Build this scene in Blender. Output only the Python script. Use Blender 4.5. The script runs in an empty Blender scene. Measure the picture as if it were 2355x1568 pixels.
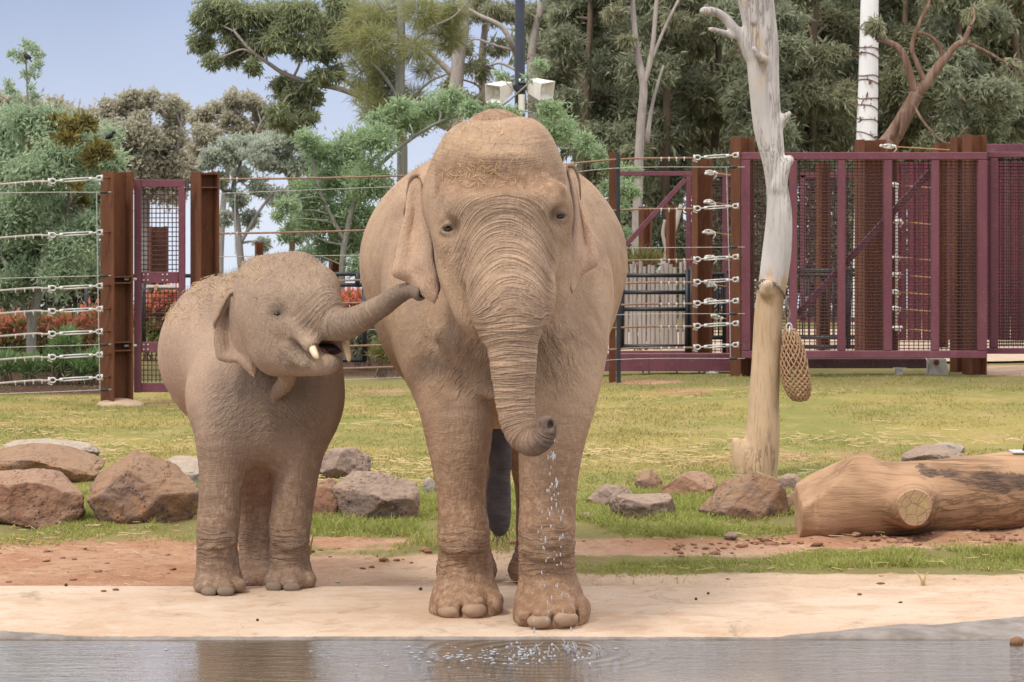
import bpy, bmesh, math, random
import numpy as np
from mathutils import Vector, Matrix

# ------------------------------------------------------------------ camera, sky, sun, exposure
scene = bpy.context.scene
CAM_H = 2.07
cam_data = bpy.data.cameras.new('camera')
cam_data.lens = 100.0
cam_data.sensor_width = 36.0
cam_data.clip_start = 0.1
cam_data.clip_end = 2000.0
cam_data.shift_y = (212.0 - 341.0) / 1024.0
cam_data.dof.use_dof = True
cam_data.dof.focus_distance = 14.6
cam_data.dof.aperture_fstop = 16.0
cam = bpy.data.objects.new('camera', cam_data)
cam.location = (0, 0, CAM_H)
cam.rotation_euler = (math.radians(90), 0, 0)
scene.collection.objects.link(cam)
scene.camera = cam

SUN_EL, SUN_AZ = 56.0, -42.0        # azimuth seen from the camera: negative is to the left, measured from behind it
world = bpy.data.worlds.new('World')
scene.world = world
world.use_nodes = True
wn, wl = world.node_tree.nodes, world.node_tree.links
wn.clear()
w_out = wn.new('ShaderNodeOutputWorld')
w_bg = wn.new('ShaderNodeBackground')
w_bg.inputs['Strength'].default_value = 1.0
w_sky = wn.new('ShaderNodeTexSky')
w_sky.sky_type = 'NISHITA'
w_sky.sun_disc = False
w_sky.sun_elevation = math.radians(SUN_EL)
w_sky.sun_rotation = math.radians(180.0 - SUN_AZ)
w_dim = wn.new('ShaderNodeVectorMath'); w_dim.operation = 'SCALE'
w_dim.inputs['Scale'].default_value = 0.06
wl.new(w_sky.outputs['Color'], w_dim.inputs[0])
w_tc = wn.new('ShaderNodeTexCoord')
w_sep = wn.new('ShaderNodeSeparateXYZ')
wl.new(w_tc.outputs['Generated'], w_sep.inputs[0])
w_noise = wn.new('ShaderNodeTexNoise')
w_noise.inputs['Scale'].default_value = 5.0
w_noise.inputs['Detail'].default_value = 5.0
wl.new(w_tc.outputs['Generated'], w_noise.inputs['Vector'])
w_ramp = wn.new('ShaderNodeValToRGB')       # overcast: brighter towards the zenith
cr = w_ramp.color_ramp
cr.elements[0].position = 0.0; cr.elements[0].color = (0.56, 0.61, 0.70, 1)
cr.elements[1].position = 1.0; cr.elements[1].color = (1.40, 1.36, 1.34, 1)
e = cr.elements.new(0.03); e.color = (0.42, 0.475, 0.61, 1)
e = cr.elements.new(0.075); e.color = (0.325, 0.39, 0.55, 1)
e = cr.elements.new(0.17); e.color = (1.02, 1.06, 1.25, 1)
e = cr.elements.new(0.5); e.color = (1.02, 1.0, 1.02, 1)
wl.new(w_sep.outputs['Z'], w_ramp.inputs['Fac'])
w_cl = wn.new('ShaderNodeMapRange')
w_cl.inputs['From Min'].default_value = 0.3; w_cl.inputs['From Max'].default_value = 0.7
w_cl.inputs['To Min'].default_value = 0.90; w_cl.inputs['To Max'].default_value = 1.10
wl.new(w_noise.outputs['Fac'], w_cl.inputs['Value'])
w_mul = wn.new('ShaderNodeVectorMath'); w_mul.operation = 'SCALE'
wl.new(w_ramp.outputs['Color'], w_mul.inputs[0]); wl.new(w_cl.outputs['Result'], w_mul.inputs['Scale'])
w_mix = wn.new('ShaderNodeMix'); w_mix.data_type = 'RGBA'
w_mix.inputs['Factor'].default_value = 0.06
wl.new(w_mul.outputs[0], w_mix.inputs['A']); wl.new(w_dim.outputs[0], w_mix.inputs['B'])
wl.new(w_mix.outputs['Result'], w_bg.inputs['Color'])
wl.new(w_bg.outputs[0], w_out.inputs[0])

sun_data = bpy.data.lights.new('sun', 'SUN')
sun_data.energy = 1.5
sun_data.angle = math.radians(11)
sun_data.color = (1.0, 0.94, 0.84)
sun = bpy.data.objects.new('sun', sun_data)
_el, _az = math.radians(SUN_EL), math.radians(SUN_AZ)
_to_sun = Vector((math.sin(_az) * math.cos(_el), -math.cos(_az) * math.cos(_el), math.sin(_el)))
sun.rotation_euler = _to_sun.to_track_quat('Z', 'Y').to_euler()
sun.location = (-6, -4, 12)
scene.collection.objects.link(sun)

scene.view_settings.view_transform = 'Standard'
scene.view_settings.look = 'None'
scene.view_settings.gamma = 1.0
scene.view_settings.use_curve_mapping = False
scene.view_settings.exposure = 0.52
scene.render.engine = 'CYCLES'
scene.cycles.max_bounces = 6
scene.cycles.transparent_max_bounces = 8

# ------------------------------------------------------------------ helpers
rng = np.random.default_rng(11)
random.seed(11)
COL = scene.collection
F_PX = 6538.0                       # focal length in the units the photograph was measured in (2354 wide)


def P(vx, vy, D):
    """world point at distance D that shows at (vx, vy) of the photograph measured 2354 wide"""
    return np.array([(vx - 1177.0) * D / F_PX, D, CAM_H - (vy - 487.4) * D / F_PX])


def RV(r, D):
    return r * D / F_PX


def tag(o, label=None, cat=None, group=None, kind=None):
    if label: o['label'] = label
    if cat: o['category'] = cat
    if group: o['group'] = group
    if kind: o['kind'] = kind
    return o


def empty(name, loc, label, cat, group=None):
    o = bpy.data.objects.new(name, None)
    o.empty_display_size = 0.2
    o.location = [float(c) for c in loc]
    COL.objects.link(o)
    return tag(o, label, cat, group)


def link(name, me, mat=None, parent=None, smooth=True, loc=None):
    o = bpy.data.objects.new(name, me)
    if mat is not None and len(me.materials) == 0: me.materials.append(mat)
    COL.objects.link(o)
    if parent is not None: o.parent = parent
    if loc is not None: o.location = [float(c) for c in loc]
    if smooth is not None and len(me.polygons):
        me.polygons.foreach_set('use_smooth', [smooth] * len(me.polygons))
    return o


def mesh_np(name, V, Fq=None, Ft=None, attrs=None):
    """fast mesh from numpy arrays: quads and/or triangles, float point attributes"""
    me = bpy.data.meshes.new(name)
    V = np.asarray(V, dtype=np.float32)
    loops, starts, totals, s = [], [], [], 0
    for Fa, n in ((Fq, 4), (Ft, 3)):
        if Fa is not None and len(Fa):
            Fa = np.asarray(Fa, dtype=np.int32)
            loops.append(Fa.ravel())
            starts.append(s + np.arange(len(Fa), dtype=np.int32) * n)
            totals.append(np.full(len(Fa), n, dtype=np.int32))
            s += len(Fa) * n
    loops = np.concatenate(loops); starts = np.concatenate(starts); totals = np.concatenate(totals)
    me.vertices.add(len(V)); me.vertices.foreach_set('co', V.ravel())
    me.loops.add(len(loops)); me.loops.foreach_set('vertex_index', loops)
    me.polygons.add(len(starts))
    me.polygons.foreach_set('loop_start', starts)
    me.polygons.foreach_set('loop_total', totals)
    for k, a in (attrs or {}).items():
        at = me.attributes.new(k, 'FLOAT', 'POINT')
        at.data.foreach_set('value', np.asarray(a, dtype=np.float32).ravel())
    me.update(calc_edges=True)
    me.validate()
    return me


class MB:
    """collects boxes, tubes, lofts; build() links them as one mesh object"""
    def __init__(self, org=(0, 0, 0)):
        self.v, self.f, self.org = [], [], np.array(org, dtype=float)

    def add(self, vs, fs):
        n = len(self.v)
        self.v.extend([tuple(np.asarray(p, dtype=float) - self.org) for p in vs])
        self.f.extend([tuple(n + i for i in f) for f in fs])

    def box(self, c, s, ax=None, bev=0.0):
        """c centre, s full sizes, ax 3 unit axes"""
        c = np.asarray(c, float); s = np.asarray(s, float) / 2
        ax = np.eye(3) if ax is None else np.asarray(ax, float)
        if bev <= 0:
            vs = [c + ax[0] * s[0] * a + ax[1] * s[1] * b + ax[2] * s[2] * d
                  for a in (-1, 1) for b in (-1, 1) for d in (-1, 1)]
            self.add(vs, [(0, 1, 3, 2), (4, 6, 7, 5), (0, 4, 5, 1), (2, 3, 7, 6), (0, 2, 6, 4), (1, 5, 7, 3)])
            return
        bm = bmesh.new()
        bmesh.ops.create_cube(bm, size=1.0)
        for v in bm.verts: v.co = Vector((v.co.x * 2 * s[0], v.co.y * 2 * s[1], v.co.z * 2 * s[2]))
        bmesh.ops.bevel(bm, geom=bm.edges[:], offset=bev, segments=1, affect='EDGES')
        bm.verts.index_update()
        vs = [c + ax[0] * v.co.x + ax[1] * v.co.y + ax[2] * v.co.z for v in bm.verts]
        self.add(vs, [[v.index for v in f.verts] for f in bm.faces])
        bm.free()

    def bar(self, a, b, w, h, bev=0.0, up=(0, 1, 0)):
        """rectangular bar from a to b: w across, h along 'up'"""
        a, b = np.asarray(a, float), np.asarray(b, float)
        d = b - a; L = np.linalg.norm(d); d = d / L
        u = np.asarray(up, float); u = u - d * (u @ d); u /= np.linalg.norm(u)
        w_ax = np.cross(u, d)
        self.box((a + b) / 2, (L, w, h), (d, w_ax, u), bev)

    def tube(self, pts, r, n=6, caps=True, flat=None):
        pts = np.asarray(pts, float); m = len(pts)
        r = np.full(m, r, float) if np.isscalar(r) else np.asarray(r, float)
        tan = np.gradient(pts, axis=0); tan /= np.linalg.norm(tan, axis=1)[:, None] + 1e-12
        ref = np.array([0, 0, 1.0]) if abs(tan[0][2]) < 0.9 else np.array([1.0, 0, 0])
        n0 = np.cross(tan[0], ref); n0 /= np.linalg.norm(n0)
        vs, fs = [], []
        ang = np.linspace(0, 2 * np.pi, n, endpoint=False)
        for i in range(m):
            n0 = n0 - tan[i] * (n0 @ tan[i]); n0 /= np.linalg.norm(n0) + 1e-12
            b0 = np.cross(tan[i], n0)
            for t in ang: vs.append(pts[i] + r[i] * (np.cos(t) * n0 + np.sin(t) * b0))
        for i in range(m - 1):
            for j in range(n):
                k = (j + 1) % n
                fs.append((i * n + j, i * n + k, (i + 1) * n + k, (i + 1) * n + j))
        if caps:
            fs.append(tuple(range(n - 1, -1, -1))); fs.append(tuple((m - 1) * n + j for j in range(n)))
        self.add(vs, fs)

    def ball(self, c, r, sub=2, ax=None):
        bm = bmesh.new()
        bmesh.ops.create_icosphere(bm, subdivisions=sub, radius=1.0)
        bm.verts.index_update()
        r = np.array([r, r, r], float) if np.isscalar(r) else np.asarray(r, float)
        ax = np.eye(3) if ax is None else np.asarray(ax, float)
        c = np.asarray(c, float)
        vs = [c + ax[0] * v.co.x * r[0] + ax[1] * v.co.y * r[1] + ax[2] * v.co.z * r[2] for v in bm.verts]
        self.add(vs, [[v.index for v in f.verts] for f in bm.faces])
        bm.free()

    def mesh(self, name):
        me = bpy.data.meshes.new(name)
        me.from_pydata(self.v, [], self.f)
        me.update()
        return me

    def build(self, name, mat, parent=None, smooth=False, auto=None, world=True):
        me = self.mesh(name)
        if parent is not None and world:
            off = np.array(parent_loc(parent))
            if len(me.vertices):
                co = np.array(self.v) - off
                me.vertices.foreach_set('co', co.astype(np.float32).ravel())
        o = link(name, me, mat, parent, smooth)
        if auto is not None:
            for p in me.polygons: p.use_smooth = True
            me.set_sharp_from_angle(angle=math.radians(auto))
        return o


def parent_loc(p):
    l = Vector((0, 0, 0))
    while p is not None:
        l += p.location; p = p.parent
    return (l.x, l.y, l.z)


def copy_tree(o, parent=None):
    c = o.copy(); COL.objects.link(c)
    if parent is not None: c.parent = parent
    for ch in list(o.children): copy_tree(ch, c)
    return c


def curve(pts, n):
    """Catmull-Rom through pts (any width), n samples per span"""
    pts = np.asarray(pts, float)
    q = np.vstack([2 * pts[0] - pts[1], pts, 2 * pts[-1] - pts[-2]])
    out = []
    for i in range(1, len(q) - 2):
        p0, p1, p2, p3 = q[i - 1], q[i], q[i + 1], q[i + 2]
        for t in np.linspace(0, 1, n, endpoint=False):
            out.append(0.5 * ((2 * p1) + (-p0 + p2) * t + (2 * p0 - 5 * p1 + 4 * p2 - p3) * t * t
                              + (-p0 + 3 * p1 - 3 * p2 + p3) * t ** 3))
    out.append(pts[-1])
    return np.array(out)


def _hash(ix, iy, iz, seed):
    h = (ix.astype(np.int64) * 374761393 + iy.astype(np.int64) * 668265263 + iz.astype(np.int64) * 2147483647 + seed * 974711)
    h = (h ^ (h >> 13)) * 1274126177
    h = h & 0x7fffffff
    h = (h ^ (h >> 16)) & 0xffff
    return h / 65535.0


def vnoise(p, seed=0):
    """value noise in 0..1 at points p (N,3)"""
    p = np.asarray(p, float)
    i = np.floor(p).astype(np.int64); f = p - i; f = f * f * (3 - 2 * f)
    r = 0
    for a in (0, 1):
        for b in (0, 1):
            for c in (0, 1):
                w = (f[:, 0] if a else 1 - f[:, 0]) * (f[:, 1] if b else 1 - f[:, 1]) * (f[:, 2] if c else 1 - f[:, 2])
                r = r + w * _hash(i[:, 0] + a, i[:, 1] + b, i[:, 2] + c, seed)
    return r


def fbm(p, octv=4, seed=0):
    p = np.asarray(p, float); r = 0; a = 0.5; s = 0
    for k in range(octv):
        r = r + a * vnoise(p * 2 ** k + 17.3 * k, seed + k); s += a; a *= 0.5
    return r / s


def sstep(a, b, x):
    t = np.clip((x - a) / (b - a), 0, 1)
    return t * t * (3 - 2 * t)


# ------------------------------------------------------------------ material helper
class NT:
    def __init__(self, name):
        self.m = bpy.data.materials.new(name); self.m.use_nodes = True
        self.n, self.l = self.m.node_tree.nodes, self.m.node_tree.links
        self.bsdf = self.n['Principled BSDF']
        self.out = self.n['Material Output']
        self.tc = None

    def new(self, t, **kw):
        nd = self.n.new('ShaderNode' + t)
        for k, v in kw.items(): setattr(nd, k, v)
        return nd

    def inp(self, sock, v):
        if hasattr(v, 'links') or isinstance(v, bpy.types.NodeSocket): self.l.new(v, sock)
        elif isinstance(v, (tuple, list)) and len(v) == 3 and sock.type == 'RGBA': sock.default_value = (*v, 1)
        else: sock.default_value = v

    def obj(self):
        if self.tc is None: self.tc = self.new('TexCoord')
        return self.tc.outputs['Object']

    def pos(self):
        return self.new('NewGeometry').outputs['Position']

    def attr(self, name):
        return self.new('Attribute', attribute_name=name).outputs['Fac']

    def map(self, vec, scale=(1, 1, 1), loc=(0, 0, 0)):
        nd = self.new('Mapping'); self.l.new(vec, nd.inputs['Vector'])
        nd.inputs['Scale'].default_value = scale; nd.inputs['Location'].default_value = loc
        return nd.outputs[0]

    def noise(self, vec, scale=5, detail=4, rough=0.55, dist=0.0):
        nd = self.new('TexNoise'); self.l.new(vec, nd.inputs['Vector'])
        nd.inputs['Scale'].default_value = scale; nd.inputs['Detail'].default_value = detail
        nd.inputs['Roughness'].default_value = rough; nd.inputs['Distortion'].default_value = dist
        return nd.outputs['Fac']

    def voro(self, vec, scale=5, feature='DISTANCE_TO_EDGE', out='Distance', rand=1.0):
        nd = self.new('TexVoronoi', feature=feature); self.l.new(vec, nd.inputs['Vector'])
        nd.inputs['Scale'].default_value = scale; nd.inputs['Randomness'].default_value = rand
        return nd.outputs[out]

    def math(self, op, a, b=0.0, c=None, clamp=False):
        nd = self.new('Math', operation=op, use_clamp=clamp)
        self.inp(nd.inputs[0], a); self.inp(nd.inputs[1], b)
        if c is not None: self.inp(nd.inputs[2], c)
        return nd.outputs[0]

    def rng(self, v, a, b, c=0.0, d=1.0, smooth=True):
        nd = self.new('MapRange', interpolation_type='SMOOTHSTEP' if smooth else 'LINEAR')
        self.inp(nd.inputs['Value'], v)
        for k, x in (('From Min', a), ('From Max', b), ('To Min', c), ('To Max', d)): nd.inputs[k].default_value = x
        return nd.outputs['Result']

    def mix(self, fac, a, b, blend='MIX'):
        nd = self.new('Mix', data_type='RGBA', blend_type=blend)
        self.inp(nd.inputs['Factor'], fac); self.inp(nd.inputs['A'], a); self.inp(nd.inputs['B'], b)
        return nd.outputs['Result']

    def ramp(self, fac, stops):
        nd = self.new('ValToRGB'); self.l.new(fac, nd.inputs['Fac'])
        els = nd.color_ramp.elements
        while len(els) < len(stops): els.new(0.5)
        for el, (p, c) in zip(els, stops): el.position = p; el.color = (*c, 1)
        return nd.outputs['Color']

    def comb(self, x, y, z):
        nd = self.new('CombineXYZ')
        for s, v in zip(nd.inputs, (x, y, z)): self.inp(s, v)
        return nd.outputs[0]

    def sep(self, v):
        nd = self.new('SeparateXYZ'); self.l.new(v, nd.inputs[0]); return nd.outputs

    def bump(self, h, strength=0.5, dist=0.02, normal=None):
        nd = self.new('Bump'); self.inp(nd.inputs['Height'], h)
        nd.inputs['Strength'].default_value = strength; nd.inputs['Distance'].default_value = dist
        if normal is not None: self.l.new(normal, nd.inputs['Normal'])
        return nd.outputs[0]

    def ridge(self, n, sharp=2.0):
        """noise value -> thin valleys: 0 in the crease, 1 on the ridge"""
        a = self.math('ABSOLUTE', self.math('SUBTRACT', n, 0.5))
        return self.math('MULTIPLY', a, 2.0 * sharp, clamp=True)

    def done(self, col=None, rough=0.7, normal=None, spec=0.3, metal=0.0):
        b = self.bsdf
        if col is not None: self.inp(b.inputs['Base Color'], col)
        self.inp(b.inputs['Roughness'], rough)
        b.inputs['Specular IOR Level'].default_value = spec
        b.inputs['Metallic'].default_value = metal
        if normal is not None: self.l.new(normal, b.inputs['Normal'])
        return self.m


def simple(name, c1, c2=None, scale=8.0, rough=0.7, bump=0.3, bdist=0.01, spec=0.3, metal=0.0, stretch=(1, 1, 1), bscale=None):
    t = NT(name)
    v = t.map(t.obj(), stretch)
    c2 = c2 or tuple(x * 0.7 for x in c1)
    n = t.noise(v, scale, 5)
    n2 = t.noise(v, bscale or scale * 6, 3)
    col = t.mix(t.rng(n, 0.3, 0.7), c1, c2)
    return t.done(col, rough, t.bump(n2, bump, bdist), spec, metal)
# ------------------------------------------------------------------ organic bodies: a smooth-blended distance field turned into one mesh
class SDF:
    def __init__(self, lo, hi, h):
        self.lo = np.array(lo, float); self.h = h
        self.n = np.ceil((np.array(hi) - self.lo) / h).astype(int) + 1
        self.phi = np.full(self.n, 0.6, dtype=np.float32)

    def _sub(self, lo, hi):
        a = np.clip(np.floor((np.asarray(lo) - self.lo) / self.h).astype(int), 0, self.n - 1)
        b = np.clip(np.ceil((np.asarray(hi) - self.lo) / self.h).astype(int) + 1, 1, self.n)
        sl = tuple(slice(a[i], max(b[i], a[i] + 1)) for i in range(3))
        g = [self.lo[i] + self.h * np.arange(sl[i].start, sl[i].stop) for i in range(3)]
        return sl, g[0][:, None, None].astype(np.float32), g[1][None, :, None].astype(np.float32), g[2][None, None, :].astype(np.float32)

    def _merge(self, sl, d, k, sub=False):
        a = self.phi[sl]
        if sub: a = -a
        if k > 0:
            hh = np.maximum(k - np.abs(a - d), 0) / k
            r = np.minimum(a, d) - hh * hh * k * 0.25
        else:
            r = np.minimum(a, d)
        self.phi[sl] = -r if sub else r

    def ell(self, c, r, k=0.05, yaw=0.0, roll=0.0, pitch=0.0, sub=False):
        c = np.asarray(c, float); r = np.asarray(r, float) if not np.isscalar(r) else np.array([r, r, r], float)
        R = np.array((Matrix.Rotation(math.radians(yaw), 3, 'Z') @ Matrix.Rotation(math.radians(roll), 3, 'Y') @ Matrix.Rotation(math.radians(pitch), 3, 'X')))
        ext = np.sqrt((R ** 2) @ (r ** 2)) + k + 3 * self.h
        sl, X, Y, Z = self._sub(c - ext, c + ext)
        x, y, z = X - c[0], Y - c[1], Z - c[2]
        p = [R[0, i] * x + R[1, i] * y + R[2, i] * z for i in range(3)]
        k0 = np.sqrt((p[0] / r[0]) ** 2 + (p[1] / r[1]) ** 2 + (p[2] / r[2]) ** 2)
        k1 = np.sqrt((p[0] / r[0] ** 2) ** 2 + (p[1] / r[1] ** 2) ** 2 + (p[2] / r[2] ** 2) ** 2) + 1e-6
        self._merge(sl, k0 * (k0 - 1) / k1, k, sub)

    def chain(self, pts, k=0.05, sy=1.0, n=4, sub=False):
        """pts: (x, y, z, r); capsules with changing radius, depth stretched by sy"""
        q = curve(pts, n) if n > 1 and len(pts) > 2 else np.asarray(pts, float)
        rm = q[:, 3].max() * max(1, sy) + k + 3 * self.h
        sl, X, Y, Z = self._sub(q[:, :3].min(0) - rm, q[:, :3].max(0) + rm)
        best = None
        for a, b in zip(q[:-1], q[1:]):
            ba = (b[:3] - a[:3]) * np.array([1, 1 / sy, 1])
            x, y, z = X - a[0], (Y - a[1]) / sy, Z - a[2]
            t = np.clip((x * ba[0] + y * ba[1] + z * ba[2]) / (ba @ ba + 1e-12), 0, 1)
            d = np.sqrt((x - ba[0] * t) ** 2 + (y - ba[1] * t) ** 2 + (z - ba[2] * t) ** 2) - (a[3] + (b[3] - a[3]) * t)
            best = d if best is None else np.minimum(best, d)
        self._merge(sl, best, k, sub)

    def depth(self, vx, vy, far=99.0):
        """distance at which the line of sight through (vx, vy) first meets the body"""
        D = np.arange(self.lo[1] + self.h, min(far, self.lo[1] + self.h * (self.n[1] - 2)), self.h * 0.5)
        p = np.stack([(vx - 1177.0) * D / F_PX, D, CAM_H - (vy - 487.4) * D / F_PX], 1)
        g = np.clip((p - self.lo) / self.h, 0, self.n - 1.001)
        i = g.astype(int); f = g - i; r = 0
        for a in (0, 1):
            for b in (0, 1):
                for c in (0, 1):
                    w = (f[:, 0] if a else 1 - f[:, 0]) * (f[:, 1] if b else 1 - f[:, 1]) * (f[:, 2] if c else 1 - f[:, 2])
                    r = r + w * self.phi[i[:, 0] + a, i[:, 1] + b, i[:, 2] + c]
        k = np.flatnonzero(r < 0)
        return float(D[k[0]]) if len(k) else 15.0

    def plane(self, n, c, k=0.01):
        """cuts away everything beyond the plane through c with outward normal n"""
        n = np.asarray(n, float); n /= np.linalg.norm(n)
        sl, X, Y, Z = self._sub(self.lo, self.lo + self.h * self.n)
        d = (X - c[0]) * n[0] + (Y - c[1]) * n[1] + (Z - c[2]) * n[2]
        self._merge(sl, -d, k, True)

    def floor(self, c, rad, z):
        """cuts flat soles: nothing below z within rad of c"""
        sl, X, Y, Z = self._sub((c[0] - rad, c[1] - rad, z - 1.0), (c[0] + rad, c[1] + rad, z + 0.1))
        self.phi[sl] = np.maximum(self.phi[sl], z - Z)

    def mesh(self):
        phi, h = self.phi, self.h
        ins = phi < 0
        c = ins[:-1, :-1, :-1].astype(np.int8)
        for a in (0, 1):
            for b in (0, 1):
                for d in (0, 1):
                    if a + b + d == 0: continue
                    c = c + ins[a:a + self.n[0] - 1, b:b + self.n[1] - 1, d:d + self.n[2] - 1]
        cells = np.argwhere((c > 0) & (c < 8))
        N = len(cells)
        acc = np.zeros((N, 3)); cnt = np.zeros(N)
        cor = [np.array((a, b, d)) for a in (0, 1) for b in (0, 1) for d in (0, 1)]
        val = {tuple(o): phi[cells[:, 0] + o[0], cells[:, 1] + o[1], cells[:, 2] + o[2]] for o in cor}
        for o in cor:
            for ax in range(3):
                if o[ax]: continue
                o2 = o.copy(); o2[ax] = 1
                va, vb = val[tuple(o)], val[tuple(o2)]
                m = (va < 0) != (vb < 0)
                t = np.where(m, va / np.where(m, va - vb, 1), 0)
                p = np.tile(o.astype(float), (N, 1)); p[:, ax] = t
                acc += p * m[:, None]; cnt += m
        V = self.lo + h * (cells + acc / cnt[:, None])
        ids = np.full(self.n - 1, -1, dtype=np.int32)
        ids[cells[:, 0], cells[:, 1], cells[:, 2]] = np.arange(N)
        Q = []
        for ax in range(3):
            u, w = (ax + 1) % 3, (ax + 2) % 3
            s0 = [slice(None)] * 3; s1 = [slice(None)] * 3
            s0[ax] = slice(0, -1); s1[ax] = slice(1, None)
            A, B = ins[tuple(s0)], ins[tuple(s1)]
            e = np.argwhere(A != B)
            e = e[(e[:, u] > 0) & (e[:, w] > 0) & (e[:, u] < self.n[u] - 1) & (e[:, w] < self.n[w] - 1)]
            ain = A[e[:, 0], e[:, 1], e[:, 2]]
            def cell(du, dw):
                q = e.copy(); q[:, u] += du; q[:, w] += dw
                return ids[q[:, 0], q[:, 1], q[:, 2]]
            q = np.stack([cell(-1, -1), cell(0, -1), cell(0, 0), cell(-1, 0)], 1)
            q[~ain] = q[~ain][:, ::-1]
            Q.append(q)
        return V, np.concatenate(Q)


def smooth_mesh(V, Q, it=4):
    E = np.concatenate([Q[:, [0, 1]], Q[:, [1, 2]], Q[:, [2, 3]], Q[:, [3, 0]]])
    E = np.concatenate([E, E[:, ::-1]])
    n = len(V); deg = np.bincount(E[:, 0], minlength=n)[:, None] + 1e-9
    for k in range(it):
        for lam in (0.55, -0.56):
            S = np.stack([np.bincount(E[:, 0], weights=V[E[:, 1], i], minlength=n) for i in range(3)], 1) / deg
            V = V + lam * (S - V)
    return V


def vert_normals(V, Q):
    a = V[Q[:, 2]] - V[Q[:, 0]]; b = V[Q[:, 3]] - V[Q[:, 1]]
    nf = np.cross(a, b)
    N = np.zeros_like(V)
    for i in range(3):
        N[:, i] = sum(np.bincount(Q[:, j], weights=nf[:, i], minlength=len(V)) for j in range(4))
    return N / (np.linalg.norm(N, axis=1)[:, None] + 1e-12)


def to_curve(V, q):
    """nearest point of polyline q (N,>=3) for each vertex: arc length, distance, interpolated extra columns"""
    best = np.full(len(V), 1e9); s_out = np.zeros(len(V)); ex = np.zeros((len(V), q.shape[1] - 3)); s0 = 0
    for a, b in zip(q[:-1], q[1:]):
        ba = b[:3] - a[:3]; L = np.linalg.norm(ba)
        t0 = ((V - a[:3]) @ ba) / (L * L + 1e-12); t = np.clip(t0, 0, 1)
        d = np.linalg.norm(V - a[:3] - t[:, None] * ba, axis=1)
        m = d < best
        best[m] = d[m]; s_out[m] = s0 + t[m] * L
        ex[m] = a[3:] + t[m][:, None] * (b[3:] - a[3:])
        s0 += L
    return s_out, best, ex


def sheet(inner, outer, m=18, n=56, thick=0.02, bulge=None):
    """a thick flap of skin between an inner and an outer edge, both (x, y, z) polylines; closed mesh"""
    def res(c):
        c = curve(c, 8)
        s = np.r_[0, np.cumsum(np.linalg.norm(np.diff(c, axis=0), axis=1))]
        t = np.linspace(0, s[-1], n)
        return np.stack([np.interp(t, s, c[:, i]) for i in range(3)], 1)
    A, B = res(np.asarray(inner, float)), res(np.asarray(outer, float))
    u = np.linspace(0, 1, m)
    G = A[:, None, :] * (1 - u)[None, :, None] + B[:, None, :] * u[None, :, None]
    tt = np.linspace(0, 1, n)[:, None] * np.ones(m)[None, :]; uu = np.ones(n)[:, None] * u[None, :]
    if bulge is not None: G = G + bulge(tt, uu)
    du = np.gradient(G, axis=1); dt = np.gradient(G, axis=0)
    N = np.cross(du, dt); N /= np.linalg.norm(N, axis=2)[:, :, None] + 1e-9
    th = thick * (0.35 + 0.65 * np.sqrt(np.clip(1 - (2 * np.clip(uu, 0.5, 1) - 1) ** 4, 0, 1)) * np.sqrt(np.clip(1 - (2 * tt - 1) ** 8, 0, 1)))
    Fr, Bk = G + N * th[:, :, None] / 2, G - N * th[:, :, None] / 2
    V = np.concatenate([Fr.reshape(-1, 3), Bk.reshape(-1, 3)]); o = n * m
    i, j = np.meshgrid(np.arange(n - 1), np.arange(m - 1), indexing='ij')
    a = (i * m + j).ravel()
    Q1 = np.stack([a, a + 1, a + m + 1, a + m], 1); Q2 = Q1[:, ::-1] + o
    rim = [k for k in range(m)] + [r * m + m - 1 for r in range(1, n)] + [(n - 1) * m + k for k in range(m - 2, -1, -1)] + [r * m for r in range(n - 2, 0, -1)]
    rim = np.array(rim); r2 = np.roll(rim, -1)
    Q3 = np.stack([rim, rim + o, r2 + o, r2], 1)
    return V, np.concatenate([Q1, Q2, Q3]), np.concatenate([tt.ravel(), tt.ravel()])


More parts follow.
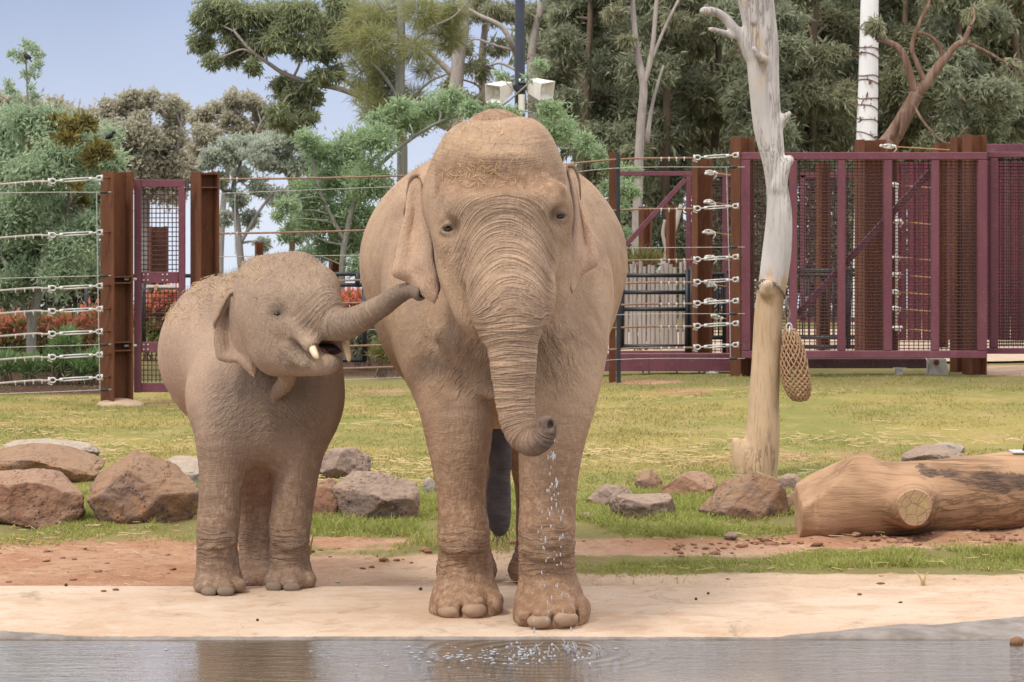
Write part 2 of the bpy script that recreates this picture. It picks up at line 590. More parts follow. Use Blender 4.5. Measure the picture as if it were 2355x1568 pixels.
def skin_material(name, c_light, c_mid, c_dark, c_dust, c_pale, c_grey):
    t = NT(name)
    o = t.obj()
    tw, ts, tu = t.attr('tw'), t.attr('ts'), t.attr('tu')
    lw, fw, du, pa = t.attr('lw'), t.attr('fw'), t.attr('dust'), t.attr('pale')
    # trunk and brow rings
    wob = t.math('MULTIPLY', t.math('SUBTRACT', t.noise(o, 7, 2), 0.5), 0.016)
    s1 = t.math('ADD', ts, wob)
    ring = t.ridge(t.noise(t.comb(t.math('MULTIPLY', s1, 40.0), t.math('MULTIPLY', tu, 3.0), 0.0), 1.0, 2, 0.5), 3.0)
    ring2 = t.ridge(t.noise(t.comb(t.math('MULTIPLY', s1, 95.0), t.math('MULTIPLY', tu, 6.0), 3.7), 1.0, 2, 0.5), 2.6)
    rings = t.math('ADD', t.math('MULTIPLY', ring, 0.7), t.math('MULTIPLY', ring2, 0.3))
    # horizontal creases on the legs
    sx = t.sep(o)
    wz = t.math('ADD', sx[2], t.math('MULTIPLY', t.noise(o, 5, 2), 0.12))
    leg = t.ridge(t.noise(t.comb(t.math('MULTIPLY', sx[0], 5.0), t.math('MULTIPLY', sx[1], 5.0), t.math('MULTIPLY', wz, 38.0)), 1.0, 3, 0.5), 2.6)
    # coarse folds of the chest, throat and armpits
    fold = t.ridge(t.noise(t.comb(t.math('MULTIPLY', t.attr('fa'), 52.0), t.math('MULTIPLY', t.attr('fb'), 13.0), t.math('MULTIPLY', t.sep(o)[1], 10.0)), 1.0, 3, 0.55, 0.35), 2.6)
    # long fine vertical lines on the flank, crackle everywhere
    flank = t.ridge(t.noise(t.map(o, (1.0, 1.0, 0.22)), 34, 2, 0.5, 0.4), 2.6)
    dist = t.new('VectorMath', operation='ADD')
    nz = t.new('TexNoise'); t.l.new(o, nz.inputs['Vector']); nz.inputs['Scale'].default_value = 12
    sc = t.new('VectorMath', operation='SCALE'); t.l.new(nz.outputs['Color'], sc.inputs[0]); sc.inputs['Scale'].default_value = 0.05
    t.l.new(o, dist.inputs[0]); t.l.new(sc.outputs[0], dist.inputs[1])
    crack = t.rng(t.voro(t.map(dist.outputs[0], (1, 1, 0.6)), 42), 0.0, 0.16)
    crack2 = t.rng(t.voro(t.map(dist.outputs[0], (1, 1, 0.75)), 95), 0.0, 0.25)
    fine = t.noise(o, 190, 3)
    base = t.math('ADD', t.math('MULTIPLY', crack, 0.065), t.math('MULTIPLY', crack2, 0.065))
    base = t.math('ADD', base, t.math('MULTIPLY', flank, 0.26))
    diag = t.ridge(t.noise(t.map(o, (1.0, 1.0, 0.7)), 26, 2, 0.5, 0.7), 6.0)
    base = t.math('ADD', base, t.math('MULTIPLY', diag, 0.075))
    base = t.math('ADD', base, t.math('MULTIPLY', fine, 0.10))
    h = t.math('ADD', base, t.math('MULTIPLY', t.math('MULTIPLY', rings, tw), 0.8))
    h = t.math('ADD', h, t.math('MULTIPLY', t.math('MULTIPLY', leg, lw), 0.62))
    h = t.math('ADD', h, t.math('MULTIPLY', t.math('MULTIPLY', fold, fw), 1.0))
    nrm = t.bump(h, 0.85, 0.013)
    # colour: blotchy dust over grey-brown hide
    n1 = t.noise(o, 2.6, 5, 0.6)
    n2 = t.noise(o, 11, 4, 0.6)
    col = t.mix(t.rng(n1, 0.34, 0.68), c_light, c_mid)
    col = t.mix(t.math('MULTIPLY', t.rng(n2, 0.45, 0.75), 0.5), col, c_dark)
    streak = t.noise(t.map(o, (1, 1, 0.14)), 9, 4, 0.6)
    col = t.mix(t.math('MULTIPLY', t.rng(streak, 0.5, 0.68), 0.38), col, c_dark)
    col = t.mix(t.math('MULTIPLY', t.rng(t.noise(o, 1.7, 5, 0.7, 0.6), 0.5, 0.66), 0.45), col, c_dust)
    col = t.mix(t.math('MULTIPLY', t.rng(t.noise(t.map(o, (1, 1, 0.6), (3.1, 1.7, 0.4)), 3.4, 5, 0.65, 0.8), 0.5, 0.66), 0.22), col, c_grey)
    col = t.mix(t.math('MULTIPLY', pa, t.rng(n2, 0.2, 0.7, 0.5, 1.0)), col, c_pale)
    col = t.mix(t.math('MULTIPLY', du, t.rng(t.noise(o, 24, 5, 0.7), 0.25, 0.62)), col, c_dust)
    col = t.mix(t.attr('dk'), col, (0.085, 0.068, 0.062))  # own dark skin, plus ear crease shade painted through the same mask
    # creases darkened, their shade painted into the colour
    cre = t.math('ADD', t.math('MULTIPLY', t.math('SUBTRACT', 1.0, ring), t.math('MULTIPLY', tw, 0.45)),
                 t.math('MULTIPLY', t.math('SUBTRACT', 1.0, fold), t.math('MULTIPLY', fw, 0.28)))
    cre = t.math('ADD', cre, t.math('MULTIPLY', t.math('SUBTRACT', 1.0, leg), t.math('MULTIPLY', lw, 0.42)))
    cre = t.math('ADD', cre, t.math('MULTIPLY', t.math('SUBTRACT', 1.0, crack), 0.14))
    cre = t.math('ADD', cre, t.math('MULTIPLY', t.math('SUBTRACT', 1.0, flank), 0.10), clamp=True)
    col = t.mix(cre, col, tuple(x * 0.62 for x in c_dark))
    # speckle of mud grains
    sp = t.rng(t.noise(o, 150, 2), 0.66, 0.74)
    col = t.mix(t.math('MULTIPLY', sp, 0.35), col, c_dust)
    return t.done(col, t.rng(n2, 0.3, 0.7, 0.72, 0.9), nrm, 0.22)


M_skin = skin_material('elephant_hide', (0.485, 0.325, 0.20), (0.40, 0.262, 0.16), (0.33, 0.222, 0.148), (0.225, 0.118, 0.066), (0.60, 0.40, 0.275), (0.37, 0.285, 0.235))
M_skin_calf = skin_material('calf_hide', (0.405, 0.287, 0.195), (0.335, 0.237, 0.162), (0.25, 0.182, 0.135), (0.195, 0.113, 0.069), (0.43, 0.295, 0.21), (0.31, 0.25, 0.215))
M_nail = simple('toenail', (0.34, 0.225, 0.145), (0.26, 0.17, 0.11), 20, 0.6, 0.25, 0.004)
M_nail_calf = simple('calf_toenail', (0.23, 0.17, 0.125), (0.18, 0.135, 0.10), 20, 0.9, 0.2, 0.004)
M_eye = simple('eye_dark', (0.018, 0.010, 0.007), (0.03, 0.016, 0.01), 20, 0.12, 0.0, 0.001, 0.5)
M_tusk = simple('ivory', (0.78, 0.64, 0.42), (0.62, 0.44, 0.24), 9, 0.4, 0.15, 0.003, 0.4)
M_tongue = simple('tongue', (0.20, 0.075, 0.075), (0.14, 0.06, 0.06), 20, 0.4, 0.3, 0.004)
M_mouth = simple('mouth_inside', (0.05, 0.025, 0.022), (0.03, 0.017, 0.015), 20, 0.5, 0.2, 0.004)
M_darkhide = simple('dark_hide', (0.075, 0.062, 0.058), (0.042, 0.036, 0.036), 7, 0.65, 0.9, 0.02, 0.3, 0.0, (1, 1, 2.2), 16)
M_hair = simple('body_hair', (0.09, 0.06, 0.045), None, 9, 0.7, 0, 0.001)
M_straw = simple('straw', (0.62, 0.46, 0.24), (0.48, 0.33, 0.16), 12, 0.7, 0.1, 0.002)
M_mudbit = simple('dried_mud', (0.22, 0.10, 0.055), (0.16, 0.075, 0.045), 14, 0.9, 0.4, 0.006)


def finish_body(name, V, Q, N, attrs, base, mat, parent, extra):
    """joins the body and its ear flaps into one mesh object"""
    Vs, Qs, A, off = [V], [Q], {k: [v] for k, v in attrs.items()}, len(V)
    for (v2, q2, a2) in extra:
        Vs.append(v2); Qs.append(q2 + off); off += len(v2)
        for k in A: A[k].append(a2.get(k, np.zeros(len(v2))))
    V = np.concatenate(Vs) - np.asarray(base)
    me = mesh_np(name, V, Fq=np.concatenate(Qs), attrs={k: np.concatenate(v) for k, v in A.items()})
    return link(name, me, mat, parent, True)


def scatter_on(V, N, mask, count, fn):
    idx = np.flatnonzero(mask)
    if len(idx) == 0: return
    for i in rng.choice(idx, count): fn(V[i], N[i])


def nail(parent, name, c, r, mat, yaw, tilt=-14):
    ax = np.array(Matrix.Rotation(math.radians(yaw), 3, 'Z') @ Matrix.Rotation(math.radians(tilt), 3, 'X')).T
    mb = MB(); mb.ball(c, r, 3, ax)
    mb.build(name, mat, parent, smooth=True)


# ------------------------------------------------------------------ the adult elephant, head-on
def adult_elephant():
    base = (-0.03, 15.0, -0.02)
    root = empty('elephant', base, 'large tan adult elephant facing forward at the water edge with trunk hanging down', 'elephant', 'elephants on the pond edge')
    S = SDF((-0.95, 13.75, -0.12), (0.80, 18.1, 2.85), 0.0108)
    def E(v, r, k=0.06, **kw):
        D = v[2]
        rr = (RV(r[0], D), r[1], RV(r[2], D))
        S.ell(P(*v), rr, k, **kw)
    def C(pts, k=0.05, sy=1.0, n=4, **kw):
        S.chain([(*P(a, b, d), RV(r, d)) for a, b, d, r in pts], k, sy, n, **kw)
    # trunk of the body
    E((1135, 602, 16.60), (308, 1.25, 262), 0.02)
    E((1135, 740, 16.50), (258, 1.1, 220), 0.15)
    E((1138, 428, 16.3), (122, 0.85, 176), 0.16)
    E((1140, 700, 15.60), (258, 0.50, 240), 0.18)
    E((1140, 860, 15.7), (190, 0.6, 120), 0.18)
    # neck
    E((1142, 520, 15.25), (140, 0.60, 180), 0.10)
    E((1155, 735, 15.05), (140, 0.36, 150), 0.12)
    # hind legs
    for sx_, vx in ((-1, 1072), (1, 1240)):
        C([(vx, 780, 16.9, 115), (vx + 4, 960, 16.75, 92), (vx + 2, 1120, 16.95, 60), (vx, 1230, 16.95, 56), (vx, 1300, 16.9, 62)], 0.10)
        E((vx, 1310, 16.88), (70, 0.2, 45), 0.06)
    # shoulders and fore legs
    C([(1000, 640, 15.62, 98), (1006, 780, 15.32, 102), (1044, 905, 15.05, 90), (1055, 1000, 15.0, 77), (1057, 1080, 14.98, 62), (1061, 1160, 14.97, 56), (1066, 1225, 14.94, 61), (1068, 1290, 14.97, 62), (1070, 1345, 14.97, 67)], 0.13, 1.08)
    C([(1298, 640, 15.60, 100), (1296, 770, 15.25, 105), (1284, 900, 14.90, 92), (1270, 1000, 14.78, 78), (1262, 1080, 14.74, 70), (1259, 1160, 14.72, 65), (1257, 1235, 14.68, 67), (1258, 1310, 14.72, 66), (1262, 1355, 14.72, 72)], 0.13, 1.08)
    E((1071, 1380, 14.93), (80, 0.215, 50), 0.07)
    E((1072, 1402, 14.92), (84, 0.225, 34), 0.05)
    E((1265, 1396, 14.66), (83, 0.22, 50), 0.07)
    E((1267, 1420, 14.65), (86, 0.23, 34), 0.05)
    # toes swell above the nails
    for (vx, vy, D, r) in ((1031, 1396, 14.77, 24), (1090, 1392, 14.75, 27), (1138, 1380, 14.83, 20), (1202, 1414, 14.52, 18), (1240, 1416, 14.46, 25), (1300, 1412, 14.47, 27), (1340, 1396, 14.62, 18)):
        E((vx, vy, D), (r, 0.06, 22), 0.03)
    # clefts between the toes
    for (vx, vy, D) in ((1060, 1404, 14.70), (1117, 1398, 14.73), (1220, 1424, 14.42), (1271, 1424, 14.39), (1326, 1412, 14.50)):
        E((vx, vy + 4, D), (3.5, 0.06, 20), 0.02, sub=True)
    # wrist folds
    for (vx, vy, D, w) in ((1062, 1240, 14.80, 46), (1063, 1262, 14.80, 48), (1258, 1250, 14.54, 48), (1258, 1276, 14.54, 50)):
        C([(vx - w, vy - 9, D + 0.05, 8), (vx, vy + 6, D, 10), (vx + w, vy - 9, D + 0.05, 8)], 0.03)
    # skull
    E((1141, 458, 14.62), (172, 0.40, 168), 0.05)
    E((1092, 375, 14.58), (80, 0.32, 98), 0.09, roll=-14)
    E((1193, 368, 14.58), (82, 0.32, 100), 0.09, roll=14)
    E((1148, 362, 14.42), (98, 0.25, 60), 0.09)
    E((1155, 560, 14.40), (150, 0.32, 185), 0.12)
    # brow: the broad plate the trunk grows from, with two bosses
    E((1156, 470, 14.22), (122, 0.13, 62), 0.07)
    E((1040, 470, 14.27), (34, 0.085, 34), 0.07)
    E((1278, 452, 14.27), (32, 0.085, 34), 0.07)
    # eye bosses
    E((1040, 522, 14.33), (40, 0.10, 62), 0.06)
    E((1281, 498, 14.33), (36, 0.10, 62), 0.06)
    # cheeks and jaw
    E((1052, 612, 14.48), (46, 0.17, 98), 0.06, roll=-6)
    E((1268, 590, 14.48), (46, 0.17, 100), 0.06, roll=5)
    C([(1058, 640, 14.35, 38), (1078, 715, 14.30, 36), (1098, 755, 14.30, 26)], 0.06)
    C([(1285, 620, 14.36, 28), (1278, 680, 14.32, 28), (1258, 722, 14.30, 24)], 0.06)
    E((1178, 735, 14.50), (72, 0.2, 85), 0.10)
    # trunk
    TR = [(1156, 430, 14.36, 112), (1157, 500, 14.30, 107), (1160, 570, 14.22, 101), (1167, 640, 14.13, 90), (1175, 700, 14.07, 77), (1177, 750, 14.10, 67), (1178, 792, 14.10, 60),
          (1180, 850, 14.09, 53.5), (1182, 895, 14.09, 48.5), (1187, 946, 14.08, 45), (1196, 986, 14.06, 40.5), (1211, 1010, 14.03, 36), (1230, 1017, 13.99, 32), (1248, 1007, 13.96, 28), (1259, 988, 13.94, 23), (1262, 972, 13.93, 16)]
    C(TR[:5], 0.05, 0.6, 4)
    C([(1175, 690, 14.12, 74)] + TR[5:], 0.05, 1.0, 4)
    C([(1246, 968, 13.93, 8), (1256, 964, 13.92, 9), (1265, 970, 13.92, 10), (1266, 985, 13.93, 12)], 0.02)
    tD = S.depth(1265, 979)
    E((1266, 977, tD - 0.004), (7.5, 0.035, 10), 0.010, sub=True)
    # tusk sheaths
    C([(1096, 650, 14.10, 30), (1106, 720, 14.10, 24), (1118, 770, 14.14, 15)], 0.06)
    C([(1258, 630, 14.17, 24), (1258, 690, 14.15, 20), (1250, 740, 14.17, 13)], 0.07)
    # temples
    def carve(vx, vy, rx, ry, cut, k=0.05):
        D = S.depth(vx, vy); E((vx, vy, D - 0.045 + cut), (rx, 0.045, ry), k, sub=True)
    carve(1003, 500, 16, 60, 0.010); carve(1306, 470, 12, 55, 0.008)
    carve(1085, 428, 50, 16, 0.007); carve(1215, 415, 50, 16, 0.007); carve(1150, 408, 60, 14, 0.005)
    carve(1150, 330, 110, 9, 0.006)
    carve(1128, 292, 26, 16, 0.02)
    carve(1064, 600, 9, 50, 0.012); carve(1272, 585, 9, 50, 0.010)
    carve(1082, 680, 8, 50, 0.012); carve(1268, 668, 8, 40, 0.010)
    # eyes: socket, lids
    EYES = []
    for vx, vy, sg in ((1032, 526, -1), (1288, 497, 1)):
        D = S.depth(vx, vy)
        E((vx, vy, D - 0.022), (20, 0.045, 17), 0.05, sub=True)
        D = S.depth(vx, vy) - 0.006
        EYES.append((vx, vy, D, sg))
        C([(vx - 19, vy + 3, D + 0.024, 4), (vx - 9, vy - 9, D - 0.006, 5.4), (vx + 4, vy - 11, D - 0.012, 5.8), (vx + 17, vy - 4, D + 0.012, 4)], 0.012)
        C([(vx - 18, vy + 6, D + 0.024, 3.6), (vx - 6, vy + 11, D - 0.003, 4.8), (vx + 7, vy + 10, D - 0.004, 4.8), (vx + 17, vy + 1, D + 0.014, 3.6)], 0.012)
        for q in range(1, 4):
            C([(vx - 19 + 3 * q, vy - 14 - 9 * q, D + 0.03, 3.4), (vx - 2, vy - 23 - 9 * q, D + 0.005, 4), (vx + 15 - 2 * q, vy - 15 - 9 * q, D + 0.02, 3.4)], 0.016)
            C([(vx - 16 + 2 * q, vy + 17 + 10 * q, D + 0.03, 3.2), (vx, vy + 22 + 10 * q, D + 0.008, 4), (vx + 14 - q, vy + 16 + 10 * q, D + 0.02, 3.2)], 0.016)
    # dewlap folds on chest
    for (a, b, c) in (((1015, 770), (1050, 800), (1095, 812)), ((1035, 800), (1075, 835), (1115, 850)), ((1290, 745), (1270, 780), (1245, 800)), ((1075, 850), (1105, 885), (1128, 905))):
        C([(*a, 14.92, 14), (*b, 14.84, 18), (*c, 14.84, 14)], 0.06)
    S.floor(P(1072, 1400, 14.93), 0.42, -0.050)
    S.floor(P(1267, 1420, 14.66), 0.42, -0.062)
    for vx in (1072, 1240): S.floor(P(vx, 1310, 16.9), 0.5, -0.125)
    V, Q = S.mesh()
    V = smooth_mesh(V, Q, 2)
    N = vert_normals(V, Q)
    # ring and fold coordinates
    tr = curve([(*P(a, b, d), RV(r, d)) for a, b, d, r in TR], 6)
    s, d, ex = to_curve(V, tr)
    vxp = (V[:, 0]) / V[:, 1] * F_PX + 1177; vyp = 487.4 - (V[:, 2] - CAM_H) / V[:, 1] * F_PX
    cx = np.interp(vyp, [400, 560, 700, 1000], [1154, 1160, 1176, 1196])
    tu = (vxp - cx) * V[:, 1] / F_PX
    front = sstep(14.62, 14.42, V[:, 1])
    tw = sstep(0.075, 0.015, d - ex[:, 0]) * sstep(428, 462, vyp) * front
    tw *= np.where(vyp < 640, sstep(0.300, 0.235, np.abs(tu)), 1.0)
    arch = np.interp(s, [0, 0.30, 0.55, 0.75, 1.0], [0.9, 2.6, 3.0, 1.5, 0.2])
    ts = s - arch * np.clip(tu, -0.28, 0.28) ** 2
    brow = sstep(426, 402, vyp) * sstep(270, 300, vyp) * sstep(14.62, 14.45, V[:, 1])
    ts = np.where(vyp < 425, 2.9 - V[:, 2] + 0.5 * (V[:, 0] + 0.05) ** 2, ts); tw = np.maximum(tw, 0.24 * brow)
    tu = np.where(vyp < 425, V[:, 0] * 0.8, tu)
    legs = np.zeros(len(V)); wrist = np.zeros(len(V))
    low = sstep(850, 1000, vyp) * (V[:, 1] > 14.4)
    legs = low * sstep(1385, 1330, vyp)
    wrist = sstep(1195, 1240, vyp) * sstep(1345, 1290, vyp) * (V[:, 1] > 14.4)
    lw = np.clip(0.30 * legs + 0.75 * wrist, 0, 1)
    fw = sstep(690, 790, vyp) * sstep(950, 850, vyp) * sstep(235, 150, np.abs(vxp - 1140)) * (V[:, 1] > 14.6)
    fw = np.maximum(fw * (1 - tw), 0.5 * sstep(60, 20, np.hypot(vxp - 1040, (vyp - 580))) * front)
    fw = np.maximum(fw, 0.4 * sstep(45, 12, np.hypot(vxp - 1296, (vyp - 545))) * front)
    dust = np.clip(1.5 * sstep(0.72, 0.95, N[:, 2]) * sstep(1.95, 2.3, V[:, 2]), 0, 1) * np.where(V[:, 1] < 14.95, 0.25, 1.0)
    dust = np.maximum(dust, 0.8 * sstep(60, 15, np.abs(vyp - (405 + 0.0006 * (vxp - 1150) ** 2))) * (np.abs(vxp - 1150) < 150) * sstep(14.6, 14.4, V[:, 1]))
    dust = np.maximum(dust, 0.95 * sstep(820, 1200, vyp))
    Lt = np.linalg.norm(np.diff(tr[:, :3], axis=0), axis=1).sum()
    dk = 0.95 * sstep(11, 6, np.hypot(vxp - 1266, (vyp - 977) * 0.75)) * (V[:, 1] < tD + 0.06)
    dk = np.clip(np.maximum(dk, 0.8 * sstep(Lt - 0.19, Lt - 0.06, s) * (d < ex[:, 0] + 0.03) * (V[:, 1] < 14.3)), 0, 1)
    pale = np.clip(0.45 * tw * sstep(0.1, 0.4, s), 0, 1)
    # carved rings: real relief for the deepest creases
    nz = vnoise(np.stack([ts * 30 + 0.35 * vnoise(V * 7, 5), tu * 2.6, np.zeros(len(V))], 1), 3)
    rid = np.minimum(np.abs(nz - 0.5) * 4.5, 1)
    nzl = vnoise(np.stack([V[:, 0] * 4, V[:, 1] * 4, (V[:, 2] + 0.05 * vnoise(V * 5, 8)) * 34], 1), 4)
    ridl = np.minimum(np.abs(nzl - 0.5) * 5, 1)
    ax_ = np.abs(V[:, 0] + 0.03); fa = ax_ * 0.75 + V[:, 2] * 0.35; fb = V[:, 2] - ax_ * 0.5
    nzf = vnoise(np.stack([fa * 34 + 1.2 * vnoise(V * 6, 2), fb * 8, V[:, 1] * 6], 1), 6)
    ridf = np.minimum(np.abs(nzf - 0.5) * 4, 1)
    big = fbm(V * 3.0, 3, 9) - 0.5
    V = V + N * (-(1 - rid) * 0.0048 * tw - (1 - ridl) * (0.006 * wrist + 0.0008 * legs) - (1 - ridf) * 0.009 * fw + big * 0.016 * sstep(14.9, 15.3, V[:, 1]))[:, None]
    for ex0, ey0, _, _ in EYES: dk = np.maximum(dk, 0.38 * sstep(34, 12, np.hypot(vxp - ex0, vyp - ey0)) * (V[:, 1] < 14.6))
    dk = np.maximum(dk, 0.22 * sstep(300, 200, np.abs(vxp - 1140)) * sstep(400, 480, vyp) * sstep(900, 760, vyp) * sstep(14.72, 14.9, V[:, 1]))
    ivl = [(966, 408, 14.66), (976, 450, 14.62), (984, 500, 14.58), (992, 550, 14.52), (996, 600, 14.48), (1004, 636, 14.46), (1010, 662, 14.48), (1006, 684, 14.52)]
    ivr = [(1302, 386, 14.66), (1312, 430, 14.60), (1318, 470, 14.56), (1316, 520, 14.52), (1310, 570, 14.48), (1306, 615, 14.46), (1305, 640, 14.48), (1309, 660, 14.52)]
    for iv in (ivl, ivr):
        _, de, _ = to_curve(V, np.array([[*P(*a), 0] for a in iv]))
        dk = np.maximum(dk, 0.42 * sstep(0.06, 0.015, de))  # shade of the ear crease painted into the hide
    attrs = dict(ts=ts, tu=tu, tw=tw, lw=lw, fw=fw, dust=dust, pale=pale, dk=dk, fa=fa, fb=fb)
    # ears
    ex_ = []
    def bul(t, u):
        f = -0.045 * np.exp(-((u - 0.5) / 0.24) ** 2) * sstep(0.0, 0.3, t) * sstep(0.95, 0.6, t) + 0.012 * np.sin(8 * t + 4 * u) * u
        z = np.zeros(t.shape + (3,)); z[..., 1] = -f; return z
    ovl = [(948, 404, 14.68), (936, 450, 14.68), (931, 492, 14.66), (920, 540, 14.66), (908, 600, 14.66), (903, 632, 14.66), (934, 648, 14.66), (960, 672, 14.62), (998, 698, 14.55)]
    ovr = [(1313, 378, 14.68), (1328, 420, 14.66), (1333, 458, 14.64), (1349, 505, 14.62), (1364, 550, 14.62), (1376, 602, 14.62), (1350, 624, 14.62), (1330, 642, 14.60), (1316, 674, 14.54)]
    for iv, ov, sg in ((ivl, ovl, 1), (ivr, ovr, -1)):
        v2, q2, t2 = sheet([P(*a) for a in iv], [P(*a) for a in ov], 22, 60, 0.022, bul)
        if sg < 0: q2 = q2[:, ::-1]
        u2 = np.tile(np.tile(np.linspace(0, 1, 22), 60), 2)
        ex_.append((v2, q2, dict(dk=0.5 * np.exp(-(u2 / 0.16) ** 2) * sstep(0.0, 0.1, t2), pale=0.6 + 0.4 * t2, fw=0.12 * np.ones(len(v2)), fa=v2[:, 2] * 0.5 + v2[:, 0], fb=v2[:, 2])))  # dk: painted shade along the inner edge of the ear
    # rolled rim on top of each ear
    for pts in ([(964, 406, 14.62, 0.6), (960, 402, 14.65, 4), (948, 410, 14.68, 7), (941, 440, 14.72, 7), (939, 462, 14.74, 6), (932, 482, 14.75, 5), (931, 505, 14.78, 2)],
                [(1300, 386, 14.60, 0.6), (1306, 380, 14.64, 4), (1317, 384, 14.68, 7), (1326, 410, 14.72, 7), (1330, 440, 14.74, 6), (1334, 460, 14.78, 2)]):
        mb = MB(); q = curve([(*P(a, b, c), RV(r, c)) for a, b, c, r in pts], 5)
        mb.tube(q[:, :3], q[:, 3], 10)
        fq = np.array([f for f in mb.f if len(f) == 4])
        ex_.append((np.array(mb.v), fq, dict(dk=np.full(len(mb.v), 0.4))))
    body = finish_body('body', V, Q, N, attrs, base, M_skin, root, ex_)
    for vx, vy, D, sg in EYES:
        mb = MB(); mb.ball(P(vx, vy + 1, D + 0.014), (0.031, 0.024, 0.017), 3); mb.build('eye', M_eye, root, True)
    for (vx, vy, D, w, hgt, yaw) in ((1031, 1405, 14.735, 26, 17, -24), (1090, 1402, 14.712, 29, 18, 4), (1139, 1387, 14.80, 17, 19, 40)):
        nail(root, 'toenail', P(vx, vy, D), (RV(w, D), 0.035, RV(hgt, D)), M_nail, yaw)
    for (vx, vy, D, w, hgt, yaw) in ((1199, 1421, 14.505, 15, 17, -42), (1239, 1428, 14.425, 28, 17, -10), (1301, 1422, 14.435, 30, 18, 16)):
        nail(root, 'toenail', P(vx, vy, D), (RV(w, D), 0.035, RV(hgt, D)), M_nail, yaw)
    # male organ hanging between the hind legs, dark and bare, tail hairs behind
    mb = MB()
    q = curve([(*P(a, b, 15.9), RV(r, 15.9)) for a, b, r in ((1146, 900, 20), (1147, 990, 25), (1150, 1060, 27), (1149, 1085, 25), (1146, 1130, 29), (1147, 1185, 28), (1148, 1212, 23), (1148, 1228, 13), (1148, 1233, 3))], 5)
    mb.tube(q[:, :3], q[:, 3], 18)
    bull_organ = mb.build('tail', M_darkhide, root, True)
    mb = MB()
    for i in range(40):
        a = P(1150 + rng.uniform(-14, 14), 1215 + rng.uniform(-15, 15), 15.95)
        b = a + np.array([rng.uniform(-0.05, 0.07), 0.02, -rng.uniform(0.06, 0.13)])
        mb.tube([a, (a + b) / 2 + [0.01, 0, 0], b], [0.0012, 0.001, 0.0005], 3, False)
    o = mb.build('tail_hair', M_hair, bull_organ, True); o['kind'] = 'stuff'
    # short hair fringe on the head and back
    mb = MB()
    def hair(p, n):
        d = n + rng.normal(0, 0.35, 3); d /= np.linalg.norm(d); L = rng.uniform(0.012, 0.03)
        mb.tube([p, p + d * L], [0.0006, 0.0002], 3, False)
    scatter_on(V, N, (V[:, 2] > 2.1) & (N[:, 2] > 0.1) & (N[:, 1] < 0.5), 1300, hair)
    o = mb.build('hair', M_hair, root, True); o['kind'] = 'stuff'
    return root, V, N, vxp, vyp


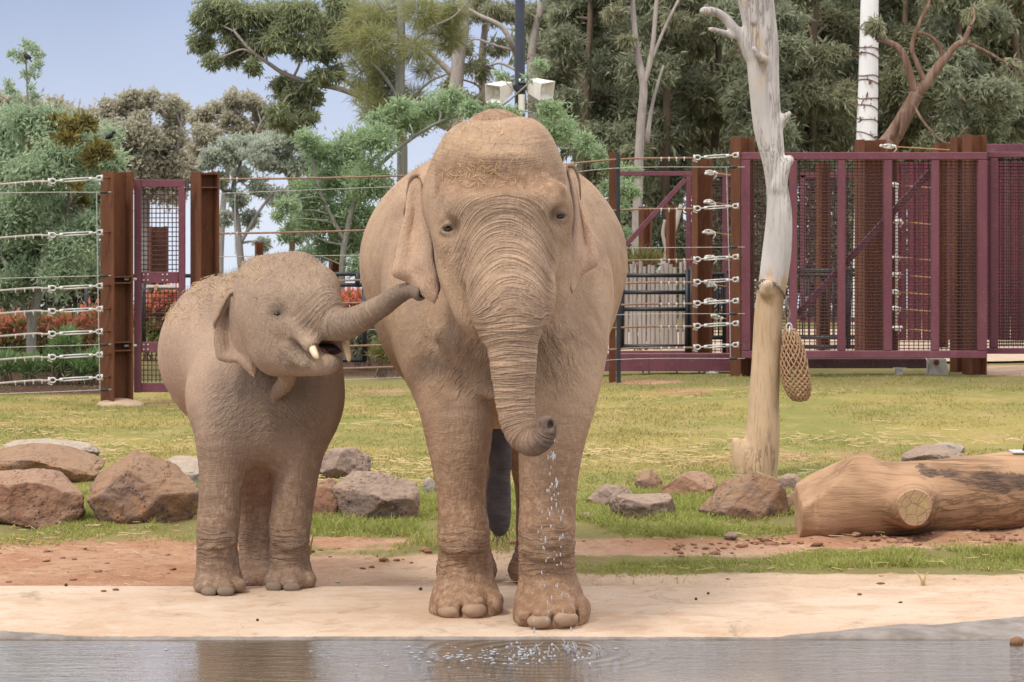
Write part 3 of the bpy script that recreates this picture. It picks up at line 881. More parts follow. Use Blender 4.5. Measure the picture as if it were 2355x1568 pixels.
# ------------------------------------------------------------------ the calf, turned to its left with the trunk reaching out
def calf_elephant():
    base = (-1.34, 15.7, 0.0)
    root = empty('elephant', base, 'small grey-brown elephant calf with short tusks reaching its trunk towards the adult', 'elephant', 'elephants on the pond edge')
    S = SDF((-2.10, 14.35, -0.15), (-0.40, 17.5, 1.98), 0.0096)
    def E(v, r, k=0.05, **kw):
        D = v[2]; S.ell(P(*v), (RV(r[0], D), r[1], RV(r[2], D)), k, **kw)
    def C(pts, k=0.04, sy=1.0, n=4, **kw):
        S.chain([(*P(a, b, d), RV(r, d)) for a, b, d, r in pts], k, sy, n, **kw)
    # rump, barrel, chest
    E((468, 808, 16.75), (104, 0.34, 140), 0.02)
    E((520, 800, 16.5), (128, 0.5, 168), 0.12, yaw=-22)
    E((590, 850, 16.15), (158, 0.40, 190), 0.10)
    E((612, 915, 15.84), (178, 0.30, 150), 0.10)
    E((600, 1000, 16.1), (110, 0.5, 72), 0.12)
    E((560, 695, 16.15), (75, 0.35, 72), 0.12)
    E((610, 760, 15.85), (62, 0.35, 80), 0.08)
    # hind legs
    C([(505, 900, 16.7, 95), (560, 1020, 16.6, 52), (572, 1150, 16.75, 28), (571, 1250, 16.75, 24), (571, 1300, 16.72, 26), (571, 1325, 16.7, 29)], 0.06)
    C([(590, 930, 16.7, 80), (615, 1050, 16.6, 45), (617, 1150, 16.75, 27), (613, 1250, 16.75, 24), (612, 1300, 16.72, 27), (611, 1325, 16.68, 31)], 0.06)
    # fore legs
    C([(522, 850, 15.98, 80), (514, 920, 15.78, 76), (513, 1000, 15.68, 66), (510, 1080, 15.66, 54), (506, 1150, 15.64, 50), (501, 1215, 15.61, 49), (500, 1265, 15.62, 48), (502, 1315, 15.63, 51)], 0.09, 1.05)
    C([(702, 830, 15.86, 84), (704, 920, 15.84, 70), (694, 1000, 15.82, 60), (684, 1080, 15.80, 51), (674, 1150, 15.80, 48), (667, 1215, 15.77, 48), (666, 1265, 15.78, 47), (666, 1310, 15.80, 50)], 0.09, 1.05)
    E((502, 1345, 15.60), (58, 0.15, 30), 0.05)
    E((666, 1335, 15.76), (60, 0.15, 30), 0.05)
    for (vx, vy, D, r) in ((478, 1352, 15.48, 19), (518, 1350, 15.46, 21), (551, 1346, 15.52, 14), (631, 1340, 15.64, 20), (671, 1340, 15.63, 21), (712, 1332, 15.72, 14)):
        E((vx, vy, D), (r, 0.045, 17), 0.025)
    for (vx, vy, D, w) in ((502, 1240, 15.50, 34), (503, 1256, 15.50, 36), (668, 1238, 15.66, 33), (668, 1254, 15.66, 36)):
        C([(vx - w, vy - 8, D + 0.035, 6), (vx, vy + 4, D, 8), (vx + w, vy - 8, D + 0.035, 6)], 0.024)
    # head
    E((648, 705, 15.38), (108, 0.28, 112), 0.03)
    E((598, 652, 15.48), (56, 0.20, 62), 0.08)
    E((684, 640, 15.42), (66, 0.24, 62), 0.08)
    E((742, 668, 15.28), (42, 0.18, 52), 0.08)
    E((640, 770, 15.34), (72, 0.22, 92), 0.08, roll=-14)
    E((622, 660, 15.40), (60, 0.20, 60), 0.08)
    C([(640, 800, 15.28, 62), (690, 820, 15.18, 45), (728, 832, 15.11, 33), (756, 837, 15.08, 24), (774, 832, 15.12, 15)], 0.05)
    C([(690, 785, 15.26, 45), (750, 795, 15.30, 30), (782, 798, 15.30, 18)], 0.04)
    # brow and upper jaw
    E((700, 710, 15.20), (62, 0.13, 60), 0.07)
    C([(680, 745, 15.16, 46), (705, 778, 15.08, 26), (716, 794, 15.03, 19)], 0.045)
    C([(768, 752, 15.18, 34), (784, 780, 15.16, 20), (792, 796, 15.14, 13)], 0.045)
    TR = [(716, 690, 15.20, 60), (742, 720, 15.12, 52), (768, 744, 15.06, 43), (800, 744, 14.98, 36.5), (832, 730, 14.91, 31), (873, 706, 14.82, 26), (910, 681, 14.75, 22), (935, 668, 14.70, 19.5), (952, 666, 14.66, 18), (965, 672, 14.62, 17)]
    C(TR, 0.05, 1.0, 5)
    # nostrils, mouth, throat pouch
    E((964, 672, 14.63), (14, 0.045, 18.5), 0.02)
    nD = S.depth(969, 673)
    E((970, 669, nD), (6, 0.06, 6.5), 0.008, sub=True)
    E((969, 680, nD), (5.5, 0.06, 5.5), 0.008, sub=True)
    E((764, 801, 15.00), (30, 0.14, 14), 0.018, roll=-6, sub=True)
    E((740, 804, 14.98), (20, 0.10, 8), 0.016, roll=22, sub=True)
    C([(672, 786, 15.06, 6), (690, 800, 15.06, 7), (712, 818, 15.04, 6)], 0.02, sub=True)
    C([(660, 800, 15.10, 9), (674, 822, 15.08, 11), (700, 838, 15.06, 9)], 0.03)
    C([(668, 858, 15.34, 16), (656, 880, 15.42, 20), (640, 900, 15.48, 17), (632, 916, 15.50, 9)], 0.05)
    # eye
    vx, vy = 638, 721
    D = S.depth(vx, vy)
    E((vx, vy, D - 0.028), (17, 0.045, 13), 0.05, sub=True)
    D = S.depth(vx, vy) - 0.004
    eyeD = D
    C([(vx - 17, vy + 3, D + 0.02, 3), (vx - 7, vy - 8, D, 3.6), (vx + 7, vy - 9, D - 0.004, 3.6), (vx + 18, vy - 4, D, 3)], 0.012)
    C([(vx - 16, vy + 6, D + 0.02, 3), (vx - 4, vy + 9, D, 3.6), (vx + 8, vy + 8, D, 3.6), (vx + 17, vy + 1, D, 3)], 0.012)
    for q in range(1, 4):
        C([(vx - 20, vy - 8 - 7 * q, D + 0.03, 3), (vx - 4, vy - 17 - 7 * q, D, 3.4), (vx + 14, vy - 14 - 7 * q, D, 3)], 0.014)
        C([(vx - 16, vy + 14 + 8 * q, D + 0.03, 3), (vx, vy + 18 + 8 * q, D, 3.6), (vx + 16, vy + 12 + 8 * q, D, 3)], 0.014)
    S.floor(P(502, 1345, 15.6), 0.3, -0.012)
    S.floor(P(666, 1335, 15.76), 0.3, -0.006)
    for vx in (571, 611): S.floor(P(vx, 1325, 16.7), 0.35, -0.125)
    V, Q = S.mesh()
    V = smooth_mesh(V, Q, 2)
    N = vert_normals(V, Q)
    tr = curve([(*P(a, b, d), RV(r, d)) for a, b, d, r in TR], 6)
    s, d, ex = to_curve(V, tr)
    vxp = (V[:, 0]) / V[:, 1] * F_PX + 1177; vyp = 487.4 - (V[:, 2] - CAM_H) / V[:, 1] * F_PX
    tw = sstep(0.06, 0.01, d - ex[:, 0]) * sstep(0.03, 0.14, s) * sstep(800, 772, vyp)
    tu = (vyp - np.interp(vxp, [716, 768, 832, 910, 965], [690, 744, 730, 681, 672])) * V[:, 1] / F_PX
    ts = s + 0.9 * np.clip(tu, -0.12, 0.12) ** 2
    tw = tw * np.interp(s, [0, 0.35, 0.6, 0.9], [1, 1, 0.55, 0.3])
    wrist = sstep(1200, 1235, vyp) * sstep(1320, 1280, vyp)
    legs = sstep(930, 1040, vyp) * sstep(1350, 1310, vyp)
    lw = np.clip(0.32 * legs + 0.7 * wrist, 0, 1)
    fw = sstep(840, 900, vyp) * sstep(1040, 960, vyp) * sstep(165, 90, np.abs(vxp - 610)) * (N[:, 1] < 0.4) * 0.75
    fw = np.maximum(fw, 0.7 * sstep(60, 25, np.hypot(vxp - 680, (vyp - 820) * 1.2)) * (V[:, 1] < 15.3))
    fw = np.maximum(fw, 0.25 * sstep(55, 20, np.hypot(vxp - 640, vyp - 722)) * (V[:, 1] < 15.3))
    dust = np.clip(sstep(0.5, 0.9, N[:, 2]) * sstep(1.4, 1.6, V[:, 2]) * 0.5 + 0.9 * sstep(870, 1200, vyp), 0, 1)
    dk = 0.45 * sstep(0.55, 0.80, s) * (d < ex[:, 0] + 0.03) * (V[:, 1] < 15.1)
    pale = 0.7 * sstep(620, 430, vxp) * sstep(1000, 900, vyp)
    nz = vnoise(np.stack([ts * 44 + 0.8 * vnoise(V * 12, 5), tu * 6.0, np.zeros(len(V))], 1), 3)
    rid = np.minimum(np.abs(nz - 0.5) * 4.5, 1)
    nzl = vnoise(np.stack([V[:, 0] * 5, V[:, 1] * 5, (V[:, 2] + 0.04 * vnoise(V * 6, 8)) * 42], 1), 4)
    ridl = np.minimum(np.abs(nzl - 0.5) * 5, 1)
    xs_ = V[:, 0] + 1.33; fa = np.where(xs_ < 0, -xs_ * 0.55, xs_ * 0.7) + V[:, 2] * 0.75; fb = V[:, 2] * 0.6 - np.abs(xs_)
    nzf = vnoise(np.stack([fa * 46 + 1.0 * vnoise(V * 7, 2), fb * 10, V[:, 1] * 7], 1), 6)
    ridf = np.minimum(np.abs(nzf - 0.5) * 4, 1)
    V = V + N * (-(1 - rid) * 0.006 * tw - (1 - ridl) * (0.005 * wrist + 0.0006 * legs) - (1 - ridf) * 0.0055 * fw + (fbm(V * 4.0, 3, 9) - 0.5)* 0.012)[:, None]
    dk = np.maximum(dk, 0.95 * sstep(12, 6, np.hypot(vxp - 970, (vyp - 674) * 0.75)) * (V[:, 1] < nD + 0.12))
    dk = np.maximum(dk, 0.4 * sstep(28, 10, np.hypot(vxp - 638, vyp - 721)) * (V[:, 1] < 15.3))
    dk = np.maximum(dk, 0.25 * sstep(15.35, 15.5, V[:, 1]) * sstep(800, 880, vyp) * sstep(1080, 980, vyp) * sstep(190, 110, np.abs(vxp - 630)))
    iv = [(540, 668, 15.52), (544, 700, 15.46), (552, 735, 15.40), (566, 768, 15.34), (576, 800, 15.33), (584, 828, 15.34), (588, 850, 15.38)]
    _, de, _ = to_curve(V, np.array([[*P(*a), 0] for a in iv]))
    dk = np.maximum(dk, 0.42 * sstep(0.05, 0.012, de))  # painted shade where the ear joins the head
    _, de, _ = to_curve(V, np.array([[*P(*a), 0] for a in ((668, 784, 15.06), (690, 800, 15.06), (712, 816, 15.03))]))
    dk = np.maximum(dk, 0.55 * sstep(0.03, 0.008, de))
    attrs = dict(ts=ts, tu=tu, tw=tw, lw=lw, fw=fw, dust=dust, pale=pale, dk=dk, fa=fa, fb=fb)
    ex_ = []
    def bul(t, u):
        f = -0.075 * np.exp(-((u - 0.5) / 0.25) ** 2) * sstep(0.0, 0.25, t) * sstep(0.95, 0.55, t) + 0.012 * np.sin(8 * t + 4 * u) * u
        z = np.zeros(t.shape + (3,)); z[..., 1] = -f; return z
    ov = [(524, 680, 15.50), (510, 705, 15.47), (493, 742, 15.45), (494, 785, 15.45), (499, 822, 15.45), (520, 832, 15.44), (547, 836, 15.42), (584, 868, 15.36)]
    v2, q2, t2 = sheet([P(*a) for a in iv], [P(*a) for a in ov], 20, 54, 0.02, bul)
    u2 = np.tile(np.tile(np.linspace(0, 1, 20), 54), 2)
    ex_.append((v2, q2, dict(dk=0.5 * np.exp(-(u2 / 0.2) ** 2) * sstep(0.0, 0.1, t2), pale=0.5 + 0.5 * t2, fw=0.12 * np.ones(len(v2)), fa=v2[:, 2] * 0.5 + v2[:, 0], fb=v2[:, 2])))  # dk: inner ear edge darkened, crease shade in the colour
    for pts in ([(541, 672, 15.44, 0.5), (535, 672, 15.48, 3), (524, 681, 15.49, 4), (511, 704, 15.46, 4.2), (503, 724, 15.45, 4), (493, 742, 15.44, 3.8), (495, 760, 15.45, 3), (495, 790, 15.45, 3), (499, 820, 15.45, 2)],
                [(566, 768, 15.30, 3), (577, 790, 15.29, 5), (587, 826, 15.31, 5), (588, 850, 15.35, 4), (584, 863, 15.42, 3)]):
        mb = MB(); q = curve([(*P(a, b, c), RV(r, c)) for a, b, c, r in pts], 5)
        mb.tube(q[:, :3], q[:, 3], 10)
        ex_.append((np.array(mb.v), np.array([f for f in mb.f if len(f) == 4]), dict(dk=np.full(len(mb.v), 0.3))))
    # far ear, a sliver behind the trunk base
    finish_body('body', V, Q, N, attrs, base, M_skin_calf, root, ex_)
    mb = MB(); mb.ball(P(638, 721, eyeD + 0.008), (0.026, 0.019, 0.012), 3); mb.build('eye', M_eye, root, True)
    for pts in ([(712, 786, 15.05, 10), (718, 800, 15.01, 9.5), (725, 815, 14.98, 8), (730, 823, 14.97, 5), (731, 826, 14.97, 1)], [(792, 784, 15.12, 9), (796, 800, 15.10, 8.5), (801, 820, 15.08, 6.5), (802, 829, 15.08, 4), (802, 832, 15.08, 1)]):
        mb = MB(); q = curve([(*P(a, b, c), RV(r, c)) for a, b, c, r in pts], 4)
        mb.tube(q[:, :3], q[:, 3], 12); mb.build('tusk', M_tusk, root, True)
    mb = MB(); mb.ball(P(752, 804, 15.18), (RV(36, 15.1), 0.05, RV(15, 15.1)), 3)
    mb.build('mouth_lining', M_mouth, root, True)
    mb = MB(); mb.ball(P(746, 806, 15.12), (0.034, 0.05, 0.013), 3, np.array(Matrix.Rotation(math.radians(40), 3, 'Y')).T)
    mb.build('tongue', M_tongue, root, True)
    for (vx, vy, D, w, hgt, yaw) in ((480, 1360, 15.445, 19, 12, -20), (519, 1359, 15.425, 20, 12, 6), (629, 1349, 15.605, 19, 13, -12), (671, 1350, 15.595, 20, 12, 10)):
        nail(root, 'toenail', P(vx, vy, D), (RV(w, D), 0.025, RV(hgt, D)), M_nail_calf, yaw)
    mb = MB()
    def hair(p, n):
        dd = n + rng.normal(0, 0.4, 3); dd /= np.linalg.norm(dd); L = rng.uniform(0.02, 0.045)
        mb.tube([p, p + dd * L], [0.0006, 0.0002], 3, False)
    scatter_on(V, N, (V[:, 2] > 1.5) & (N[:, 2] > 0.15) & (N[:, 1] < 0.7) & (vxp < 760), 1500, hair)
    o = mb.build('hair', M_hair, root, True); o['kind'] = 'stuff'
    return root, V, N, vxp, vyp


A_root, A_V, A_N, A_vx, A_vy = adult_elephant()
B_root, B_V, B_N, B_vx, B_vy = calf_elephant()


def straw_on(V, N, mask, count, name, label, lo=0.018, hi=0.055, mat=None, width=0.0014):
    mb = MB()
    def st(p, n):
        t = np.cross(n, rng.normal(0, 1, 3)); t /= np.linalg.norm(t) + 1e-9
        L = rng.uniform(lo, hi); c = p + n * 0.005 + n * rng.uniform(0, 0.006)
        t2 = t + n * rng.normal(0, 0.18)
        mb.tube([c - t2 * L / 2, c + n * 0.002, c + t2 * L / 2], [width, width, width * 0.6], 4)
    scatter_on(V, N, mask, count, st)
    o = mb.build(name, mat or M_straw, None)
    return tag(o, label, name.replace('_', ' '), kind='stuff')


_front = A_V[:, 1] < 14.9
straw_on(A_V, A_N, _front & (A_N[:, 1] < -0.1) & (np.hypot((A_vx - 1105) / 90, (A_vy - 335) / 70) < 1), 70, 'straw', 'pale bits of straw stuck on the forehead of the adult elephant')
straw_on(A_V, A_N, _front & (A_N[:, 1] < -0.1) & (np.hypot((A_vx - 1110) / 90, (A_vy - 405) / 30) < 1), 45, 'straw', 'straw bits caught in the brow hollow of the adult elephant')
straw_on(B_V, B_N, (B_N[:, 2] > 0.35) & (B_V[:, 2] > 1.42) & (B_vx < 600), 420, 'straw', 'thick sprinkling of straw along the back of the calf')
straw_on(A_V, A_N, (A_N[:, 2] > 0.3) & (A_V[:, 2] > 2.2) & (A_V[:, 1] > 15.0), 60, 'straw', 'few straw bits on the shoulders of the adult elephant')
# ------------------------------------------------------------------ the ground
WATER_Z = -0.076


def ledge_z(y):
    return np.interp(y, [14.25, 14.7, 15.8], [-0.06, -0.03, 0.0])


def ground_base(x, y):
    z = np.interp(y, [15.4, 16.8, 17.6, 18.6, 19.4, 22.6, 30.6, 32.5, 47, 60, 100, 600], [-0.15, -0.125, -0.10, -0.045, -0.005, 0, 0.0, 0.02, 0.1, -0.15, -2.2, -26])
    z = z + 0.17 * sstep(-1.5, 2.5, x) * sstep(24, 32, y)
    return z


def ground_z(x, y):
    x = np.asarray(x, float); y = np.asarray(y, float)
    p = np.stack([x, y, np.zeros_like(x)], -1).reshape(-1, 3)
    n = (fbm(p * 0.9, 3, 21) - 0.5).reshape(x.shape)
    n2 = (fbm(p * np.array([5.0, 3.0, 1]), 3, 22) - 0.5).reshape(x.shape)
    m = sstep(15.9, 17.2, y)
    lump = sstep(17.6, 18.3, y) * sstep(19.6, 18.6, y)
    return ground_base(x, y) + m * (0.05 * n * sstep(16.4, 18, y) + 0.022 * n2) + lump * 0.06 * (n2 + 0.2)


def gz(x, y):
    return float(ground_z(np.array([x]), np.array([y]))[0])


def base_D(vy, z=None, vx=1177):
    """distance of the ground point that shows at height vy"""
    D = 20.0
    for k in range(30):
        zz = ground_base(np.array((vx - 1177) * D / F_PX), np.array(D)) if z is None else z
        D = 0.5 * D + 0.5 * float((CAM_H - zz) * F_PX / (vy - 487.4))
    return D


def grassiness(vx, vy):
    """how grassy the ground is, by where it lies: bare earth near the ledge, lawn behind"""
    L = np.interp(vy, [1100, 1180, 1200, 1225, 1250, 1275, 1400], [1, 0.75, 0.85, 0.66, 0.34, 0.0, 0.0])
    Mi = np.interp(vy, [1150, 1180, 1225, 1240, 1262, 1285, 1298, 1400], [1, 0.9, 0.8, 0.3, 0.55, 0.35, 0.05, 0])
    R = np.interp(vy, [1100, 1225, 1243, 1262, 1280, 1296, 1312, 1330, 1400], [1, 0.97, 0.25, 0.05, 0.55, 1.0, 0.75, 0.05, 0])
    R2 = np.interp(vy, [1100, 1180, 1205, 1250, 1264, 1280, 1312, 1328, 1400], [1, 0.9, 0.2, 0.05, 0.6, 1.0, 0.9, 0.1, 0])
    w1 = sstep(560, 760, vx); w2 = sstep(1150, 1380, vx); w3 = sstep(1750, 1900, vx)
    g = L * (1 - w1) + Mi * w1 * (1 - w2) + R * w2 * (1 - w3) + R2 * w2 * w3
    # trodden bare patches in the lawn
    def patch(cx, cy, rx, ry): return np.exp(-((vx - cx) / rx) ** 2 - ((vy - cy) / ry) ** 2)
    bare = 0.9 * patch(1570, 901, 90, 7) + 0.9 * patch(1480, 878, 130, 6) + 0.8 * patch(880, 900, 90, 5) + 0.8 * patch(370, 928, 80, 6) \
        + 1.2 * patch(2330, 852, 120, 14) + 0.5 * patch(1640, 1060, 300, 22) + 0.45 * patch(2000, 1040, 260, 24)
    return np.clip(g - bare, 0, 1)


def axis_pts(parts):
    return np.concatenate([np.linspace(a, b, n, endpoint=False) for a, b, n in parts] + [[parts[-1][1]]])


gx = axis_pts([(-300, -60, 8), (-60, -14, 24), (-14, -6, 60), (-6, 6, 300), (6, 14, 60), (14, 60, 24), (60, 300, 8)])
gy = axis_pts([(15.45, 16.5, 20), (16.5, 20, 110), (20, 26, 90), (26, 38, 110), (38, 60, 60), (60, 120, 30), (120, 600, 24)])
GX, GY = np.meshgrid(gx, gy)
GZ = ground_z(GX, GY)
_V = np.stack([GX.ravel(), GY.ravel(), GZ.ravel()], 1)
_vx = _V[:, 0] / _V[:, 1] * F_PX + 1177; _vy = 487.4 + (CAM_H - _V[:, 2]) / _V[:, 1] * F_PX
_i, _j = np.meshgrid(np.arange(len(gy) - 1), np.arange(len(gx) - 1), indexing='ij')
_a = (_i * len(gx) + _j).ravel(); _w = len(gx)
_F = np.stack([_a, _a + 1, _a + _w + 1, _a + _w], 1)
_g = grassiness(_vx, _vy)
_pale = np.clip(sstep(1235, 1320, _vy) * sstep(500, 1100, _vx) + 1.0 * np.exp(-((_vx - 2330) / 170) ** 2 - ((_vy - 852) / 22) ** 2), 0, 1)
_lush = np.clip(sstep(900, 880, _vy) + sstep(1110, 1180, _vy), 0, 1)
_bed = np.clip(sstep(912, 903, _vy) * sstep(260, 235, _vx) + sstep(872, 862, _vy) * sstep(700, 760, _vx) * sstep(980, 930, _vx), 0, 1) * sstep(640, 700, _vy)


def grass_color(t, pos):
    """mottled lawn: green, yellow-green, dry straw tones"""
    n1 = t.noise(pos, 0.55, 5, 0.6)
    n2 = t.noise(t.map(pos, (1, 0.6, 1)), 2.6, 5, 0.65)
    c = t.mix(t.rng(n1, 0.38, 0.64), (0.225, 0.225, 0.062), (0.355, 0.285, 0.095))
    c = t.mix(t.math('MULTIPLY', t.rng(n2, 0.46, 0.72), 0.75), c, (0.42, 0.31, 0.15))
    return c, n2


def ground_material():
    t = NT('ground_earth_and_lawn')
    pos = t.pos()
    g, pale, lush, bed = t.attr('grass'), t.attr('pale'), t.attr('lush'), t.attr('bed')
    gc, n2 = grass_color(t, pos)
    gc = t.mix(t.math('MULTIPLY', lush, 0.7), gc, (0.165, 0.150, 0.062))
    nf = t.noise(pos, 22, 4, 0.7)
    gc = t.mix(t.math('MULTIPLY', t.rng(nf, 0.42, 0.7), 0.6), gc, (0.20, 0.145, 0.07))
    # earth
    e1 = t.noise(t.map(pos, (1, 1.4, 1)), 1.7, 6, 0.65)
    e2 = t.noise(pos, 14, 5, 0.7)
    ec = t.mix(t.rng(e1, 0.34, 0.66), (0.36, 0.185, 0.105), (0.43, 0.26, 0.165))
    ec = t.mix(t.math('MULTIPLY', t.rng(e2, 0.48, 0.68), 0.65), ec, (0.22, 0.11, 0.07))
    ec = t.mix(t.math('MULTIPLY', t.rng(t.noise(t.map(pos, (1, 2.2, 1)), 5.0, 5, 0.7), 0.55, 0.7), 0.55), ec, (0.52, 0.36, 0.26))
    ec = t.mix(t.math('MULTIPLY', pale, t.rng(e1, 0.25, 0.6, 0.45, 1.0)), ec, (0.55, 0.41, 0.29))
    ec = t.mix(t.math('MULTIPLY', t.rng(t.noise(pos, 60, 2), 0.6, 0.7), 0.4), ec, (0.17, 0.09, 0.06))
    f = t.math('ADD', g, t.math('MULTIPLY', t.math('SUBTRACT', t.noise(pos, 3.2, 6, 0.7), 0.5), 1.1))
    col = t.mix(t.rng(f, 0.36, 0.60), ec, gc)
    mulch = t.mix(t.rng(t.noise(pos, 26, 4, 0.7), 0.35, 0.7), (0.05, 0.028, 0.02), (0.13, 0.075, 0.05))
    col = t.mix(bed, col, mulch)
    h = t.math('ADD', t.noise(pos, 9, 6, 0.7), t.math('MULTIPLY', t.noise(pos, 55, 3), 0.35))
    return t.done(col, 0.95, t.bump(h, 0.75, 0.05), 0.1)


M_ground = ground_material()
tag(link('ground', mesh_np('ground', _V, Fq=_F, attrs=dict(grass=_g, pale=_pale, lush=_lush, bed=_bed)), M_ground), kind='structure')

# pond bed and water
mb = MB(); mb.box((0, -20, -0.9), (240, 72, 0.2)); tag(mb.build('pond_floor', simple('pond_mud', (0.12, 0.08, 0.05), None, 2, 0.9)), kind='structure')


def water_material():
    t = NT('muddy_water')
    pos = t.pos()
    a = t.noise(t.map(pos, (1.1, 4.2, 1)), 3.0, 4, 0.6, 0.5)
    b = t.noise(t.map(pos, (2.0, 7.5, 1)), 7.5, 3, 0.6, 0.4)
    c = t.noise(t.map(pos, (1.0, 2.0, 1)), 0.7, 2)
    # rings spreading from where the drops fall
    sp = t.sep(pos)
    r = t.math('SQRT', t.math('ADD', t.math('POWER', t.math('SUBTRACT', sp[0], 0.17), 2.0), t.math('POWER', t.math('SUBTRACT', sp[1], 13.85), 2.0)))
    rg = t.math('MULTIPLY', t.math('SINE', t.math('MULTIPLY', r, 62.0)), t.rng(r, 0.05, 0.95, 0.35, 0.0))
    calm = t.rng(sp[0], -2.4, 0.6, 0.35, 1.0)
    h = t.math('MULTIPLY', t.math('ADD', t.math('ADD', a, t.math('MULTIPLY', b, 0.5)), rg), calm)
    nrm = t.bump(h, 0.9, 0.010)
    col = t.mix(t.rng(c, 0.3, 0.7), (0.075, 0.052, 0.030), (0.10, 0.072, 0.044))
    t.bsdf.inputs['IOR'].default_value = 2.0
    return t.done(col, 0.03, nrm, 0.5)


wm = MB(); wm.add([(-120, -40, WATER_Z), (120, -40, WATER_Z), (120, 14.32, WATER_Z), (-120, 14.32, WATER_Z)], [(0, 1, 2, 3)])
tag(wm.build('water', water_material()), kind='structure')

# concrete ledge
lx = axis_pts([(-120, -20, 20), (-20, -4, 60), (-4, 4, 400), (4, 20, 60), (20, 120, 20)])
prof = [(14.34, -0.9), (14.30, -0.14), (14.262, -0.085), (14.262, -0.075), (14.275, -0.064), (14.31, -0.0585)] + \
    [(y, float(ledge_z(y))) for y in np.linspace(14.36, 15.72, 40)] + [(15.76, -0.003), (15.785, -0.012), (15.80, -0.04), (15.81, -0.4)]
LXs, LP = np.meshgrid(lx, np.arange(len(prof)))
py_ = np.array([p[0] for p in prof])[LP]; pz_ = np.array([p[1] for p in prof])[LP]
q = np.stack([LXs.ravel(), np.zeros(LXs.size), np.full(LXs.size, 3.0)], 1)
edge = (0.045 * (fbm(q * 0.7, 3, 31) - 0.5) + 0.014 * (fbm(q * 6, 2, 32) - 0.5)).reshape(LXs.shape)
top = ((LP > 2) & (LP < len(prof) - 3)).astype(float)
py_ = py_ + edge * np.where(LP < 8, 1.0, np.where(LP > len(prof) - 6, 1.4, 0.3))
p3 = np.stack([LXs.ravel(), py_.ravel(), np.zeros(LXs.size)], 1)
pz_ = pz_ + top * (0.008 * (fbm(p3 * 2.5, 3, 33) - 0.5)).reshape(LXs.shape)
_V = np.stack([LXs.ravel(), py_.ravel(), pz_.ravel()], 1)
_vx = _V[:, 0] / _V[:, 1] * F_PX + 1177; _vy = 487.4 + (CAM_H - _V[:, 2]) / _V[:, 1] * F_PX
wl_v = np.interp(_vx, [-200, 0, 60, 180, 500, 1200, 1780, 1850, 1930, 2000, 2090, 2140, 2200, 2290, 2354, 2600], [1448, 1450, 1453, 1462, 1463, 1463, 1465, 1456, 1450, 1441, 1433, 1437, 1431, 1422, 1416, 1400])
wet = np.clip(0.5 + (_vy - wl_v) / 14.0, 0, 1) + np.clip(-2 * (pz_.ravel() + 0.066) * 40, 0, 1) * (_V[:, 1] < 14.5)
_i, _j = np.meshgrid(np.arange(len(prof) - 1), np.arange(len(lx) - 1), indexing='ij'); _w = len(lx)
_a = (_i * _w + _j).ravel()
_F = np.stack([_a, _a + 1, _a + _w + 1, _a + _w], 1)


def ledge_material():
    t = NT('tan_concrete')
    pos = t.pos(); wetv = t.attr('wet')
    n1 = t.noise(pos, 1.3, 6, 0.6); n2 = t.noise(pos, 7, 5, 0.65); n3 = t.noise(t.map(pos, (1, 2.0, 1)), 3.1, 4, 0.6, 0.8)
    c = t.mix(t.rng(n1, 0.32, 0.68), (0.49, 0.352, 0.247), (0.55, 0.425, 0.32))
    c = t.mix(t.math('MULTIPLY', t.rng(n3, 0.52, 0.72), 0.7), c, (0.45, 0.275, 0.17))
    c = t.mix(t.math('MULTIPLY', t.rng(t.noise(t.map(pos, (1, 1.6, 1), (4, 2, 0)), 1.9, 6, 0.7, 0.6), 0.47, 0.62), 0.65), c, (0.42, 0.285, 0.185))
    c = t.mix(t.math('MULTIPLY', t.rng(n2, 0.52, 0.75), 0.4), c, (0.62, 0.51, 0.41))
    c = t.mix(t.math('MULTIPLY', t.rng(t.noise(pos, 2.2, 5, 0.7, 1.0), 0.58, 0.70), 0.65), c, (0.27, 0.20, 0.135))
    c = t.mix(t.math('MULTIPLY', t.rng(t.noise(pos, 48, 2), 0.66, 0.72), 0.5), c, (0.27, 0.17, 0.11))
    # hairline cracks
    vv = t.new('VectorMath', operation='ADD'); nz = t.new('TexNoise'); t.l.new(pos, nz.inputs['Vector']); nz.inputs['Scale'].default_value = 4
    t.l.new(pos, vv.inputs[0]); sc = t.new('VectorMath', operation='SCALE'); t.l.new(nz.outputs['Color'], sc.inputs[0]); sc.inputs['Scale'].default_value = 0.35; t.l.new(sc.outputs[0], vv.inputs[1])
    ck = t.rng(t.voro(vv.outputs[0], 0.8), 0.0, 0.006)
    c = t.mix(t.math('MULTIPLY', t.math('SUBTRACT', 1.0, ck), 0.3), c, (0.25, 0.17, 0.11))
    w = t.rng(t.math('ADD', wetv, t.math('MULTIPLY', t.math('SUBTRACT', t.noise(pos, 9, 5, 0.7), 0.5), 0.55)), 0.42, 0.62)
    c = t.mix(w, c, t.mix(t.rng(n2, 0.3, 0.7), (0.15, 0.125, 0.10), (0.27, 0.23, 0.205)))
    rough = t.mix(w, (0.9, 0.9, 0.9), (0.6, 0.6, 0.6))
    h = t.math('ADD', t.noise(pos, 30, 5, 0.7), t.math('MULTIPLY', n2, 0.8))
    return t.done(c, rough, t.bump(h, 0.35, 0.012), 0.3)


tag(link('concrete_ledge', mesh_np('concrete_ledge', _V, Fq=_F, attrs=dict(wet=wet)), ledge_material()), kind='structure')


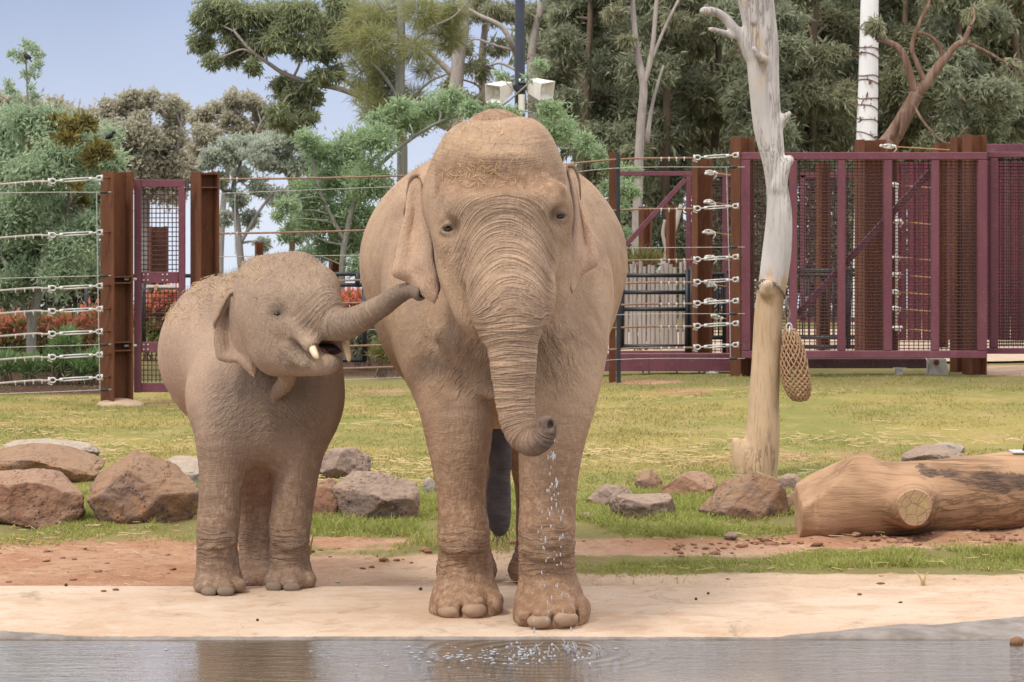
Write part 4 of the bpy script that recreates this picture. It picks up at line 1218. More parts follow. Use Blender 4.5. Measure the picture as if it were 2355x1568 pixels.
# ------------------------------------------------------------------ rocks
def rock_material(name, c1, c2, c3, dust):
    t = NT(name)
    o = t.obj()
    n1 = t.noise(o, 3.5, 6, 0.65, 0.4); n2 = t.noise(o, 11, 5, 0.7); n3 = t.noise(o, 38, 3, 0.6)
    c = t.mix(t.rng(n1, 0.36, 0.62), c1, c2)
    c = t.mix(t.math('MULTIPLY', t.rng(n2, 0.5, 0.68), 0.8), c, c3)
    up = t.sep(t.new('NewGeometry').outputs['Normal'])[2]
    c = t.mix(t.math('MULTIPLY', t.rng(up, 0.25, 0.95), t.rng(n2, 0.3, 0.6, 0.3, 0.85)), c, dust)
    pits = t.rng(t.voro(o, 34, 'F1'), 0.08, 0.34)
    pm = t.rng(t.noise(o, 5, 3), 0.45, 0.6)
    c = t.mix(t.math('MULTIPLY', t.math('MULTIPLY', t.math('SUBTRACT', 1.0, pits), pm), 0.55), c, tuple(x * 0.35 for x in c3))
    c = t.mix(t.math('MULTIPLY', t.rng(n3, 0.6, 0.7), 0.4), c, tuple(x * 1.35 for x in c1))
    h = t.math('ADD', t.math('ADD', t.math('MULTIPLY', n2, 0.8), t.math('MULTIPLY', n3, 0.4)), t.math('MULTIPLY', t.math('MULTIPLY', pits, pm), 0.5))
    return t.done(c, 0.88, t.bump(h, 0.9, 0.035), 0.2)


M_rock_red = rock_material('rock_red_brown', (0.235, 0.122, 0.075), (0.29, 0.175, 0.115), (0.155, 0.085, 0.065), (0.36, 0.235, 0.16))
M_rock_brown = rock_material('rock_brown_purple', (0.185, 0.118, 0.085), (0.265, 0.145, 0.08), (0.115, 0.085, 0.095), (0.33, 0.21, 0.13))
M_rock_grey = rock_material('rock_pale_grey', (0.29, 0.25, 0.215), (0.23, 0.185, 0.155), (0.16, 0.14, 0.135), (0.46, 0.37, 0.285))
M_rock_purple = rock_material('rock_purple_grey', (0.20, 0.145, 0.122), (0.27, 0.182, 0.135), (0.115, 0.085, 0.082), (0.355, 0.262, 0.195))


def rock(vx0, vx1, vt, vb, mat, seed, label, depth=0.8, planes=(), sink=0.10, Dx=0.0, group='rocks set along the grass edge', lean=0.0):
    """boulder that fills the box (vx0..vx1, vt..vb) of the photograph and stands on the ground there"""
    cx = (vx0 + vx1) / 2
    D0 = base_D(vb, None, cx) + Dx
    hw = (vx1 - vx0) / 2 * D0 / F_PX
    hd = hw * depth
    D1 = D0 + hd * 0.75
    hw *= D1 / D0
    c = P(cx, vt, D1)
    zt, zb = c[2], gz(c[0], D1) - sink
    hz = (zt - zb) / 2
    r_ = np.random.default_rng(seed)
    bm = bmesh.new(); bmesh.ops.create_icosphere(bm, subdivisions=5 if hw > 0.12 else 4, radius=1.0)
    V = np.array([v.co[:] for v in bm.verts]); F = [[v.index for v in f.verts] for f in bm.faces]; bm.free()
    V0 = V.copy()
    n_pl = [(r_.normal(0, 1, 3) * np.array([1, 1, 0.75]), r_.uniform(0.62, 0.86)) for _ in range(14)] + [(np.array(a, float), b) for a, b in planes]
    V = V * (1 + 0.22 * (fbm(V0 * 1.3 + seed * 3.1, 3, seed) - 0.5))[:, None]
    for n, d in n_pl:
        n = n / np.linalg.norm(n)
        ex = V @ n - d
        V = V - np.outer(np.where(ex > 0, ex * 0.92, 0), n)
    V = V * (1 + 0.10 * (fbm(V0 * 3.2 + seed, 4, seed + 7) - 0.5) + 0.11 * (fbm(V0 * 7 + seed, 4, seed + 9) - 0.5))[:, None]
    lo, hi = V.min(0), V.max(0)
    V = (V - (lo + hi) / 2) / ((hi - lo) / 2)
    V = V * np.array([hw, hd, hz]) + np.array([0, 0, hz])
    V[:, 0] += lean * V[:, 2]
    me = bpy.data.meshes.new('rock'); me.from_pydata(V.tolist(), [], F); me.update()
    o = link('rock', me, mat, None, True, (c[0], D1, zb))
    return tag(o, label, 'rock', group)


rock(-46, 201, 1078, 1206, M_rock_red, 3, 'broad red-brown rock with a cracked flat face at the left edge', 0.8, (((0.2, -1, 0.12), 0.62), ((0.0, -0.35, 1), 0.72)))
rock(-30, 238, 1021, 1130, M_rock_brown, 5, 'pitted brown rock with a grey scar resting behind the broad red-brown rock', 0.9, (((0.7, -0.3, 0.6), 0.6), ((-0.6, -0.4, 0.8), 0.75)), Dx=0.7)
rock(5, 229, 1013, 1072, M_rock_grey, 8, 'pale flat-topped rock rising behind the pitted brown rock at the far left', 0.9, (((0.2, -0.2, 1), 0.7),), Dx=0.3)
rock(202, 462, 1036, 1207, M_rock_brown, 12, 'largest pointed brown rock just left of the calf', 0.7, (((0.62, -0.42, 0.75), 0.42), ((-0.75, -0.25, 0.62), 0.52), ((0, -1, 0.35), 0.6)))
rock(351, 480, 1049, 1128, M_rock_grey, 17, 'light grey rock half hidden between the pointed rock and the calf', 0.8, (((0, -0.6, 1), 0.6),), Dx=0.1)
rock(722, 853, 1027, 1106, M_rock_purple, 21, 'rounded pinkish grey rock behind the calf on its trunk side', 0.8, Dx=0.1)
rock(700, 796, 1098, 1194, M_rock_red, 25, 'orange-brown rock against the front leg of the calf', 0.8)
rock(764, 967, 1082, 1200, M_rock_purple, 29, 'large purple-grey rough rock between the two elephants', 0.75, (((0.5, -0.5, 0.8), 0.62), ((-0.3, -0.6, 0.8), 0.62)))
rock(968, 1010, 1096, 1140, M_rock_grey, 31, 'small grey rock peeping out beside the front leg of the adult', 0.8)
GR = 'rocks between the adult and the log'
rock(1346, 1462, 1111, 1158, M_rock_purple, 35, 'low flat grey rock nearest the adult elephant', 0.8, group=GR)
rock(1399, 1559, 1135, 1193, M_rock_purple, 38, 'low dusty pink-grey rock in front of its row, set in tall grass', 0.7, (((0, -0.3, 1), 0.62),), group=GR)
rock(1458, 1524, 1080, 1128, M_rock_brown, 41, 'small dark pointed rock at the back of the row', 0.8, (((0.7, -0.3, 0.6), 0.45),), group=GR)
rock(1516, 1650, 1083, 1146, M_rock_red, 44, 'rounded tan rock under the dead tree, left of the big brown one', 0.8, group=GR)
rock(1604, 1818, 1085, 1192, M_rock_brown, 47, 'big dark brown rock in front of the dead tree', 0.65, (((-0.7, -0.4, 0.6), 0.5), ((0.1, -0.8, 0.5), 0.6)), group=GR)
rock(1776, 1856, 1088, 1142, M_rock_purple, 50, 'grey rock behind the big brown rock, towards the log', 0.8, group=GR, Dx=0.1)
rock(1781, 1846, 1129, 1174, M_rock_brown, 53, 'small brown rock touching the cut end of the log', 0.8, group=GR)
rock(1322, 1372, 1177, 1197, M_rock_purple, 56, 'little flat stone in the grass beside the adult elephant', 0.8, sink=0.03, group=GR)
rock(1664, 1696, 1222, 1247, M_rock_purple, 59, 'grey-brown clod lying on the dark earth strip', 0.9, sink=0.01, group='clods on the earth strip')
rock(2074, 2230, 1024, 1078, M_rock_purple, 62, 'rounded grey boulder on the lawn behind the log', 0.8, Dx=0.2, group='boulders behind the log')
rock(2124, 2216, 1016, 1062, M_rock_grey, 66, 'paler boulder behind the rounded grey boulder', 0.8, Dx=0.9, group='boulders behind the log')


# ------------------------------------------------------------------ fallen log
def wood_material(name, base, mid, dark, grain_axis, patch=None, gscale=1.0):
    t = NT(name)
    o = t.obj()
    s = [9.0, 9.0, 9.0]; s[grain_axis] = 0.9
    v = t.map(o, tuple(x * gscale for x in s))
    g = t.noise(v, 2.2, 6, 0.62, 0.5); g2 = t.noise(v, 7, 4, 0.6, 0.3)
    c = t.mix(t.rng(t.noise(o, 2.4, 4), 0.35, 0.65), base, mid)
    c = t.mix(t.math('MULTIPLY', t.rng(g, 0.48, 0.66), 0.6), c, dark)
    ck = t.ridge(g, 6.0)
    ckm = t.rng(t.noise(o, 1.9, 2), 0.42, 0.58)
    c = t.mix(t.math('MULTIPLY', t.math('SUBTRACT', 1.0, ck), t.math('MULTIPLY', ckm, 0.65)), c, tuple(x * 0.35 for x in dark))
    if patch is not None:
        pa = t.attr('patch')
        pm = t.rng(t.math('ADD', pa, t.math('MULTIPLY', t.math('SUBTRACT', t.noise(t.map(o, (2.5, 6, 6)), 1.6, 6, 0.7, 0.8), 0.5), 2.6)), 0.5, 0.75)
        c = t.mix(pm, c, t.mix(t.rng(g2, 0.35, 0.65), patch, tuple(x * 2.1 for x in patch)))
    h = t.math('ADD', t.math('MULTIPLY', g, 1.0), t.math('ADD', t.math('MULTIPLY', g2, 0.5), t.math('MULTIPLY', t.math('MULTIPLY', ck, ckm), 0.5)))
    return t.done(c, 0.85, t.bump(h, 0.7, 0.016), 0.2)


def big_log():
    S = SDF(P(1815, 1262, 18.1) - [0.05, 0, 0], P(2700, 1000, 20.2) + [0.05, 0, 0.05], 0.014)
    def C(pts, k=0.05, sy=1.0, n=4, **kw): S.chain([(*P(a, b, d), RV(r, d)) for a, b, d, r in pts], k, sy, n, **kw)
    C([(1800, 1150, 18.62, 84), (1910, 1148, 18.64, 85), (1980, 1145, 18.66, 87), (2060, 1148, 18.70, 84), (2150, 1144, 18.74, 84), (2250, 1136, 18.80, 86), (2354, 1127, 18.86, 86), (2480, 1112, 18.95, 85), (2660, 1092, 19.06, 84)], 0.0, 1.0)
    C([(1958, 1118, 18.68, 50), (1974, 1090, 18.70, 32), (1980, 1070, 18.72, 22)], 0.10)
    C([(1850, 1185, 18.58, 58), (1880, 1180, 18.56, 60)], 0.05)
    # chainsaw cuts: the long slanting top face and the end
    p0, p1 = P(1836, 1142, 18.6), P(1974, 1051, 18.6)
    d = p1 - p0; S.plane((-d[2], -0.10, d[0]), p0, 0.005)
    S.plane((-1, -0.03, 0.05), P(1842, 1180, 18.45), 0.005)
    # sawn-off side branch
    kc = P(2097, 1163, 18.44)
    S.ell(kc + [0, 0.06, 0], (RV(62, 18.4), 0.17, RV(60, 18.4)), 0.05)
    S.plane((0.0, -1, 0.0), kc + [0, -0.098, 0], 0.01)
    # notch in the end
    C([(1874, 1150, 18.40, 6), (1876, 1195, 18.38, 8), (1878, 1232, 18.40, 8)], 0.012, sub=True)
    C([(1838, 1152, 18.5, 2.5), (1860, 1146, 18.42, 2.5), (1882, 1142, 18.42, 3)], 0.008, sub=True)
    S.floor((1.5, 18.8, 0), 3.0, -0.12)
    V, Q = S.mesh(); V = smooth_mesh(V, Q, 2); N = vert_normals(V, Q)
    q3 = V * np.array([1.2, 7, 7]); q3[:, 2] += 1.1 * V[:, 0]
    V = V + N * (0.022 * (fbm(q3, 4, 41) - 0.5) + 0.03 * (fbm(V * 2.2, 3, 42) - 0.5))[:, None]
    vx = V[:, 0] / V[:, 1] * F_PX + 1177; vy = 487.4 - (V[:, 2] - CAM_H) / V[:, 1] * F_PX
    patch = np.exp(-((vy - (1088 + 0.10 * (vx - 2150))) / 26) ** 2) * sstep(2060, 2140, vx) * 0.85 - 0.4 * np.exp(-((vx - 2097) / 55) ** 2 - ((vy - 1163) / 50) ** 2)
    patch = np.clip(patch, 0, 1) + 0.25 * sstep(2180, 2300, vx) * sstep(1085, 1110, vy) * sstep(1170, 1140, vy)
    base = P(2100, 1232, 18.7)
    root = empty('log', base, 'thick fallen log, dusty tan with dark weathered patches and a sawn knot', 'log')
    link('trunk', mesh_np('log', V - base, Fq=Q, attrs=dict(patch=patch)), wood_material('log_wood', (0.43, 0.268, 0.16), (0.36, 0.215, 0.122), (0.26, 0.15, 0.088), 0, (0.085, 0.055, 0.04)), root)
    # pale yellow end grain of the side branch
    t = NT('end_grain'); o = t.obj()
    cr_ = t.rng(t.noise(o, 22, 4, 0.6, 1.5), 0.4, 0.65)
    rr = t.new('VectorMath', operation='LENGTH'); t.l.new(o, rr.inputs[0])
    ring = t.ridge(t.noise(t.comb(t.math('MULTIPLY', rr.outputs['Value'], 90.0), 0.0, 0.0), 1, 2), 2.0)
    c = t.mix(cr_, (0.37, 0.24, 0.14), (0.42, 0.33, 0.14))
    c = t.mix(t.rng(rr.outputs['Value'], 0.075, 0.115), c, (0.40, 0.245, 0.15))
    rad = t.rng(t.voro(o, 14), 0.0, 0.05)
    c = t.mix(t.math('MULTIPLY', t.math('SUBTRACT', 1.0, rad), 0.6), c, (0.14, 0.08, 0.04))
    t.done(c, 0.8, t.bump(t.math('ADD', ring, rad), 0.4, 0.006), 0.2)
    bm = bmesh.new(); bmesh.ops.create_cone(bm, cap_ends=True, segments=40, radius1=0.118, radius2=0.108, depth=0.03)
    bmesh.ops.rotate(bm, verts=bm.verts, matrix=Matrix.Rotation(math.radians(90), 3, 'X'))
    for v in bm.verts: v.co.x *= 1.0 + 0.06 * math.sin(3 * math.atan2(v.co.z, v.co.x)); v.co.z *= 1.06
    me = bpy.data.meshes.new('sawn_knot'); bm.to_mesh(me); bm.free()
    o = link('sawn_knot', me, t.m, root, False, Vector(kc + [0, -0.098, 0]) - Vector(base))
    # plate bolted on top, at the right edge
    pr = MB(); pc = P(2346, 1042, 18.86)
    pr.box(pc + [0.03, 0, 0.012], (0.19, 0.17, 0.012), None, 0.002)
    pl = pr.build('bolt_plate', M_galv, root)
    pr = MB(); pr.tube([pc + [0.03, 0, 0.018], pc + [0.03, 0, 0.06]], 0.013, 8); pr.tube([pc + [0.03, 0, 0.018], pc + [0.03, 0, 0.034]], 0.02, 6)
    pr.build('bolt', M_steel_dark, pl, auto=40)


def rust_material():
    t = NT('weathering_steel'); o = t.pos()
    v = t.map(o, (1, 1, 0.16))
    n = t.noise(v, 6, 6, 0.65); n2 = t.noise(o, 40, 3); n3 = t.noise(v, 17, 4)
    c = t.mix(t.rng(n, 0.3, 0.7), (0.105, 0.040, 0.021), (0.150, 0.060, 0.030))
    c = t.mix(t.math('MULTIPLY', t.rng(n3, 0.5, 0.7), 0.6), c, (0.07, 0.03, 0.02))
    c = t.mix(t.math('MULTIPLY', t.rng(n2, 0.58, 0.7), 0.4), c, (0.22, 0.10, 0.05))
    return t.done(c, 0.88, t.bump(n2, 0.3, 0.004), 0.2)


def paint_material(name, c1, c2, rough=0.5):
    t = NT(name); o = t.pos()
    n = t.noise(t.map(o, (1, 1, 0.35)), 3.5, 5); n2 = t.noise(o, 28, 4, 0.7)
    c = t.mix(t.rng(n, 0.35, 0.7), c1, c2)
    c = t.mix(t.math('MULTIPLY', t.rng(n2, 0.54, 0.70), 0.36), c, (0.25, 0.16, 0.12))
    c = t.mix(t.math('MULTIPLY', t.rng(t.noise(t.map(o, (1.6, 1.6, 0.12)), 7, 5, 0.7), 0.55, 0.7), 0.4), c, tuple(x * 0.55 for x in c1))
    return t.done(c, t.rng(n2, 0.3, 0.7, rough - 0.08, rough + 0.12), t.bump(n2, 0.08, 0.002), 0.4)


M_rust = rust_material()
M_maroon = paint_material('maroon_paint', (0.130, 0.036, 0.052), (0.165, 0.052, 0.070))
M_maroon_dk = paint_material('maroon_wire', (0.060, 0.026, 0.030), (0.080, 0.036, 0.036), 0.6)
M_redsheet = paint_material('crimson_sheet', (0.11, 0.016, 0.028), (0.14, 0.026, 0.04), 0.55)
M_galv = simple('galvanised', (0.60, 0.58, 0.55), (0.50, 0.49, 0.47), 20, 0.5, 0.15, 0.003, 0.5, 0.15)
M_cable = simple('rusty_cable', (0.21, 0.125, 0.085), (0.30, 0.19, 0.13), 30, 0.7, 0.3, 0.003)
M_cable_g = simple('grey_cable', (0.42, 0.38, 0.34), (0.34, 0.31, 0.28), 30, 0.6, 0.3, 0.003)
M_wire = simple('thin_wire', (0.50, 0.48, 0.45), None, 30, 0.5, 0, 0.001, 0.5, 0.3)
M_black = simple('black_paint', (0.017, 0.019, 0.024), (0.027, 0.028, 0.032), 10, 0.45, 0.1, 0.003, 0.4)
M_steel_dark = simple('dark_steel', (0.10, 0.095, 0.09), (0.07, 0.067, 0.065), 30, 0.45, 0.2, 0.002, 0.5, 0.5)
M_concrete = simple('grey_concrete', (0.42, 0.39, 0.35), (0.34, 0.31, 0.28), 9, 0.9, 0.4, 0.008)
M_rope_w = simple('white_rope', (0.70, 0.67, 0.60), (0.58, 0.55, 0.49), 40, 0.85, 0.5, 0.004)
M_rope_o = simple('orange_rope', (0.50, 0.27, 0.12), (0.42, 0.22, 0.10), 40, 0.85, 0.4, 0.004)
M_husk = simple('net_rope', (0.43, 0.275, 0.165), (0.34, 0.205, 0.12), 30, 0.9, 0.5, 0.006, 0.1)

big_log()


# ------------------------------------------------------------------ dead tree post with hanging feeder net
def dead_tree():
    D0 = 22.6
    S = SDF(P(1590, 1120, 22.2) - [0.03, 0, 0], P(1850, -70, 23.0) + [0.03, 0, 0], 0.0125)
    def C(pts, k=0.06, sy=1.0, n=4, **kw): S.chain([(*P(a, b, D0 + dd), RV(r, D0)) for a, b, dd, r in pts], k, sy, n, **kw)
    C([(1742, 1130, 0, 47), (1741, 1085, 0, 45), (1752, 1010, 0, 40), (1756, 916, 0, 35), (1759, 850, 0, 33.5), (1763, 771, 0, 33), (1770, 690, 0, 33), (1778, 640, 0, 34), (1786, 575, 0, 33.5),
       (1791, 489, 0, 30), (1782, 408, 0, 25), (1771, 324, 0, 31), (1764, 278, 0, 33), (1756, 185, 0, 36.5), (1751, 92, 0, 39), (1738, 0, 0, 41), (1722, -90, 0, 44)], 0.0)
    C([(1722, 1070, -0.02, 36), (1706, 1040, -0.03, 24), (1695, 1018, -0.04, 13)], 0.05)          # heel stub at the base
    C([(1728, 118, 0, 22), (1706, 88, -0.02, 14), (1684, 62, -0.05, 13), (1668, 42, -0.06, 11), (1648, 29, -0.08, 10), (1624, 24, -0.10, 9.5), (1616, 25, -0.1, 9)], 0.05)
    C([(1684, 84, -0.05, 8), (1666, 75, -0.08, 6), (1648, 70, -0.10, 5.5), (1632, 67, -0.12, 5)], 0.03)
    C([(1760, 140, -0.12, 10), (1744, 130, -0.17, 8), (1733, 112, -0.20, 6)], 0.03)
    C([(1790, 284, 0, 14), (1804, 272, -0.03, 10), (1814, 261, -0.05, 7)], 0.04)
    C([(1788, 430, -0.05, 16), (1800, 400, -0.06, 13), (1806, 380, -0.06, 12), (1814, 368, -0.06, 11)], 0.04)
    C([(1762, 668, -0.12, 16), (1764, 655, -0.15, 13)], 0.05)
    C([(1733, 60, -0.115, 5), (1730, 180, -0.12, 3), (1742, 300, -0.105, 2)], 0.02, sub=True)
    C([(1770, 90, -0.135, 3), (1768, 240, -0.12, 3.5), (1776, 340, -0.10, 2)], 0.02, sub=True)
    V, Q = S.mesh(); V = smooth_mesh(V, Q, 2); N = vert_normals(V, Q)
    V = V + N * (0.020 * (fbm(V * np.array([9, 9, 0.9]), 3, 51) - 0.5) + 0.02 * (fbm(V * 2.2, 2, 52) - 0.5))[:, None]
    vy = 487.4 - (V[:, 2] - CAM_H) / V[:, 1] * F_PX
    base = P(1742, 1086, D0); base[2] = gz(base[0], D0)
    t = NT('barkless_wood'); o = t.obj(); bark = t.attr('bare')
    v = t.map(o, (9, 9, 0.8)); g = t.noise(v, 2.2, 5, 0.6, 0.6); g2 = t.noise(v, 8, 4, 0.6)
    n = t.noise(t.map(o, (1, 1, 0.5)), 3.2, 5)
    grey = t.mix(t.rng(n, 0.35, 0.65), (0.56, 0.515, 0.475), (0.43, 0.395, 0.37))
    grey = t.mix(t.math('MULTIPLY', t.rng(t.noise(t.map(o, (1, 1, 0.35)), 4.4, 4), 0.56, 0.70), 0.6), grey, (0.50, 0.35, 0.20))
    tan = t.mix(t.rng(n, 0.35, 0.65), (0.52, 0.375, 0.24), (0.42, 0.285, 0.175))
    tan = t.mix(t.math('MULTIPLY', t.rng(g2, 0.48, 0.66), 0.55), tan, (0.33, 0.20, 0.115))
    c = t.mix(t.rng(t.math('ADD', bark, t.math('MULTIPLY', t.math('SUBTRACT', t.noise(t.map(o, (3, 3, 0.7)), 2.4, 5, 0.65, 0.5), 0.5), 1.8)), 0.35, 0.65), grey, tan)
    ck = t.ridge(g, 14.0); ckm = t.rng(t.noise(t.map(o, (1.5, 1.5, 0.6)), 1.6, 2), 0.48, 0.58)
    c = t.mix(t.math('MULTIPLY', t.math('SUBTRACT', 1.0, ck), t.math('MULTIPLY', ckm, 0.65)), c, (0.12, 0.09, 0.07))
    h = t.math('ADD', t.math('MULTIPLY', g, 0.5), t.math('ADD', t.math('MULTIPLY', g2, 0.2), t.math('MULTIPLY', t.math('MULTIPLY', ck, ckm), 0.5)))
    t.done(c, 0.8, t.bump(h, 0.5, 0.014), 0.25)
    root = empty('dead_tree', base, 'barkless dead tree standing on the lawn, grey above and tan below', 'tree')
    link('trunk', mesh_np('dead_tree', V - base, Fq=Q, attrs=dict(bare=sstep(540, 740, vy))), t.m, root)
    # chain looped round the trunk and its hanging links
    r2 = empty('chain', P(1800, 655, D0 - 0.12), 'short rusty chain looped round the dead tree and holding the net', 'chain')
    lk = MB(); a = np.linspace(0, 2 * np.pi, 13)[:-1]
    loop = np.stack([0.010 * np.cos(a), 0 * a, 0.019 * np.sin(a)], 1); lk.tube(np.vstack([loop, loop[:2]]), 0.0042, 5, False)
    lme = lk.mesh('link')
    for p in lme.polygons: p.use_smooth = True
    lme.materials.append(M_chain)
    lp = curve([P(1741, 662, D0 - 0.06), P(1743, 652, D0 - 0.11), P(1757, 644, D0 - 0.15), P(1776, 650, D0 - 0.15), P(1793, 664, D0 - 0.13), P(1804, 682, D0 - 0.09), P(1806, 690, D0 - 0.07)], 6)
    s = np.r_[0, np.cumsum(np.linalg.norm(np.diff(lp, axis=0), axis=1))]
    nl = int(s[-1] / 0.024)
    off = Vector(r2.location)
    def put(pos, d, tw, sc=1.0):
        o = bpy.data.objects.new('link', lme); COL.objects.link(o); o.parent = r2
        o.location = Vector(pos) - off
        qd = Vector(d).to_track_quat('Z', 'Y')
        o.rotation_mode = 'QUATERNION'; o.rotation_quaternion = qd @ Matrix.Rotation(tw, 3, 'Z').to_quaternion()
        o.scale = (sc, sc, sc)
    for i in range(nl + 1):
        t_ = i * 0.024
        pos = [np.interp(t_, s, lp[:, k]) for k in range(3)]; nx = [np.interp(min(t_ + 0.02, s[-1]), s, lp[:, k]) - np.interp(max(0, t_ - 0.004), s, lp[:, k]) for k in range(3)]
        put(pos, nx, (i % 2) * 1.57 + 0.4)
    for i, (vx, vy, sc) in enumerate(((1808, 698, 2.6), (1809, 722, 2.2), (1812, 742, 2.0))):
        put(P(vx, vy, D0 - 0.08), (0.05, 0, -1), 0.3 + 1.2 * (i % 2), sc)
    # hanging net
    ntop, nbot = P(1813, 752, D0 - 0.08), P(1838, 926, D0 - 0.08)
    r3 = empty('feeder_net', (ntop[0], ntop[1], ntop[2]), 'knotted brown rope net bag hanging from the chain on the dead tree', 'net')
    H = ntop[2] - nbot[2]
    def prof(tq): return np.interp(tq, [0, 0.04, 0.15, 0.3, 0.45, 0.62, 0.78, 0.9, 0.97, 1.0], [0.012, 0.045, 0.065, 0.088, 0.103, 0.112, 0.108, 0.085, 0.05, 0.012])
    def pt(tq, ang, dr=0.0):
        cxx = np.interp(tq, [0, 0.25, 0.6, 1.0], [ntop[0] + 0.005, ntop[0] + 0.030, ntop[0] + 0.050, nbot[0] + 0.002])
        r = prof(tq) + dr + 0.004 * math.sin(5 * ang + 9 * tq)
        return np.array([cxx + r * math.cos(ang), ntop[1] + r * math.sin(ang) * 0.9, ntop[2] - tq * H])
    net = MB(); NS = 15
    rows = np.concatenate([np.linspace(0.03, 0.6, 11), np.linspace(0.645, 0.97, 10)])
    for sgn in (1, -1):
        for k in range(NS):
            pts = []
            for i, tq in enumerate(rows):
                ang = 2 * np.pi * (k + sgn * 0.5 * i) / NS
                pts.append(pt(tq, ang + rng.normal(0, 0.03), 0.003 * (1 if (i + (sgn > 0)) % 2 else -1)))
            net.tube(curve(pts, 3), 0.0062, 5, False)
    for i, tq in enumerate(rows[1:-1], 1):                      # knots where the strands cross
        for k in range(NS):
            net.ball(pt(tq, 2 * np.pi * (k + 0.5 * i) / NS + 0.0), (0.0095, 0.0095, 0.012), 1)
    net.tube([pt(x, y_) for x, y_ in zip(np.full(20, 0.035), np.linspace(0, 6.6, 20))], 0.011, 6, False)
    net.ball(nbot + [0, 0, 0.025], (0.05, 0.045, 0.018), 2)
    net.build('net_mesh', M_husk, r3, True)
    sh = MB(); a = np.linspace(0, 2 * np.pi, 15)
    sh.tube(np.stack([ntop[0] + 0.022 * np.cos(a), np.full(15, ntop[1] - 0.03), ntop[2] + 0.0 + 0.032 * np.sin(a)], 1), 0.007, 6, False)
    sh.tube([ntop + [-0.02, -0.035, -0.02], ntop + [0.02, -0.035, -0.045]], 0.008, 6)
    sh.tube([ntop + [0.004, -0.045, 0.01], ntop + [0.0, -0.05, -0.07]], 0.006, 6)
    sh.build('shackle', M_galv, r3, True)


M_chain = simple('rusty_chain', (0.26, 0.20, 0.14), (0.17, 0.13, 0.10), 40, 0.5, 0.3, 0.002, 0.5, 0.4)
dead_tree()
# ------------------------------------------------------------------ steel posts, gates and cable fences
def fence_D(vx):
    return float(np.interp(vx, [-400, 505, 1705, 2600], [30.6, 30.6, 32.5, 33.2]))


def h_post(vx_c, vt, vb, D, rot, label, stiff=(), group=None, w=0.25, name='steel_post', foot=False, bolts=()):
    """rolled H column: two flanges, a web and stiffener plates, turned by rot degrees"""
    zt = P(vx_c, vt, D)[2]
    c = P(vx_c, vb, D); c[2] = min(P(vx_c, vb, D)[2], gz(c[0], D) + 0.02)
    root = empty(name, c, label, 'post', group)
    R = np.array(Matrix.Rotation(math.radians(rot), 3, 'Z')).T      # rows: local axes
    z0 = c[2] - 0.3
    for sg in (-1, 1):
        mb = MB(); cc = np.array([c[0], c[1], (zt + z0) / 2]) + R[0] * sg * (w / 2 - 0.009)
        mb.box(cc, (0.018, w, zt - z0), R, 0.002); mb.build('flange', M_rust, root)
    mb = MB(); mb.box((c[0], c[1], (zt + z0) / 2 - 0.004), (w - 0.04, 0.013, zt - z0 - 0.008), R); mb.build('web', M_rust, root)
    for vy in stiff:
        z = P(vx_c, vy, D)[2]
        mb = MB()
        for sd in (-1, 1): mb.box(np.array([c[0], c[1], z]) + R[1] * sd * (w / 4 + 0.003), (w - 0.040, w / 2 - 0.012, 0.014), R)
        mb.build('stiffener', M_rust, root)
    for vy, sd in bolts:
        z = P(vx_c, vy, D)[2]
        mb = MB(); b = np.array([c[0], c[1], z]) + R[0] * (w / 2 - 0.02) - R[1] * w * 0.22
        mb.tube([b - R[0] * 0.05, b + R[0] * 0.1], 0.014, 8); mb.build('bolt', M_galv, root, auto=40)
    if foot:
        mb = MB(); bm = bmesh.new(); bmesh.ops.create_icosphere(bm, subdivisions=3, radius=1)
        vs = np.array([v.co[:] for v in bm.verts]); fs = [[v.index for v in f.verts] for f in bm.faces]; bm.free()
        vs = vs * (1 + 0.25 * (fbm(vs * 2, 3, 5) - 0.5))[:, None] * np.array([0.26, 0.24, 0.075])
        mb.add(vs + np.array([c[0] + 0.03, c[1], gz(c[0], D)]), fs); mb.build('footing', simple('footing_concrete', (0.50, 0.36, 0.24), (0.42, 0.30, 0.20), 6, 0.9, 0.5, 0.02), root, True)
    return root


def wire_mesh(mb, o, ux, uz, W, H, sx, sz, r, phase=0.0):
    """woven wires over a W x H panel from corner o along ux and uz"""
    o = np.asarray(o, float); n = np.cross(ux, uz)
    k = int(W / sx)
    for i in range(1, k + 1):
        x = (i - 0.5 + phase) * W / k
        if 0 < x < W:
            a = o + ux * x + n * r * (1 if i % 2 else -1) * 0.8
            mb.tube([a, a + uz * H], r, 4, False)
    k = int(H / sz)
    for i in range(1, k + 1):
        a = o + uz * ((i - 0.5) * H / k) + n * r * (1 if i % 2 else -1) * -0.8
        mb.tube([a, a + ux * W], r, 4, False)


UX, UZ = np.array([1.0, 0, 0]), np.array([0, 0, 1.0])

# ---- the two posts and the narrow keeper gate on the left
h_post(269, 395, 931, 30.6, 40, 'rust-brown steel post left of the narrow maroon gate', (636, 650, 786, 805), 'rusty steel posts', 0.255, foot=True, bolts=((642, 1), (795, 1)))
h_post(471, 395, 905, 30.9, 33, 'rust-brown steel post right of the narrow maroon gate, above the calf', (400, 431, 636), 'rusty steel posts', 0.235)


